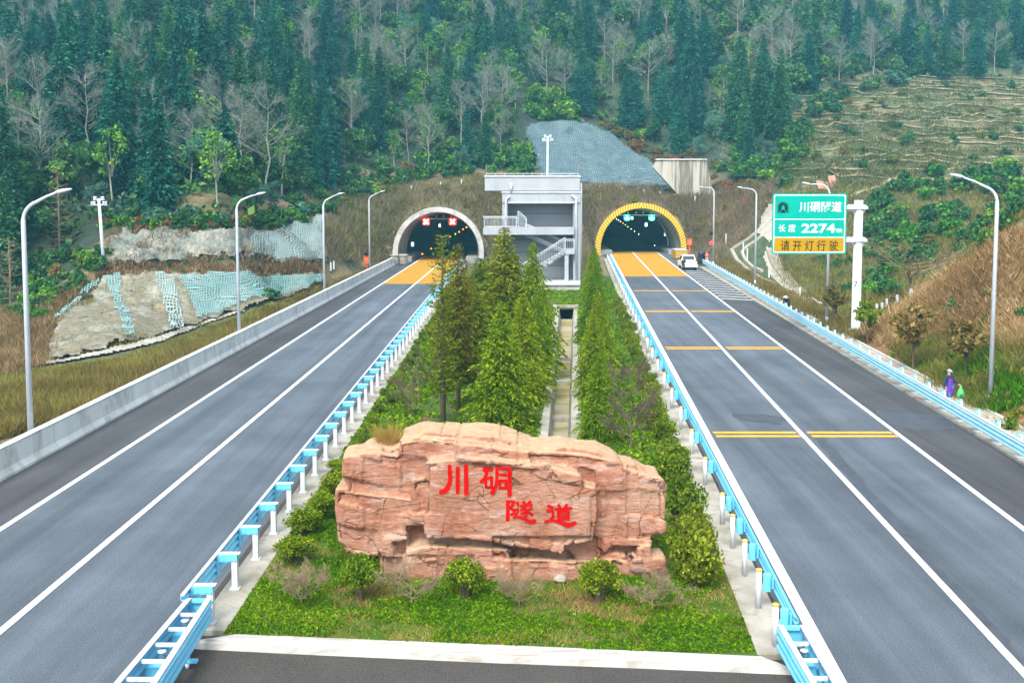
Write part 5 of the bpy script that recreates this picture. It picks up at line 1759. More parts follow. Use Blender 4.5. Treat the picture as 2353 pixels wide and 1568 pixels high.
    char([([(1670, 712), (1740, 735)], [44, 30]), ([(1652, 788), (1740, 775)], 32), ([(1736, 778), (1738, 860), (1695, 918)], 32), ([(1625, 938), (1720, 916), (1830, 940), (1960, 982), (2062, 945)], [34, 34, 42, 60, 42]),
          ([(1820, 695), (1840, 738)], 36), ([(1935, 692), (1908, 738)], 36), ([(1770, 755), (2005, 740)], 30), ([(1816, 785), (1816, 900)], 36), ([(1820, 787), (1965, 782)], 28), ([(1956, 785), (1954, 905)], 38), ([(1822, 826), (1950, 823)], 20), ([(1822, 864), (1950, 861)], 20), ([(1822, 900), (1950, 897)], 24)])
    return o
M['inscription'] = surf('red paint', (0.44, 0.004, 0.003), (0.36, 0.004, 0.003), 4.0, 0.8, 0.2, spec=0.03)
ROCK = rock()

# ------------------------------------------------------------------ pickup truck
def pickup():
    p = A(1574, 620, 129.5)
    y0 = 129.0                       # rear bumper
    z0 = 0.0
    g = thing('pickup_truck', 'white double cab pickup seen from behind beside the striped tunnel mouth', 'pickup truck', (A(1586, 620, y0).x, y0, z0), rz=-0.03)
    Wd = 0.95
    side = [(0.1, 0.55), (0.1, 1.12), (1.75, 1.15), (1.95, 1.78), (2.35, 1.86), (3.5, 1.84), (4.1, 1.28), (5.1, 1.16), (5.28, 0.95), (5.28, 0.5), (4.85, 0.42), (0.4, 0.42)]
    m_ = MB()
    n = len(side)
    V = []
    for s, k in ((-1, 0), (1, 0)):
        for y, z in side:
            w_ = Wd if z < 1.25 else Wd - (z - 1.2) * 0.30
            V.append((s * w_, y, z))
    F = [tuple(range(n - 1, -1, -1)), tuple(range(n, 2 * n))] + [(i, (i + 1) % n, (i + 1) % n + n, i + n) for i in range(n)]
    # open bed: leave out the deck face (1-2)
    F = [f for f in F if set(f) != {1, 2, 2 + n, 1 + n}]
    m_.add(V, F)
    m_.build('body', M['car_white'], g)
    m_ = MB(); m_.add([(-Wd + .06, 0.14, 0.75), (Wd - .06, 0.14, 0.75), (Wd - .06, 1.72, 0.75), (-Wd + .06, 1.72, 0.75)], [(0, 1, 2, 3)])
    for s in (-1, 1): m_.box((s * (Wd - 0.04), 0.93, 1.0), (0.06, 1.6, 0.32))
    m_.build('load_bed', M['dark_steel'], g)
    m_ = MB(); m_.box((0, 0.08, 0.85), (1.72, 0.06, 0.58)); t = m_.build('tailgate', M['car_white'], g)
    m_ = MB(); m_.box((0, 0.04, 1.0), (0.22, 0.03, 0.07)); m_.build('handle', M['dark_steel'], t)
    m_ = MB(); m_.box((0, -0.02, 0.50), (1.86, 0.22, 0.2)); m_.build('rear_bumper', M['car_white'], g)
    m_ = MB(); m_.box((0, 0.05, 0.33), (1.5, 0.2, 0.12)); m_.build('underbody', M['black'], g)
    m_ = MB(); m_.box((0, -0.10, 0.62), (0.46, 0.04, 0.16)); m_.build('number_plate', M['plate_blue'], g)
    for s in (-1, 1):
        m_ = MB(); m_.box((s * 0.88, 0.06, 0.93), (0.16, 0.1, 0.42)); m_.build('tail_light', M['tail_red'], g)
        m_ = MB(); m_.box((s * 1.05, 3.75, 1.22), (0.2, 0.12, 0.2)); m_.build('mirror', M['black'], g)
        m_ = MB()
        pts = [(2.12, 1.24), (2.2, 1.66), (2.6, 1.74), (3.38, 1.72), (3.85, 1.28)]
        V = []
        for y, z in pts: V.append((s * (Wd - (z - 1.2) * 0.30 + 0.006 if z > 1.25 else Wd + 0.006), y, z))
        m_.add(V, [tuple(range(5))]); m_.build('side_window', M['glass_dark'], g)
        m_ = MB(); m_.box((s * (Wd + 0.006), 2.95, 1.03), (0.012, 0.22, 0.05)); m_.build('door_handle', M['chrome'], g)
    V = []
    for x, t_ in ((-0.80, 0.12), (0.80, 0.12), (0.70, 0.9), (-0.70, 0.9)):
        y = 1.75 + 0.2 * t_; z = 1.15 + 0.63 * t_; V.append((x, y - 0.012, z + 0.004))
    m_ = MB(); m_.add(V, [(0, 1, 2, 3)]); m_.build('rear_window', M['glass_dark'], g)
    for y in (1.05, 4.15):
        for s in (-1, 1):
            m_ = MB(); m_.tube([(s * 0.68, y, 0.38), (s * 0.72, y, 0.38), (s * 0.9, y, 0.38), (s * 0.94, y, 0.38)], [0.34, 0.38, 0.38, 0.34], 18); wo = m_.build('wheel', M['tyre'], g)
            m_ = MB(); m_.tube([(s * 0.93, y, 0.38), (s * 0.955, y, 0.38)], 0.23, 14); m_.build('rim', M['chrome'], wo)
    m_ = MB()
    for k in range(7):
        m_.lathe((-0.7 + 0.22 * k, 0.5 + 0.3 * (k % 3), 1.0), [(0.05, 0), (0.15, 0.06), (0.13, 0.16), (0.04, 0.2)], 7)
    lo = m_.build('cargo', M['stone_white'], g)
pickup()

# ------------------------------------------------------------------ people
def skinned(name, joints, edges, radii, mat, parent, sub=1):
    me = bpy.data.meshes.new(name)
    me.from_pydata([Vector(j) for j in joints], edges, [])
    o = bpy.data.objects.new(name, me); COL.objects.link(o)
    sk = o.modifiers.new('skin', 'SKIN'); sk.use_smooth_shade = True
    for i, r in enumerate(radii):
        rx, ry = r if isinstance(r, tuple) else (r, r)
        me.skin_vertices[0].data[i].radius = (rx, ry)
    me.skin_vertices[0].data[0].use_root = True
    sd = o.modifiers.new('sub', 'SUBSURF'); sd.levels = sub; sd.render_levels = sub
    dg = bpy.context.evaluated_depsgraph_get()
    m2 = bpy.data.meshes.new_from_object(o.evaluated_get(dg))
    bpy.data.objects.remove(o)
    m2.name = name
    m2.materials.clear()
    return link_mesh(name, m2, mat, parent)

def person(label, loc, rz, J, top, legs, hat=None, apron=None, scale=1.0, hair=True, shoe='black'):
    """J: joint positions (pelvis, chest, neck, head, shoulders, elbows, wrists, hips, knees, ankles, toes)"""
    g = thing('person', label, 'person', loc, None, rz)
    g.scale = (scale,) * 3
    names = ['pelvis', 'chest', 'neck', 'head0', 'head1', 'shL', 'elL', 'wrL', 'shR', 'elR', 'wrR', 'hiL', 'knL', 'anL', 'toL', 'hiR', 'knR', 'anR', 'toR']
    idx = {k: i for i, k in enumerate(names)}
    P = [Vector(J[k]) for k in names]
    E = [('pelvis', 'chest'), ('chest', 'neck'), ('neck', 'head0'), ('head0', 'head1'), ('chest', 'shL'), ('shL', 'elL'), ('elL', 'wrL'), ('chest', 'shR'), ('shR', 'elR'), ('elR', 'wrR'), ('pelvis', 'hiL'), ('hiL', 'knL'), ('knL', 'anL'), ('anL', 'toL'), ('pelvis', 'hiR'), ('hiR', 'knR'), ('knR', 'anR'), ('anR', 'toR')]
    Rd = dict(pelvis=(.14, .10), chest=(.16, .11), neck=.055, head0=(.075, .085), head1=(.07, .08), shL=.065, elL=.045, wrL=.032, shR=.065, elR=.045, wrR=.032, hiL=.085, knL=.06, anL=.042, toL=.04, hiR=.085, knR=.06, anR=.042, toR=.04)
    b = skinned('body', P, [(idx[a], idx[c]) for a, c in E], [Rd[k] for k in names], M['skin'], g)
    # face, ears and five fingered hands
    hd = (P[3] + P[4]) / 2
    fw = Vector(J['face']).normalized(); rt = fw.cross(Vector((0, 0, 1))).normalized()
    f = MB(); f.lathe(hd + fw * 0.085 - Vector((0, 0, .02)), [(0.008, -.02), (.016, -.012), (.008, .02)], 6); f.build('nose', M['skin'], g)
    f = MB()
    for s in (-1, 1): f.lathe(hd + fw * 0.08 + rt * s * 0.032 + Vector((0, 0, .012)), [(.004, -.008), (.011, 0), (.004, .008)], 6)
    f.lathe(hd + fw * 0.082 - Vector((0, 0, .058)), [(.01, -.006), (.022, 0), (.01, .006)], 6, sx=1.0)
    f.build('eyes_and_mouth', M['black'], g)
    for side in ('L', 'R'):
        w_, e_ = Vector(J['wr' + side]), Vector(J['el' + side])
        d = (w_ - e_).normalized(); q = d.cross(fw).normalized() if abs(d.dot(fw)) < 0.95 else d.orthogonal().normalized()
        h = MB(); h.tube([w_ - d * .01, w_ + d * .04, w_ + d * .09], [.028, .042, .036], 8)
        for k, L in enumerate((.07, .08, .075, .06)):
            a = w_ + d * .085 + q * (k - 1.5) * .019
            h.tube([a, a + d * L * .5 - fw * .004, a + d * L * .9 + fw * .012], [.0095, .009, .007], 6)
        a = w_ + d * .03 - q * .035; h.tube([a, a + d * .03 - q * .02, a + d * .06 - q * .022], [.011, .010, .008], 6)
        h.build('hand', M['skin'], b)
    # clothes
    tn = ['pelvis', 'chest', 'neck2', 'shL', 'elL', 'wrL2', 'shR', 'elR', 'wrR2']
    JJ = dict(J); JJ['neck2'] = Vector(J['chest']).lerp(Vector(J['neck']), .75)
    JJ['wrL2'] = Vector(J['elL']).lerp(Vector(J['wrL']), .92); JJ['wrR2'] = Vector(J['elR']).lerp(Vector(J['wrR']), .92)
    ti = {k: i for i, k in enumerate(tn)}
    skinned('jacket', [JJ[k] for k in tn], [(ti[a], ti[c]) for a, c in (('pelvis', 'chest'), ('chest', 'neck2'), ('chest', 'shL'), ('shL', 'elL'), ('elL', 'wrL2'), ('chest', 'shR'), ('shR', 'elR'), ('elR', 'wrR2'))], [(.185, .14), (.20, .145), .075, .09, .07, .052, .09, .07, .052], M[top], g)
    ln = ['pelvis', 'hiL', 'knL', 'anL2', 'hiR', 'knR', 'anR2']
    for s in 'LR': JJ['an%s2' % s] = Vector(J['kn' + s]).lerp(Vector(J['an' + s]), .95)
    li = {k: i for i, k in enumerate(ln)}
    skinned('trousers', [JJ[k] for k in ln], [(li[a], li[c]) for a, c in (('pelvis', 'hiL'), ('hiL', 'knL'), ('knL', 'anL2'), ('pelvis', 'hiR'), ('hiR', 'knR'), ('knR', 'anR2'))], [(.17, .12), .11, .085, .065, .11, .085, .065], M[legs], g)
    for s in 'LR':
        a, t = Vector(J['an' + s]), Vector(J['to' + s])
        m_ = MB(); m_.tube([a - (t - a) * .35 - Vector((0, 0, .02)), a.lerp(t, .4) - Vector((0, 0, .01)), t], [.045, .05, .035], 8); m_.build('shoe', M[shoe], g)
    up = (P[4] - P[3]).normalized()
    if hat:
        m_ = MB(); c = P[4]
        if hat[0] == 'cap':
            m_.lathe(c - Vector((0, 0, .02)), [(.095, -.01), (.10, .03), (.08, .08), (.03, .105)], 14)
            m_.tube([c + fw * .06, c + fw * .17 - Vector((0, 0, .02))], [.06, .045], 8)
        else:
            m_.lathe(c - Vector((0, 0, .0)), [(.26, -.03), (.25, -.015), (.12, .01), (.11, .08), (.06, .12)], 16)
        m_.build('hat', M[hat[1]], g)
    else:
        m_ = MB(); m_.lathe(P[4] - fw * .012 - Vector((0, 0, .03)), [(.07, -.06), (.088, 0), (.075, .06), (.03, .085)], 14); m_.build('hair', M['black'], g)
    if apron:
        m_ = MB(); pe, ch = Vector(J['pelvis']), Vector(J['chest'])
        wd = [(ch + up * .02, .12), (ch.lerp(pe, .5), .17), (pe, .21), (pe - Vector((0, 0, .28)), .24), (pe - Vector((0, 0, .42)), .23)]
        V = []
        for c, w2 in wd:
            for a in (-1, -.5, 0, .5, 1): V.append(c + rt * w2 * a + fw * (.165 - .05 * abs(a) ** 2))
        n5 = len(wd)
        nv = len(V)
        V += [v - fw * .02 for v in V]
        F = [(i * 5 + j, i * 5 + j + 1, (i + 1) * 5 + j + 1, (i + 1) * 5 + j) for i in range(n5 - 1) for j in range(4)]
        F += [tuple(k + nv for k in reversed(f_)) for f_ in F]
        m_.add(V, F, 0, True); m_.build('apron', M[apron], g)
    return g

def stand(**kw):
    J = dict(pelvis=(0, 0, .92), chest=(0, 0, 1.27), neck=(0, .01, 1.45), head0=(0, -.01, 1.53), head1=(0, 0, 1.64), shL=(-.17, 0, 1.38), elL=(-.24, .02, 1.12), wrL=(-.25, -.05, .87), shR=(.17, 0, 1.38), elR=(.24, .02, 1.12), wrR=(.25, -.05, .87),
             hiL=(-.09, 0, .88), knL=(-.10, -.03, .47), anL=(-.10, .02, .08), toL=(-.11, -.16, .03), hiR=(.09, 0, .88), knR=(.10, -.03, .47), anR=(.10, .02, .08), toR=(.11, -.16, .03), face=(0, -1, 0))
    J.update(kw)
    return J
pp1 = A(2178, 926, 47.6)
person('person in a purple apron and grey cap holding a green bag behind the rail', (pp1.x, 47.6, tz(pp1.x, 47.6) - 0.02), 0.45, stand(elR=(.30, -.08, 1.14), wrR=(.40, -.24, .98), knL=(-.10, -.12, .48), anL=(-.1, -.10, .08), toL=(-.1, -.28, .03), knR=(.1, .03, .47), anR=(.1, .14, .1), toR=(.1, -.02, .03)), 'cloth_navy', 'cloth_blue', ('cap', 'cloth_grey'), 'cloth_purple')
m_ = MB(); bz = Vector((pp1.x + .50, 47.42, tz(pp1.x, 47.6)))
m_.lathe(bz, [(.05, .16), (.17, .24), (.19, .45), (.13, .68), (.04, .86), (.05, .93)], 12); bo = m_.build('plastic_bag', M['bag_green'])
tag(bo, 'bulging green bag held by the person in the purple apron', 'bag')
pb = A(1571.5, 621, 127.4)
person('person in black clothes leaning on the tail of the white pickup', (pb.x - 0.05, 127.6, 0.0), 2.75, stand(elL=(-.25, -.12, 1.14), wrL=(-.2, -.34, 1.12), knR=(.12, -.1, .47), anR=(.16, .05, .08), toR=(.2, -.1, .03)), 'cloth_black', 'cloth_black')
ph = A(1809, 704, 84.0)
gz = tz(ph.x, 84.0)
person('stooping person in a pale sun hat on the grass behind the right guardrail', (ph.x, 84.0, max(gz, -0.1)), -0.6, stand(chest=(0, -.22, 1.17), neck=(0, -.38, 1.24), head0=(0, -.46, 1.25), head1=(0, -.53, 1.32), shL=(-.17, -.28, 1.2), elL=(-.2, -.36, .95), wrL=(-.12, -.5, .78), shR=(.17, -.28, 1.2), elR=(.2, -.36, .95), wrR=(.12, -.5, .78), face=(0, -1, -.6)), 'cloth_navy', 'cloth_black', ('sun', 'straw'))
m_ = MB(); m_.lathe((ph.x - 0.28, 83.55, max(gz, -0.1)), [(.12, .02), (.26, .2), (.28, .45), (.17, .62), (.08, .72)], 12); tag(m_.build('plastic_bag', M['bag_green']), 'green bag in front of the stooping person in the pale hat', 'bag')
ps = A(1623, 603, 140.0)
person('person in a salmon vest standing behind the rail near the signal lamp', (ps.x, 140.0, 0.0), 0.3, stand(elL=(-.22, -.14, 1.16), wrL=(-.08, -.28, 1.22), elR=(.22, -.14, 1.16), wrR=(.06, -.28, 1.28)), 'cloth_orange', 'cloth_pink', ('cap', 'cloth_orange'))
m_ = MB(); q = A(1549, 600, 138); q = A(1611, 601, 141); m_.lathe((q.x, 141, 0), [(.5, 0), (.52, .6), (.5, 1.2), (.56, 1.25), (.5, 1.7), (.2, 1.85)], 14); tag(m_.build('water_barrel', M['dark_steel']), 'dark upright barrel beside the person in the salmon vest', 'barrel')
# loose stones and litter
def stone(label, u, v, Y, r, mat='stone_white', nm='stone'):
    p = A(u, v, Y); zz = 0.12 if abs(p.x) < 6 and Y < 60 else tz(p.x, Y)
    bm = bmesh.new(); bmesh.ops.create_icosphere(bm, subdivisions=2, radius=r)
    for q in bm.verts:
        q.co *= 1 + 0.35 * noise.noise(q.co * (1.2 / r) + Vector((u, v, 0)))
        q.co.z *= 0.75
    me = bpy.data.meshes.new(nm); bm.to_mesh(me); bm.free()
    o = link_mesh(nm, me, M[mat]); o.location = (p.x, Y, zz + r * .4)
    return tag(o, label, nm)
stone('white block of stone lying in the grass below the right part of the rock', 1285, 1369, 24.6, 0.16)
stone('pale flat stone at the foot of the rock behind the middle clipped shrub', 1036, 1349, 24.85, 0.14)
for k, (u, v) in enumerate(((1590, 578), (1602, 584), (1610, 572), (1625, 588), (1630, 580), (1640, 590), (1600, 592), (1618, 596))):
    p, n_ = hit(u, v)
    if p: tag(stone('pale boulder', u, v, p.y, 0.28 + 0.12 * (k % 3)), 'pale boulder among rubble right of the striped tunnel mouth', 'stone', 'pale boulders right of the striped mouth')
for k, (u, v) in enumerate(((872, 575), (880, 580), (890, 572), (900, 582), (885, 588))):
    p, n_ = hit(u, v)
    if p: tag(stone('pale boulder', u, v, p.y, 0.25 + 0.1 * (k % 3)), 'pale boulder among rubble left of the grey tunnel mouth', 'stone', 'pale boulders left of the grey mouth')
p, n_ = hit(104, 650)
if p: tag(stone('bag', 104, 650, p.y, 0.5, 'trim_white', 'rubbish_bag'), 'crumpled white rubbish bag lying on the slope behind the nearest left lamp', 'bag')
# ------------------------------------------------------------------ plants: prototypes
def conifer_proto(h, r, seed, mat, n_lev=46, per=9, leaf=0.55, sparse=0.0, start=0.06, droop=0.35, power=0.85, elong=1.7):
    rg = np.random.default_rng(seed)
    P, Ax, S = [], [], []
    tm_ = MB(); tm_.tube([(0, 0, -0.6), (0.04, 0.02, h * 0.5), (0, 0, h * 0.97)], [h * 0.014 + 0.05, h * 0.009 + 0.03, 0.02], 7)
    for k in range(n_lev):
        t = start + (1 - start) * (k / n_lev)
        z = h * t
        rad = r * ((1 - t) ** power) * (0.78 + 0.44 * rg.random()) + 0.10
        if t < 0.22: rad *= 0.72 + 1.2 * t
        nb = per if t < 0.8 else max(5, per - 3)
        a0 = rg.random() * 6.28
        for b_ in range(nb):
            if rg.random() < sparse: continue
            a = a0 + 2 * pi * b_ / nb + rg.normal() * 0.25
            L = rad * (0.65 + 0.5 * rg.random())
            d = np.array([cos(a), sin(a), 0.0])
            nq = max(3, int(L / (leaf * 0.42)))
            for q in range(nq):
                s = (q + 0.6) / nq
                zz = z + 0.15 * L * s - droop * L * s * s + rg.normal() * 0.05 * h / 10
                w_ = 0.22 * L * (1 - s * 0.6)
                p = d * L * s + np.array([-d[1], d[0], 0]) * rg.normal() * w_
                P.append([p[0], p[1], zz]); Ax.append(d * 0.9 + np.array([0, 0, 0.15 - droop * 1.4 * s]))
                S.append(leaf * (0.7 + 0.6 * rg.random()) * (1.0 - 0.35 * t))
    V = leaf_quads(np.array(P), np.array(S), np.array(Ax), elong, 0.55)
    cm = np_mesh('crown', V, 4); cm.materials.append(mat)
    me = tm_.mesh('trunk'); me.materials.append(M['bark'])
    return [('crown', cm), ('trunk', me)]

def bare_proto(h, seed, mat, barkmat, spread=0.5, levels=3, twigs=1600, tw=0.028, low=0.35, twl=1.0, r0=None, slim=True):
    """slim: one straight leader with many short rising boughs; otherwise a forked, spreading tree"""
    rg = random.Random(seed)
    mb = MB(); tips = []; tr = MB()
    r0 = r0 or h * 0.008 + 0.03
    def grow(p, d, L, r_, lev):
        q = p + d * L
        q2 = p.lerp(q, 0.5) + Vector((rg.gauss(0, 1), rg.gauss(0, 1), rg.gauss(0, .4))) * L * 0.06
        mb.tube([p, q2, q], [r_, r_ * 0.82, r_ * 0.6], 4 if lev < 2 else 3, cap=False)
        tips.append((q2, d)); tips.append((q, d))
        if lev >= levels: return
        for k in range(rg.choice((2, 3))):
            nd = (d + Vector((rg.gauss(0, 1), rg.gauss(0, 1), rg.gauss(0.2, .5))) * spread).normalized()
            if nd.z < -0.1: nd.z *= -0.5
            grow(q if k else q2, nd, L * rg.uniform(0.55, 0.8), r_ * 0.6, lev + 1)
    lean = Vector((rg.gauss(0, .035), rg.gauss(0, .035), 1)).normalized()
    ht = h * (0.86 if slim else 0.42)
    pts = [Vector((0, 0, -0.5))]
    for k in range(1, 6):
        pts.append(lean * ht * k / 5 + Vector((rg.gauss(0, 1), rg.gauss(0, 1), 0)) * h * 0.010)
    tr.tube(pts, [r0 * (1 - 0.8 * k / 5 * (1 if slim else .5)) for k in range(6)], 6, cap=False)
    nb = 17 if slim else 6
    for k in range(nb):
        t = low + (0.99 - low) * (k + rg.random() * .6) / nb; a = rg.uniform(0, 6.28)
        p = pts[1].lerp(pts[-1], max(0, t * 1.25 - .25))
        nd = Vector((cos(a), sin(a), rg.uniform(0.5, 1.2) if slim else rg.uniform(.3, .9))).normalized()
        L = h * (rg.uniform(.11, .19) * (1.35 - 0.75 * t) if slim else rg.uniform(.2, .34))
        grow(p, nd, L, r0 * (0.34 if slim else .55), 1)
    g2 = np.random.default_rng(seed)
    tp = np.array([list(t[0]) for t in tips]); td = np.array([list(t[1]) for t in tips])
    idx = g2.integers(0, len(tp), twigs)
    base = tp[idx] + g2.normal(size=(twigs, 3)) * h * 0.016
    dr = td[idx] + g2.normal(size=(twigs, 3)) * 0.55 + np.array([0, 0, 0.35]); dr /= np.linalg.norm(dr, axis=1, keepdims=True)
    sd = np.cross(dr, g2.normal(size=(twigs, 3))); sd /= np.linalg.norm(sd, axis=1, keepdims=True) + 1e-9
    Ln = (0.4 + 0.9 * g2.random(twigs))[:, None] * h * 0.075 * twl
    V = np.stack([base - sd * tw, base + sd * tw, base + dr * Ln], 1).reshape(-1, 3)
    tmsh = np_mesh('twigs', V, 3); tmsh.materials.append(mat)
    bm1 = mb.mesh('branches'); bm1.materials.append(barkmat)
    t1 = tr.mesh('trunk'); t1.materials.append(barkmat)
    return [('twigs', tmsh), ('branches', bm1), ('trunk', t1)]

def leafy_proto(h, r, seed, mat, n=900, leaf=0.4, low=0.25, clumps=22, trunk=True, stems=1, bark='bark', flat=1.0, stemmat=None, dome=False):
    rg = np.random.default_rng(seed)
    mb = MB()
    cz = h * (low + (1 - low) * 0.5); hz = h * (1 - low) * 0.5
    if dome: cz = h * low + (h - h * low) * 0.15; hz = h - cz
    cc = []
    while len(cc) < clumps:
        p = rg.uniform(-1, 1, 3)
        l = np.linalg.norm(p)
        if l > 1 or l < 0.35: continue
        if dome and p[2] < -0.25: continue
        cc.append(p * np.array([r * 0.85, r * 0.85, hz * 0.85]) + np.array([0, 0, cz]))
    cc = np.array(cc)
    k = rg.integers(0, clumps, n)
    cr_ = r * 0.36
    off = rg.normal(size=(n, 3)); off /= np.linalg.norm(off, axis=1, keepdims=True)
    off *= (rg.random(n) ** 0.4)[:, None] * cr_ * np.array([1, 1, 0.8])
    P = cc[k] + off
    V = leaf_quads(P, leaf * (0.6 + 0.7 * rg.random(n)), None, 1.5)
    cm = np_mesh('crown', V, 4); cm.materials.append(mat)
    out = [('crown', cm)]
    if trunk:
        for s in range(stems):
            e = cc[rg.integers(0, clumps)]
            b0 = rg.normal(size=2) * 0.04 * r * (stems > 1)
            mb.tube([(b0[0], b0[1], -0.25), (b0[0] + (e[0] - b0[0]) * 0.3, b0[1] + (e[1] - b0[1]) * 0.3, cz * 0.6), tuple(e)], [0.012 * h + 0.012, 0.009 * h + 0.008, 0.012], 5, cap=False)
            if stems == 1:
                for e in cc[:10]:
                    mb.tube([(0, 0, cz * 0.55), tuple(e * np.array([.6, .6, .9])), tuple(e)], [0.007 * h + .008, .008, .006], 4, cap=False)
        me = mb.mesh('trunk' if stems == 1 else 'stems'); me.materials.append(M[stemmat or bark])
        out.append(('trunk' if stems == 1 else 'stems', me))
    return out

PROTO_H = {}
def plant(name, parts, label, cat, loc, rz, sc, group):
    r = bpy.data.objects.new(name, None); r.empty_display_size = 0.2
    COL.objects.link(r)
    r.location = loc; r.rotation_euler = (0, 0, rz); r.scale = sc if isinstance(sc, tuple) else (sc, sc, sc)
    tag(r, label, cat, group)
    for nm, me in parts:
        o = bpy.data.objects.new(nm, me); COL.objects.link(o); o.parent = r
    return r

FC = [conifer_proto(15, rr_, 100 + k, M['conifer'] if k % 2 == 0 else M['conifer_green'], 54, 11, 0.29, 0.10, .05, .3, pw_, 2.3) for k, (rr_, pw_) in enumerate(((2.2, .7), (2.5, .6), (2.9, .75), (2.3, .5), (3.1, .62)))]
FB = [bare_proto(13, 200 + k, M['twig'], M['bark_pale'], sp_, 3, 1300, 0.017) for k, sp_ in enumerate((0.42, 0.5, 0.58, 0.45, 0.5))]
FL = [leafy_proto(9, 3.0, 300 + k, M['broadleaf'], 1500, 0.55, 0.2, 26) for k in range(3)]
FP = [leafy_proto(8, 2.6, 320 + k, M['pale_leaf'], 1700, 0.26, 0.25, 24) for k in range(2)]
FS = [leafy_proto(11, 2.4, 340 + k, M['bright_leaf'], 320, 0.34, 0.3, 20, True, 1, 'bark_pale') for k in range(2)]
BB = [leafy_proto(2.2, 1.5, 360 + k, M['bright_leaf'], 520, 0.34, 0.05, 14) for k in range(3)]
BG = [leafy_proto(2.4, 1.6, 380 + k, M['broadleaf'], 520, 0.36, 0.05, 14) for k in range(3)]
BR = [leafy_proto(1.6, 1.5, 400 + k, M['rust_leaf'], 420, 0.26, 0.05, 12) for k in range(2)]
BT = [leafy_proto(1.7, 1.4, 420 + k, M['brown_leaf'], 420, 0.24, 0.05, 12) for k in range(2)]
BV = [leafy_proto(1.8, 1.5, 430 + k, M['olive'], 460, 0.26, 0.05, 12) for k in range(2)]
BP = [leafy_proto(3.2, 1.9, 440, M['pale_leaf'], 600, 0.40, 0.05, 14)]

# ------------------------------------------------------------------ the forest on the hillside
_fu = [-80, 0, 100, 200, 250, 450, 600, 700, 800, 900, 950, 1050, 1150, 1195, 1205, 1300, 1400, 1500, 1620, 1700, 1775, 1800, 1850, 1950, 2050, 2200, 2360, 2500]
_fv = [700, 680, 600, 530, 500, 505, 495, 465, 448, 430, 412, 402, 380, 330, 275, 258, 285, 340, 372, 398, 385, 330, 225, 196, 184, 182, 172, 172]
def forest_ok(x, y, z):
    u, v = proj((x, y, z))
    if u < -70 or u > 2420 or v < -40: return None
    if v > np.interp(u, _fu, _fv): return None
    return u, v
def flabel(kind, u, v):
    if u < 620: w_ = 'on the wooded slope above the left cut face'
    elif u < 1200: w_ = 'in the wood above the left tunnel mouth'
    elif u < 1790: w_ = 'in the wood above the netted rock face and striped mouth'
    else: w_ = 'in the wood along the top of the terraces'
    return kind + ' ' + w_, w_
placed = []
cells = {}
counts = {}
def free(x, y, rmin):
    cx_, cy_ = int(x // 4), int(y // 4)
    for i in range(cx_ - 2, cx_ + 3):
        for j in range(cy_ - 2, cy_ + 3):
            for (a, b_) in cells.get((i, j), ()):
                if (a - x) ** 2 + (b_ - y) ** 2 < rmin * rmin: return False
    return True
FOREST_PTS = []
fr = random.Random(21)
tries = 0
while tries < 26000:
    tries += 1
    y = fr.uniform(84, 262); x = fr.uniform(-0.56 * y - 4, 0.56 * y + 4)
    z = tz(x, y)
    q = forest_ok(x, y, z)
    if q is None: continue
    u, v = q
    d = fr.uniform(2.6, 4.6)
    if not free(x, y, d): continue
    cells.setdefault((int(x // 4), int(y // 4)), []).append((x, y))
    FOREST_PTS.append((x, y, z, u, v))
print('forest spots', len(FOREST_PTS))
fr.shuffle(FOREST_PTS)
MAXK = {'conifer': 295, 'bare': 165, 'leaf': 295, 'pale': 160, 'sparse': 95}
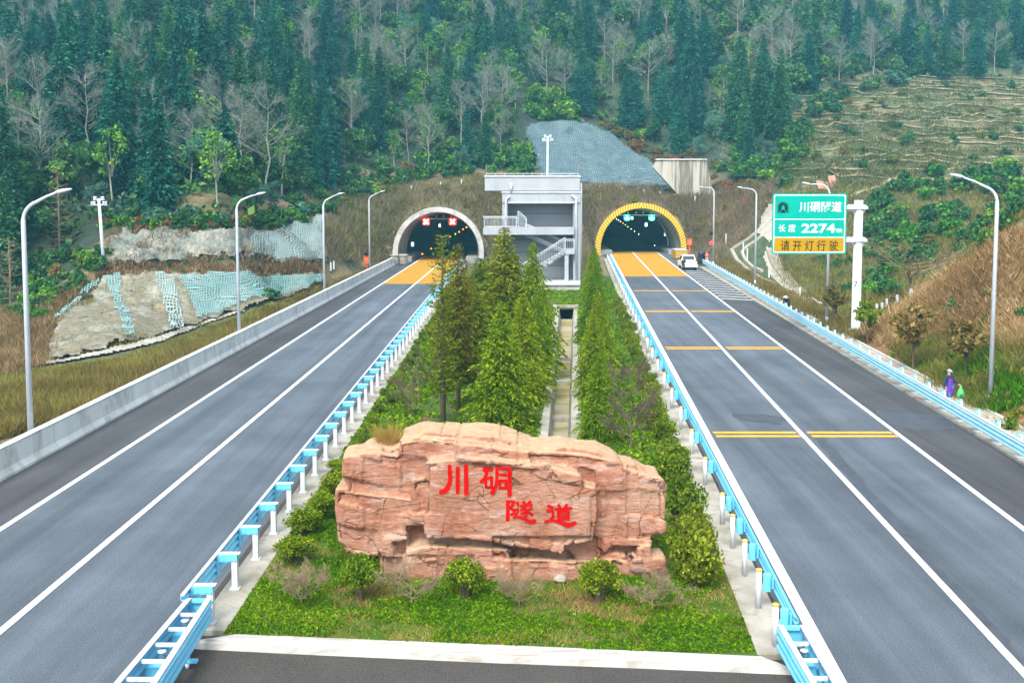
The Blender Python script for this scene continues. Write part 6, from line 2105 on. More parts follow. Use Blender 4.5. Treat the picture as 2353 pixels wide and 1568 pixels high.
for (x, y, z, u, v) in FOREST_PTS:
    nz = noise.noise(Vector((x / 22, y / 22, 4.0)))
    top = v < 70
    if u < 760: w_ = [0.62, 0.17, 0.12, 0.05, 0.04]
    elif u < 1230: w_ = [0.26, 0.33, 0.22, 0.09, 0.10]
    elif u < 1790: w_ = [0.50, 0.30, 0.12, 0.04, 0.04]
    elif u < 2080: w_ = [0.25, 0.40, 0.25, 0.07, 0.03]
    else: w_ = [0.75, 0.10, 0.10, 0.03, 0.02]
    if v < 130 and u < 1900: w_ = [w_[0] * 0.55, w_[1] * 1.7, w_[2] * 1.1, w_[3] * 1.4, w_[4]]
    w_ = [max(0.01, a * (1 + s * nz * 1.6)) for a, s in zip(w_, (1, -1, -0.4, -0.5, -0.5))]
    k = fr.choices(['conifer', 'bare', 'leaf', 'pale', 'sparse'], w_)[0]
    if counts.get(k, 0) >= MAXK[k]:
        k = next((a for a in ('leaf', 'bare', 'pale', 'conifer', 'sparse') if counts.get(a, 0) < MAXK[a]), None)
        if k is None: continue
    counts[k] = counts.get(k, 0) + 1
    rz = fr.uniform(0, 6.28)
    loc = (x, y, z - 0.2)
    edge = np.interp(u, _fu, _fv) - v < 40
    if k == 'conifer':
        s = fr.uniform(0.72, 1.12) * (0.85 if edge else 1.0); lb, gp = flabel('tall dark green conifer', u, v)
        plant('conifer_tree', fr.choice(FC), lb, 'tree', loc, rz, (s * fr.uniform(.85, 1.15), s * fr.uniform(.85, 1.15), s), 'conifers ' + gp)
    elif k == 'bare':
        s = fr.uniform(0.75, 1.1); lb, gp = flabel('bare pale grey tree', u, v)
        plant('bare_tree', fr.choice(FB), lb, 'tree', loc, rz, s, 'bare trees ' + gp)
    elif k == 'leaf':
        s = fr.uniform(0.6, 1.0) * (0.7 if edge else 1); lb, gp = flabel('rounded mid green broadleaf tree', u, v)
        plant('broadleaf_tree', fr.choice(FL), lb, 'tree', loc, rz, s, 'broadleaf trees ' + gp)
    elif k == 'pale':
        s = fr.uniform(0.6, .9) * (.75 if edge else 1); lb, gp = flabel('pale grey green feathery tree', u, v)
        plant('pale_tree', fr.choice(FP), lb, 'tree', loc, rz, s, 'pale feathery trees ' + gp)
    else:
        s = fr.uniform(0.7, 1.0); lb, gp = flabel('thin yellow green tree', u, v)
        plant('thin_tree', fr.choice(FS), lb, 'tree', loc, rz, s, 'thin yellow green trees ' + gp)
print(counts)

# undergrowth of the wood: nobody could count it
def fill(name, poly_test, n, mat, leaf, hmax, yr, clump=5, seed=5):
    rg = np.random.default_rng(seed); P = []
    t = 0
    while len(P) < n and t < n * 12:
        t += 1
        y = rg.uniform(*yr); x = rg.uniform(-0.56 * y - 3, 0.56 * y + 3)
        z = tz(x, y)
        if not poly_test(x, y, z): continue
        hh = hmax * (0.3 + 0.7 * rg.random())
        for k in range(clump):
            P.append([x + rg.normal() * 0.7, y + rg.normal() * 0.7, z + rg.random() * hh])
    P = np.array(P)
    V = leaf_quads(P, leaf * (0.6 + 0.8 * rg.random(len(P))), None, 1.4)
    me = np_mesh(name, V, 4)
    o = link_mesh(name, me, mat)
    return tag(o, kind='stuff')
tag(fill('undergrowth', lambda x, y, z: forest_ok(x, y, z) is not None, 26000, M['broadleaf'], 0.62, 1.8, (84, 265), 8, 5), 'dark leafy undergrowth on the forest floor below the hillside trees', 'undergrowth')
tag(fill('undergrowth', lambda x, y, z: forest_ok(x, y, z) is not None and noise.noise(Vector((x / 9, y / 9, 1))) > 0.1, 7000, M['pale_leaf'], 0.42, 2.4, (110, 265), 6, 6), 'pale scrub and saplings between the hillside trees', 'undergrowth')

# ------------------------------------------------------------------ shrubs along the edges
def bushes(poly, n, choices, rpx, name, label, group, seed, cat='bush', hs=(0.8, 1.2)):
    rg = random.Random(seed)
    us = [p[0] for p in poly]; vs_ = [p[1] for p in poly]
    c = t = 0
    while c < n and t < n * 40:
        t += 1
        u, v = rg.uniform(min(us), max(us)), rg.uniform(min(vs_), max(vs_))
        if not inpoly(u, v, poly): continue
        p, nn = hit(u, v)
        if p is None: continue
        r_ = rg.uniform(*rpx) * p.y / FPX
        pr = rg.choice(choices)
        s = r_ / 1.5
        plant(name, pr, label, cat, (p.x, p.y, p.z - 0.15), rg.uniform(0, 6.28), (s, s, s * rg.uniform(*hs)), group)
        c += 1
bushes([(935, 425), (950, 360), (1100, 330), (1190, 330), (1240, 400), (1150, 412), (1050, 412)], 46, BG + BB, (14, 26), 'edge_bush', 'leafy green bush at the forest edge above the left tunnel mouth', 'bushes above the left tunnel mouth', 1)
bushes([(1205, 275), (1235, 215), (1300, 205), (1325, 250), (1320, 285), (1260, 278)], 12, BB, (16, 30), 'bright_bush', 'bright yellow green bush on top of the netted rock face', 'bright bushes above the netted face', 2)
bushes([(1325, 275), (1420, 295), (1500, 352), (1600, 362), (1600, 372), (1510, 378), (1450, 342), (1395, 302), (1330, 284)], 34, BR + BT, (9, 17), 'rusty_bush', 'low rust brown bush along the crest of the netted rock face', 'rusty bushes on the crest', 3)
bushes([(1380, 270), (1460, 300), (1480, 330), (1410, 300)], 8, BB, (10, 18), 'bright_bush', 'yellow green bush among rust brown ones right of the netted rock face', 'yellow bushes on the crest', 4)
bushes([(0, 720), (0, 600), (110, 580), (200, 560), (240, 600), (230, 640), (150, 690), (90, 740)], 52, BG + BB + BT, (14, 26), 'leafy_bush', 'leafy bush on the slope left of the pale cut face', 'bushes left of the cut face', 5)
bushes([(240, 530), (240, 500), (480, 505), (640, 505), (735, 480), (740, 500), (660, 530), (520, 528), (330, 530)], 85, BG + BG + BB + BR + BP, (13, 25), 'leafy_bush', 'mixed bush along the forest edge above the upper rock tier', 'bushes above the upper rock tier', 6)
bushes([(250, 628), (250, 612), (740, 612), (740, 628)], 26, BT + BR + BG, (6, 12), 'rusty_bush', 'low brown bush on the ledge between the two rock tiers', 'bushes on the rock ledge', 7)
bushes([(1650, 405), (1640, 370), (1760, 380), (1800, 330), (1850, 300), (1850, 380), (1760, 430)], 34, BG + BB, (14, 26), 'edge_bush', 'leafy bush at the forest edge left of the terraces', 'bushes left of the terraces', 8)
bushes([(1640, 460), (1640, 420), (1760, 420), (1770, 450), (1730, 480), (1680, 500)], 22, BT + BR, (9, 16), 'rusty_bush', 'rust brown bush on the slope right of the concrete retaining wall', 'rusty bushes right of the retaining wall', 9)
bushes([(1990, 560), (1985, 460), (2100, 400), (2270, 400), (2352, 380), (2352, 510), (2230, 590), (2100, 690), (2020, 730), (1985, 650)], 92, BG + BG + BB + BT, (14, 30), 'gully_bush', 'leafy bush in the gully behind the white sign post', 'bushes in the gully', 10)
bushes([(1840, 600), (1960, 590), (1960, 720), (1900, 690)], 22, BG + BT, (7, 14), 'gully_bush', 'low bush on the slope under the green sign', 'low bushes under the sign', 11)
bushes([(1850, 400), (1850, 270), (2000, 200), (2350, 180), (2350, 390), (2100, 400)], 60, BT + BG + BV + BT, (7, 15), 'terrace_bush', 'small scrubby bush on the stepped terraces', 'bushes on the terraces', 12)
bushes([(1850, 240), (1960, 195), (2100, 170), (2100, 190), (1980, 225), (1870, 300)], 20, BG + BP, (12, 22), 'leafy_bush', 'pale green bush along the upper edge of the terraces', 'bushes on the upper terrace edge', 13)
bushes([(770, 480), (930, 440), (960, 470), (900, 520), (880, 580), (770, 590), (745, 560)], 48, BT + BT + BV, (9, 17), 'scrub_bush', 'brown scrub bush on the mound left of the plain tunnel mouth', 'scrub on the left mound', 14)
bushes([(940, 440), (1110, 425), (1120, 540), (1100, 520), (1010, 466), (960, 480)], 34, BT, (8, 14), 'scrub_bush', 'brown scrub bush over the crown of the plain tunnel mouth', 'scrub over the left mouth', 15)
bushes([(1340, 440), (1480, 440), (1640, 470), (1680, 520), (1640, 590), (1590, 570), (1560, 500), (1470, 460), (1380, 520), (1365, 580), (1338, 580)], 60, BT + BT + BT + BV, (8, 15), 'scrub_bush', 'brown scrub bush on the mound around the striped tunnel mouth', 'scrub on the right mound', 16)
bushes([(2050, 800), (2130, 720), (2352, 560), (2352, 960), (2250, 930)], 80, BT + BR + BT + BG, (9, 20), 'bank_bush', 'straggly brown bush on the tawny right bank', 'bushes on the right bank', 17)
bushes([(250, 600), (400, 540), (740, 560), (740, 600)], 16, BT + BR, (7, 13), 'rusty_bush', 'rust brown bush growing out of the upper rock tier', 'bushes on the upper rock tier', 18)
bushes([(150, 810), (280, 770), (450, 730), (640, 680), (640, 640), (250, 700)], 9, BT + BG, (7, 12), 'scrub_bush', 'small scrub bush clinging to the lower pale rock face', 'bushes on the lower rock face', 19)
bushes([(590, 690), (640, 650), (660, 680), (610, 705)], 5, BG, (12, 20), 'leafy_bush', 'dull green bush at the foot of the cut slope close to the parapet', 'bushes beside the parapet', 20)

bushes([(640, 500), (760, 440), (900, 418), (930, 440), (790, 472), (740, 500)], 34, BG + BV + BB + BT, (12, 22), 'shoulder_bush', 'olive bush on the shoulder between the upper rock tier and the left mound', 'bushes on the left shoulder', 21)
bushes([(100, 690), (130, 600), (250, 560), (250, 640), (200, 690)], 22, BG + BT + BB, (12, 22), 'leafy_bush', 'leafy bush beside the white utility pole at the left', 'bushes beside the left utility pole', 22)
bushes([(1700, 420), (1740, 380), (1800, 350), (1850, 360), (1860, 410), (1780, 450)], 22, BV + BG, (9, 16), 'leafy_bush', 'olive bush at the lower left corner of the terraces', 'bushes at the lower corner of the terraces', 23)
bushes([(785, 450), (800, 395), (950, 380), (955, 422), (880, 440)], 26, BG + BV + BT, (12, 22), 'shoulder_bush', 'olive bush at the foot of the wood behind the third left lamp', 'bushes behind the third left lamp', 25)
bushes([(1600, 440), (1640, 380), (1720, 385), (1720, 430), (1660, 450)], 18, BR + BT, (10, 18), 'rusty_bush', 'rust brown bush close beside the sloping end of the retaining wall', 'rusty bushes at the wall end', 26)
# single trees that stand out
def solo(name, parts, label, u, v, vt, hp, Y=None, z=None, group=None, wide=1.0, rz=0.6):
    if Y is None:
        p, n_ = hit(u, v)
    else:
        p = A(u, v, Y); p.z = tz(p.x, Y)
    h = A(u, vt, p.y).z - p.z
    s = h / hp
    return plant(name, parts, label, 'tree', tuple(p - Vector((0, 0, 0.1))), rz, (s * wide, s * wide, s), group)
def dawn_proto(h, seed, leaves):
    rg = random.Random(seed); tr, br = MB(), MB()
    tr.tube([(0, 0, -.5), (0.05, 0, h * .5), (0, 0, h)], [.16, .10, .02], 7)
    for k in range(64):
        t = 0.08 + 0.9 * k / 64; a = rg.uniform(0, 6.28); L = 2.5 * (1 - t) ** 0.6 * rg.uniform(.6, 1.1) + .2
        d = Vector((cos(a), sin(a), 0)); p = Vector((0, 0, h * t))
        e = p + d * L + Vector((0, 0, .25 * L)); mid = p + d * L * .5 + Vector((0, 0, -.05 * L))
        br.tube([p, mid, e], [.035, .025, .012], 4, cap=False)
        for q in range(4):
            b0 = mid.lerp(e, rg.random()); br.tube([b0, b0 + Vector((rg.gauss(0, .3), rg.gauss(0, .3), rg.uniform(0, .3)))], [.014, .006], 3, cap=False)
    a, b_ = tr.mesh('trunk'), br.mesh('branches'); a.materials.append(M['twig_tan']); b_.materials.append(M['twig_tan'])
    out = [('trunk', a), ('branches', b_)]
    g2 = np.random.default_rng(seed); P = np.stack([g2.normal(size=leaves) * .6, g2.normal(size=leaves) * .6, h * (1 - g2.random(leaves) ** 2 * .35)], -1)
    cm = np_mesh('crown', leaf_quads(P, .22 * np.ones(leaves), None, 1.4), 4); cm.materials.append(M['bright_leaf']); out.append(('crown', cm))
    return out
solo('dawn_redwood', dawn_proto(10, 5, 90), 'bare tan larch like tree with a few yellow leaves beside the nearest left lamp', 137, 575, 378, 10)
solo('dawn_redwood', dawn_proto(9, 9, 8), 'bare tan larch like tree at the far left edge among bushes', 25, 718, 540, 9)
solo('gully_tree', bare_proto(10, 77, M['twig_tan'], M['twig_tan'], 0.6, 4, 700, .014, .3, 1, .13, False), 'wide spreading bare pale tree in the gully right of the sign post', 2092, 690, 500, 8.6, wide=1.5)
solo('terrace_tree', bare_proto(8, 78, M['twig'], M['bark_pale'], 0.5, 3, 250, .03, .5, 1, .12, False), 'small forked bare tree standing alone on the terraces', 1980, 320, 255, 7)
for k, (u, v, vt, lb, mt) in enumerate(((1920, 753, 652, 'small round crowned brown tree beside the lamp behind the sign', 'brown_leaf'), (1995.5, 790, 688, 'small round crowned dark tree right of the white sign post', 'hedge_leaf'), (2097, 850, 700, 'small brown leaved tree on the earth verge at the foot of the bank', 'brown_leaf'), (2219, 888, 728, 'small brown leaved tree above the person in the purple apron', 'brown_leaf'))):
    p = G(u, v, 0.1); zz = tz(p.x, p.y)
    h = A(u, vt, p.y).z - zz
    plant('verge_tree', leafy_proto(3, .95, 500 + k, M[mt], 420 + 120 * k, .17, .42, 18), lb, 'tree', (p.x, p.y, zz - .05), k * 1.3, h / 3, None)
for u, v, r_, lb in ((2044, 820, 14, 'small dark sapling bush on the earth verge below the bank'), (2309, 985, 30, 'dark leafy bush at the foot of the tallest right lamp')):
    p = G(u, v, 0.1); s = r_ * p.y / FPX / 1.5
    plant('verge_bush', leafy_proto(2.4, 1.5, 520, M['hedge_leaf'], 500, .22, .1, 14), lb, 'bush', (p.x, p.y, tz(p.x, p.y)), 0.3, (s, s, s * 1.3), None)

# ------------------------------------------------------------------ the planted median
DE = [conifer_proto(6, 1.75, 600 + k, M['deodar'], 54, 10, .072, .06, .05, .55, .75, 3.0) for k in range(4)]
OL = [conifer_proto(7, 1.35, 620 + k, M['olive'], 52, 10, .08, .05, .10, .30, .55, 2.8) for k in range(3)]
RU = [conifer_proto(7, 1.3, 640 + k, M['russet'], 48, 9, .08, .10, .2, .25, .5, 2.8) for k in range(2)]
SL = [conifer_proto(8, 1.0, 660, M['olive'], 40, 7, .075, .35, .16, -.1, .35, 2.8)]
def mtree(kind, hp, rp, u, v, vt, half, name, label, group=None):
    p = G(u, v, 0.15)
    h = A(u, vt, p.y).z - 0.15
    r_ = half * p.y / FPX
    plant(name, kind, label, 'tree', (p.x, p.y, 0.12), rnd.uniform(0, 6.28), (r_ / rp, r_ / rp, h / hp), group)
mtree(SL[0], 8, 1.0, 1018, 970, 533, 46, 'slim_conifer', 'slim sparse olive conifer on a bare dark trunk, tallest in front of the left mouth')
mtree(RU[0], 7, 1.3, 1053, 940, 556, 52, 'russet_conifer', 'russet brown thin conifer beside the slim olive one in the median')
mtree(DE[0], 6, 1.75, 1152, 985, 688, 100, 'cedar_tree', 'fresh green layered cedar nearest behind the rock, left of the ditch')
mtree(OL[0], 7, 1.35, 1158, 832, 518, 76, 'olive_conifer', 'tall dense olive conifer in front of the grey building balcony')
mtree(DE[1], 6, 1.75, 1224, 835, 552, 78, 'cedar_tree', 'fresh green cedar with a thin tip in front of the building stairs')
mtree(DE[2], 6, 1.75, 1202, 925, 670, 80, 'cedar_tree', 'fresh green cedar just behind the nearest cedar, close to the ditch')
mtree(DE[3], 6, 1.75, 1236, 880, 650, 50, 'cedar_tree', 'narrow green cedar leaning over the left wall of the ditch')
mtree(OL[1], 7, 1.35, 1104, 800, 590, 62, 'olive_conifer', 'olive conifer left of the tall one, before the grey arch foot')
mtree(RU[1], 7, 1.3, 1066, 850, 625, 60, 'russet_conifer', 'bushy russet conifer in the left tree row behind the thin brown one')
mtree(OL[2], 7, 1.35, 1092, 885, 650, 64, 'olive_conifer', 'dark olive conifer low in the left tree row beside the nearest cedar')
mtree(RU[0], 7, 1.3, 1090, 765, 618, 36, 'russet_conifer', 'far russet conifer at the back of the left tree row')
mtree(OL[0], 7, 1.35, 1120, 745, 590, 34, 'olive_conifer', 'far olive conifer at the back of the left tree row near the railing')
mtree(OL[1], 7, 1.35, 1180, 745, 575, 42, 'olive_conifer', 'olive conifer hidden behind the tall dense one before the building')
mtree(DE[3], 6, 1.75, 1215, 770, 625, 44, 'cedar_tree', 'far green cedar at the foot of the building stairs')
mtree(RU[1], 7, 1.3, 1030, 830, 655, 48, 'russet_conifer', 'small russet conifer next to the blue rail in the left tree row')
for k, (u, v, vt, hw, dk) in enumerate(((1378, 1006, 800, 68, 1), (1362, 912, 712, 60, 0), (1372, 842, 662, 52, 2), (1358, 788, 625, 46, 3), (1368, 748, 602, 42, 1), (1358, 716, 585, 38, 0), (1364, 690, 574, 34, 2), (1360, 668, 566, 30, 3), (1366, 652, 566, 26, 1))):
    mtree(DE[dk], 6, 1.75, u, v, vt, hw, 'cedar_tree', 'fresh green cedar in the dense row right of the ditch' if k else 'lowest and nearest cedar in the row right of the ditch', 'cedars in the row right of the ditch' if k else None)
# bare stemmed shrubs
BS = [bare_proto(2.4, 700 + k, M['twig_dark'], M['bark'], .35, 3, 900, .006, .25, 1.6, .05, False) for k in range(2)]
TS = [bare_proto(1.2, 720 + k, M['twig_tan'], M['twig_tan'], .55, 4, 3200, .0032, .1, 1.3, .016, False) for k in range(2)]
def mshrub(parts, hp, u, v, vt, name, label, group=None, wide=1.0):
    p = G(u, v, 0.13); h = A(u, vt, p.y).z - 0.13; s = h / hp
    plant(name, parts, label, 'shrub', (p.x, p.y, 0.10), rnd.uniform(0, 6.28), (s * wide, s * wide, s), group)
mshrub(BS[0], 2.4, 962, 918, 795, 'bare_shrub', 'bare dark stemmed shrub with upright twigs left of the slim olive conifer', None, .8)
mshrub(BS[1], 2.4, 941, 960, 842, 'bare_shrub', 'bare dark shrub on a thick stem behind the golden grass tuft', None, .8)
mshrub(BS[0], 2.4, 987, 880, 762, 'bare_shrub', 'bare dark shrub beside the blue rail near the russet conifers', None, .7)
mshrub(BS[1], 2.4, 1428, 990, 768, 'bare_shrub', 'large bare grey shrub right of the nearest cedar of the right row', None, .6)
mshrub(BS[0], 2.4, 1448, 1030, 850, 'bare_shrub', 'bare twiggy shrub behind the right end of the rock', None, .7)
mshrub(BS[1], 2.4, 1412, 930, 790, 'bare_shrub', 'bare dark shrub in the right row further up the median', None, .6)
for u, v, vt, lb in ((693, 1388, 1285, 'leafless tan shrub left of the rock beside the clipped shrubs'), (945, 1385, 1292, 'leafless tan shrub in front of the rock between the left and middle clipped shrubs'), (1193, 1392, 1300, 'leafless tan shrub in front of the rock between the middle and right clipped shrubs'), (1498, 1398, 1290, 'leafless tan shrub in front of the right corner of the rock')):
    mshrub(TS[int(u) % 2], .95, u, v, vt, 'leafless_shrub', lb, None, 1.0)
# clipped shrubs
CS = [leafy_proto(1.0, .52, 800 + k, M['box_leaf'], 2600, .050, .42, 34, True, 9, 'bark', 1, None, True) for k in range(3)]
HS = [leafy_proto(1.0, .55, 820 + k, M['hedge_leaf'], 2400, .058, .08, 30, True, 6) for k in range(3)]
def cshrub(pr, u, v, vt, half, label, group=None, name='clipped_shrub'):
    p = G(u, v, 0.13); h = A(u, vt, p.y).z - 0.13; r_ = half * p.y / FPX
    plant(name, pr, label, 'shrub', (p.x, p.y, 0.11), rnd.uniform(0, 6.28), (r_ / .5, r_ / .5, h), group)
cshrub(CS[0], 830, 1376, 1268, 48, 'round clipped shrub on bare stems before the left part of the rock')
cshrub(CS[1], 1069, 1372, 1272, 48, 'round clipped shrub on bare stems before the middle of the rock')
cshrub(CS[2], 1378, 1378, 1280, 48, 'round clipped shrub on bare stems before the right part of the rock')
for u, v, vt, hw, lb in ((676, 1292, 1222, 46, 'clipped shrub nearest the front in the row along the left kerb'), (698, 1228, 1162, 42, 'second clipped shrub from the front in the row along the left kerb'), (738, 1192, 1126, 38, 'clipped shrub close to the left flank of the rock'), (768, 1140, 1080, 34, 'small clipped shrub behind the left end of the rock'), (775, 1082, 1050, 26, 'farthest clipped shrub peeping out behind the left end of the rock')):
    cshrub(CS[int(u) % 3], u, v, vt, hw, lb)
for u, v, vt, hw, lb in ((1600, 1345, 1195, 58, 'large loose green shrub right of the rock, nearest the front'), (1572, 1212, 1092, 46, 'loose green shrub beside the right end of the rock'), (1548, 1130, 1040, 40, 'green shrub behind the right end of the rock, by the kerb'), (1590, 1262, 1160, 44, 'middle loose green shrub in the row right of the rock')):
    cshrub(HS[int(u) % 3], u, v, vt, hw, lb, None, 'green_shrub')
k = 0
for t in np.linspace(0, 1, 24):
    y = 33.5 + 52 * t ** 1.3
    x = MR_G(y) - 0.45 + rnd.gauss(0, .10)
    s = rnd.uniform(.75, 1.15)
    plant('hedge_shrub', HS[k % 3] if k % 4 else CS[k % 3], 'yellow green shrub in the hedge along the right kerb of the median', 'shrub', (x, y, .11), rnd.uniform(0, 6), (s * .95, s * .95, s * .95), 'hedge along the right median kerb'); k += 1
for t in np.linspace(0, 1, 26):
    y = 33.5 + 54 * t ** 1.3
    x = ML_G(y) + 0.50 + rnd.gauss(0, .12)
    s = rnd.uniform(.42, .75)
    plant('hedge_shrub', HS[k % 3] if k % 5 else CS[k % 3], 'olive shrub in the hedge along the left kerb of the median', 'shrub', (x, y, .11), rnd.uniform(0, 6), (s, s, s * .95), 'hedge along the left median kerb'); k += 1
# tree props
for u0, v0, u1, v1, lb in ((1045, 975, 1020, 895, 'dark slanting prop pole leaning on the slim olive conifer'), (1240, 890, 1212, 820, 'pale slanting prop pole leaning on a cedar beside the ditch')):
    a = G(u0, v0, .1); m_ = MB(); m_.tube([a, A(u1, v1, a.y + .6)], .035, 6); tag(m_.build('prop_pole', M['bark'] if u0 < 1100 else M['bamboo']), lb, 'prop pole')

# ------------------------------------------------------------------ grasses
def tufts(P, h, w_, nb, spread, rg, lean=0.5):
    n = len(P)
    P = np.repeat(np.asarray(P), nb, 0); hh = np.repeat(np.asarray(h), nb) * rg.uniform(.5, 1.15, n * nb)
    base = P + np.concatenate([rg.normal(size=(n * nb, 2)) * spread, np.zeros((n * nb, 1))], 1)
    a = rg.uniform(0, 2 * pi, n * nb); sd = np.stack([np.cos(a), np.sin(a), 0 * a], -1) * w_
    ln = rg.normal(size=(n * nb, 2)) * lean
    tip = base + np.concatenate([ln * hh[:, None], hh[:, None]], 1)
    base[:, 2] -= 0.05
    return np.stack([base - sd, base + sd, tip], 1).reshape(-1, 3)
def grass(name, poly, n, mat, h, w_, nb, seed, label, spread=.25, lean=.5, cond=None):
    rg = np.random.default_rng(seed)
    us = [p[0] for p in poly]; vs_ = [p[1] for p in poly]
    P, H = [], []; t = 0
    while len(P) < n and t < n * 8:
        t += 1
        u, v = rg.uniform(min(us), max(us)), rg.uniform(min(vs_), max(vs_))
        if not inpoly(u, v, poly): continue
        p, nn = hit(u, v)
        if p is None or (cond and not cond(p)): continue
        if LR_L(p.y) - 0.6 < p.x < POST_O(p.y) + 1.3 and p.y < 143 and not (-3 < p.x < 10 and p.y > 122): continue
        P.append(p); H.append(h * (.6 + .7 * rg.random()) * (1 + .5 * noise.noise(p * .2)))
    V = tufts([list(p) for p in P], H, w_, nb, spread, rg, lean)
    o = link_mesh(name, np_mesh(name, V, 3), mat)
    tag(o, label, 'grass', None, 'stuff')
grass('scrub_grass', [(740, 600), (760, 470), (930, 425), (1060, 405), (1240, 400), (1250, 640), (1120, 640), (1110, 540), (1005, 470), (905, 540), (890, 600)], 9000, M['mound_grass'], .95, .05, 6, 31, 'dry brown scrub grass over the mound around the plain tunnel mouth', .3, .45)
grass('scrub_grass', [(1330, 640), (1330, 425), (1480, 428), (1640, 440), (1780, 420), (1760, 480), (1730, 540), (1680, 570), (1640, 610), (1580, 590), (1560, 500), (1470, 462), (1385, 520), (1368, 590)], 9500, M['mound_grass'], .95, .05, 6, 32, 'dry brown scrub grass over the mound around the striped tunnel mouth', .3, .45)
grass('verge_grass', [(0, 1010), (0, 902), (150, 874), (300, 846), (480, 782), (560, 748), (740, 664), (890, 596), (880, 605), (700, 690), (400, 860), (200, 940)], 11000, M['verge_grass'], .62, .03, 7, 33, 'olive brown long grass between the left parapet and the pale cut slope', .25, .5)
grass('verge_weeds', [(0, 905), (0, 862), (150, 842), (300, 816), (480, 752), (560, 724), (740, 642), (740, 668), (560, 752), (480, 787), (300, 850), (150, 878)], 6500, M['verge_grass'], .2, .03, 6, 51, 'short olive weeds beside the kerb path below the pale cut slope', .25, .6)
grass('slope_grass', [(0, 870), (0, 700), (110, 700), (230, 640), (130, 720), (110, 840), (40, 860)], 2600, M['dry_grass'], .6, .04, 6, 34, 'dry brown grass on the slope left of the pale cut face', .3, .5)
grass('bank_grass', [(1985, 765), (2060, 700), (2352, 520), (2352, 815), (2230, 770), (2150, 790), (2070, 800)], 10000, M['tawny_grass'], .42, .028, 7, 35, 'tawny dry grass covering the crest of the bank on the right', .3, .75)
grass('bank_weeds', [(2060, 800), (2150, 780), (2250, 760), (2352, 800), (2352, 1010), (2250, 950), (2130, 875)], 5200, M['verge_grass'], .5, .03, 7, 36, 'olive weeds on the lower part of the right bank', .3, .6, lambda p: noise.noise(p * .35) > -.15)
grass('bank_weeds', [(2090, 820), (2150, 790), (2250, 775), (2352, 830), (2352, 1010), (2250, 950)], 3200, M['grass_leaf'], .38, .03, 7, 50, 'fresh green grass on the lower part of the right bank', .3, .6, lambda p: noise.noise(p * .3 + Vector((3, 1, 0))) > .0)
bushes([(2080, 830), (2130, 780), (2260, 730), (2352, 760), (2352, 960), (2250, 920)], 40, BT + BV, (12, 24), 'bank_bush', 'dark straggly bush on the lower half of the right bank', 'bushes on the lower right bank', 24, 'bush', (1.0, 1.5))
grass('verge_grass', [(1640, 640), (1660, 590), (1740, 640), (1850, 700), (1960, 750), (1990, 790), (1900, 770), (1760, 690)], 5200, M['verge_grass'], .7, .035, 7, 37, 'long olive grass behind the outer guardrail left of the sign post', .25, .45)
grass('gully_grass', [(1780, 640), (1790, 440), (1990, 420), (2300, 420), (2352, 500), (2050, 720), (1960, 740), (1860, 690)], 7000, M['verge_grass'], .7, .05, 6, 38, 'mixed rough grass in the gully behind the sign', .35, .5)
grass('terrace_grass', [(1770, 410), (1810, 330), (1860, 230), (1960, 195), (2352, 165), (2352, 420), (2000, 440)], 3500, M['dry_grass'], .35, .05, 5, 39, 'dry stubble and weeds on the stepped terraces', .35, .4)
grass('ledge_grass', [(240, 632), (240, 606), (560, 608), (745, 606), (745, 632)], 1500, M['dry_grass'], .45, .04, 5, 40, 'dry grass on the ledge between the rock tiers', .3, .5)
grass('terrace_weeds', [(1770, 410), (1810, 330), (1860, 230), (1960, 195), (2352, 165), (2352, 420), (2000, 440)], 9000, M['terrace_green'], .5, .07, 5, 45, 'olive weeds on the stepped terraces', .4, .6, lambda p: noise.noise(p * .13) > -.25)
grass('rock_grass', [(246, 612), (248, 530), (420, 515), (560, 515), (740, 495), (745, 610)], 2600, M['mound_grass'], .55, .05, 6, 46, 'dull scrub grass growing out of the upper rock tier', .3, .5, lambda p: noise.noise(p * .45) > .02)
grass('rock_grass', [(108, 832), (160, 720), (240, 640), (560, 630), (740, 632), (640, 692), (480, 742), (300, 795)], 1500, M['verge_grass'], .45, .04, 6, 47, 'tufts of grass on the lower pale rock face', .3, .5, lambda p: noise.noise(p * .35 + Vector((5, 0, 0))) > .12)
grass('mound_weeds', [(740, 600), (760, 470), (930, 425), (1060, 405), (1240, 400), (1250, 640), (1120, 640), (1110, 540), (1005, 470), (905, 540), (890, 600)], 3000, M['verge_grass'], .9, .06, 6, 48, 'olive weeds among the scrub over the plain tunnel mouth', .3, .5, lambda p: noise.noise(p * .16) > .05)
grass('mound_weeds', [(1330, 640), (1330, 425), (1480, 428), (1640, 440), (1780, 420), (1760, 480), (1730, 540), (1680, 570), (1640, 610), (1580, 590), (1560, 500), (1470, 462), (1385, 520), (1368, 590)], 3000, M['verge_grass'], .9, .06, 6, 49, 'olive weeds among the scrub over the striped tunnel mouth', .3, .5, lambda p: noise.noise(p * .16) > .05)
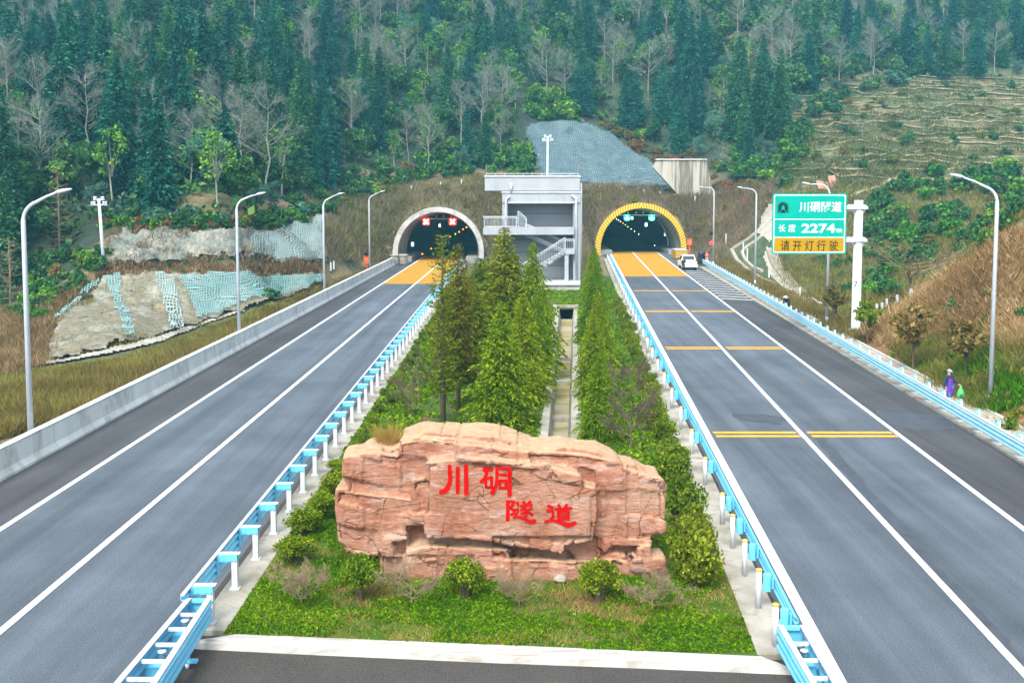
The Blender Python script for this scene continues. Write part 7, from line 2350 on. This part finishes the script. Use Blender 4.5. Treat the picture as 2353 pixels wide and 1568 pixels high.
# the lawn
def lawn_leaves(n, yr, size, seed):
    rg = np.random.default_rng(seed); P = []; t = 0
    while len(P) < n and t < n * 6:
        t += 1
        y = rg.uniform(*yr); x = rg.uniform(ML_G(y) + .02, MR_G(y) - .02)
        if y < 24 and y < KA.y + (KB.y - KA.y) * (x - KA.x) / (KB.x - KA.x) + .03: continue
        if 36 < y < 85 and DL(y) - .3 < x < DR(y) + .3: continue
        nn = noise.fractal(Vector((x * .45, y * .45, 5.0)), 1, 2, 3)
        if nn < -.17 and rg.random() < .88: continue
        P.append([x, y, .14 + (noise.fractal(Vector((x * 0.5, y * 0.5, 2)), 1, 2, 3) * .05) + rg.random() * size * 1.2])
    P = np.array(P)
    return leaf_quads(P, size * (.5 + rg.random(len(P))), np.tile(np.array([0, 0, .6]), (len(P), 1)), 1.7, 1.0)
o = link_mesh('lawn_grass', np_mesh('lawn_grass', lawn_leaves(120000, (20.7, 34), .036, 41), 4), M['grass_leaf'])
tag(o, 'short green grass and clover around the carved rock', 'grass', None, 'stuff')
o = link_mesh('lawn_grass', np_mesh('lawn_grass', lawn_leaves(70000, (34, 108), .085, 42), 4), M['grass_leaf'])
tag(o, 'green grass under the median trees', 'grass', None, 'stuff')
rg = np.random.default_rng(43); P = []
while len(P) < 2600:
    y = rg.uniform(20.9, 30); x = rg.uniform(ML_G(y), MR_G(y))
    if y < KA.y + (KB.y - KA.y) * (x - KA.x) / (KB.x - KA.x) + .05: continue
    if noise.fractal(Vector((x * .45, y * .45, 5.0)), 1, 2, 3) < -.02: P.append([x, y, .14])
o = link_mesh('dry_stalks', np_mesh('dry_stalks', tufts(P, np.full(len(P), .11), .006, 4, .07, rg, 1.1), 3), M['tuft']); tag(o, 'dead straw lying in the lawn round the rock', 'grass', None, 'stuff')
# golden tuft on the rock
rg = np.random.default_rng(44)
c = A(888, 1008, 26.0)
V = tufts([[c.x + rg.normal() * .14, c.y + rg.normal() * .12, c.z - .12] for _ in range(40)], np.full(40, .55), .009, 12, .05, rg, .55)
o = link_mesh('grass_tuft', np_mesh('grass_tuft', V, 3), M['tuft']); tag(o, 'golden dry grass tuft growing on the left shoulder of the rock', 'grass tuft')

# ------------------------------------------------------------------ the air
hb = MB(); hb.box((0, 240, 75), (2200, 1500, 170))
hz = hb.mesh('haze')
m = bpy.data.materials.new('valley haze'); m.use_nodes = True
nt = m.node_tree; nt.nodes.remove(nt.nodes['Principled BSDF'])
pv = nt.nodes.new('ShaderNodeVolumePrincipled')
pv.inputs['Color'].default_value = (0.25, 0.75, 1.0, 1)
pv.inputs['Density'].default_value = 0.00045
pv.inputs['Anisotropy'].default_value = 0.2
nt.links.new(pv.outputs[0], nt.nodes['Material Output'].inputs['Volume'])
o = link_mesh('haze', hz, m)
tag(o, kind='stuff')
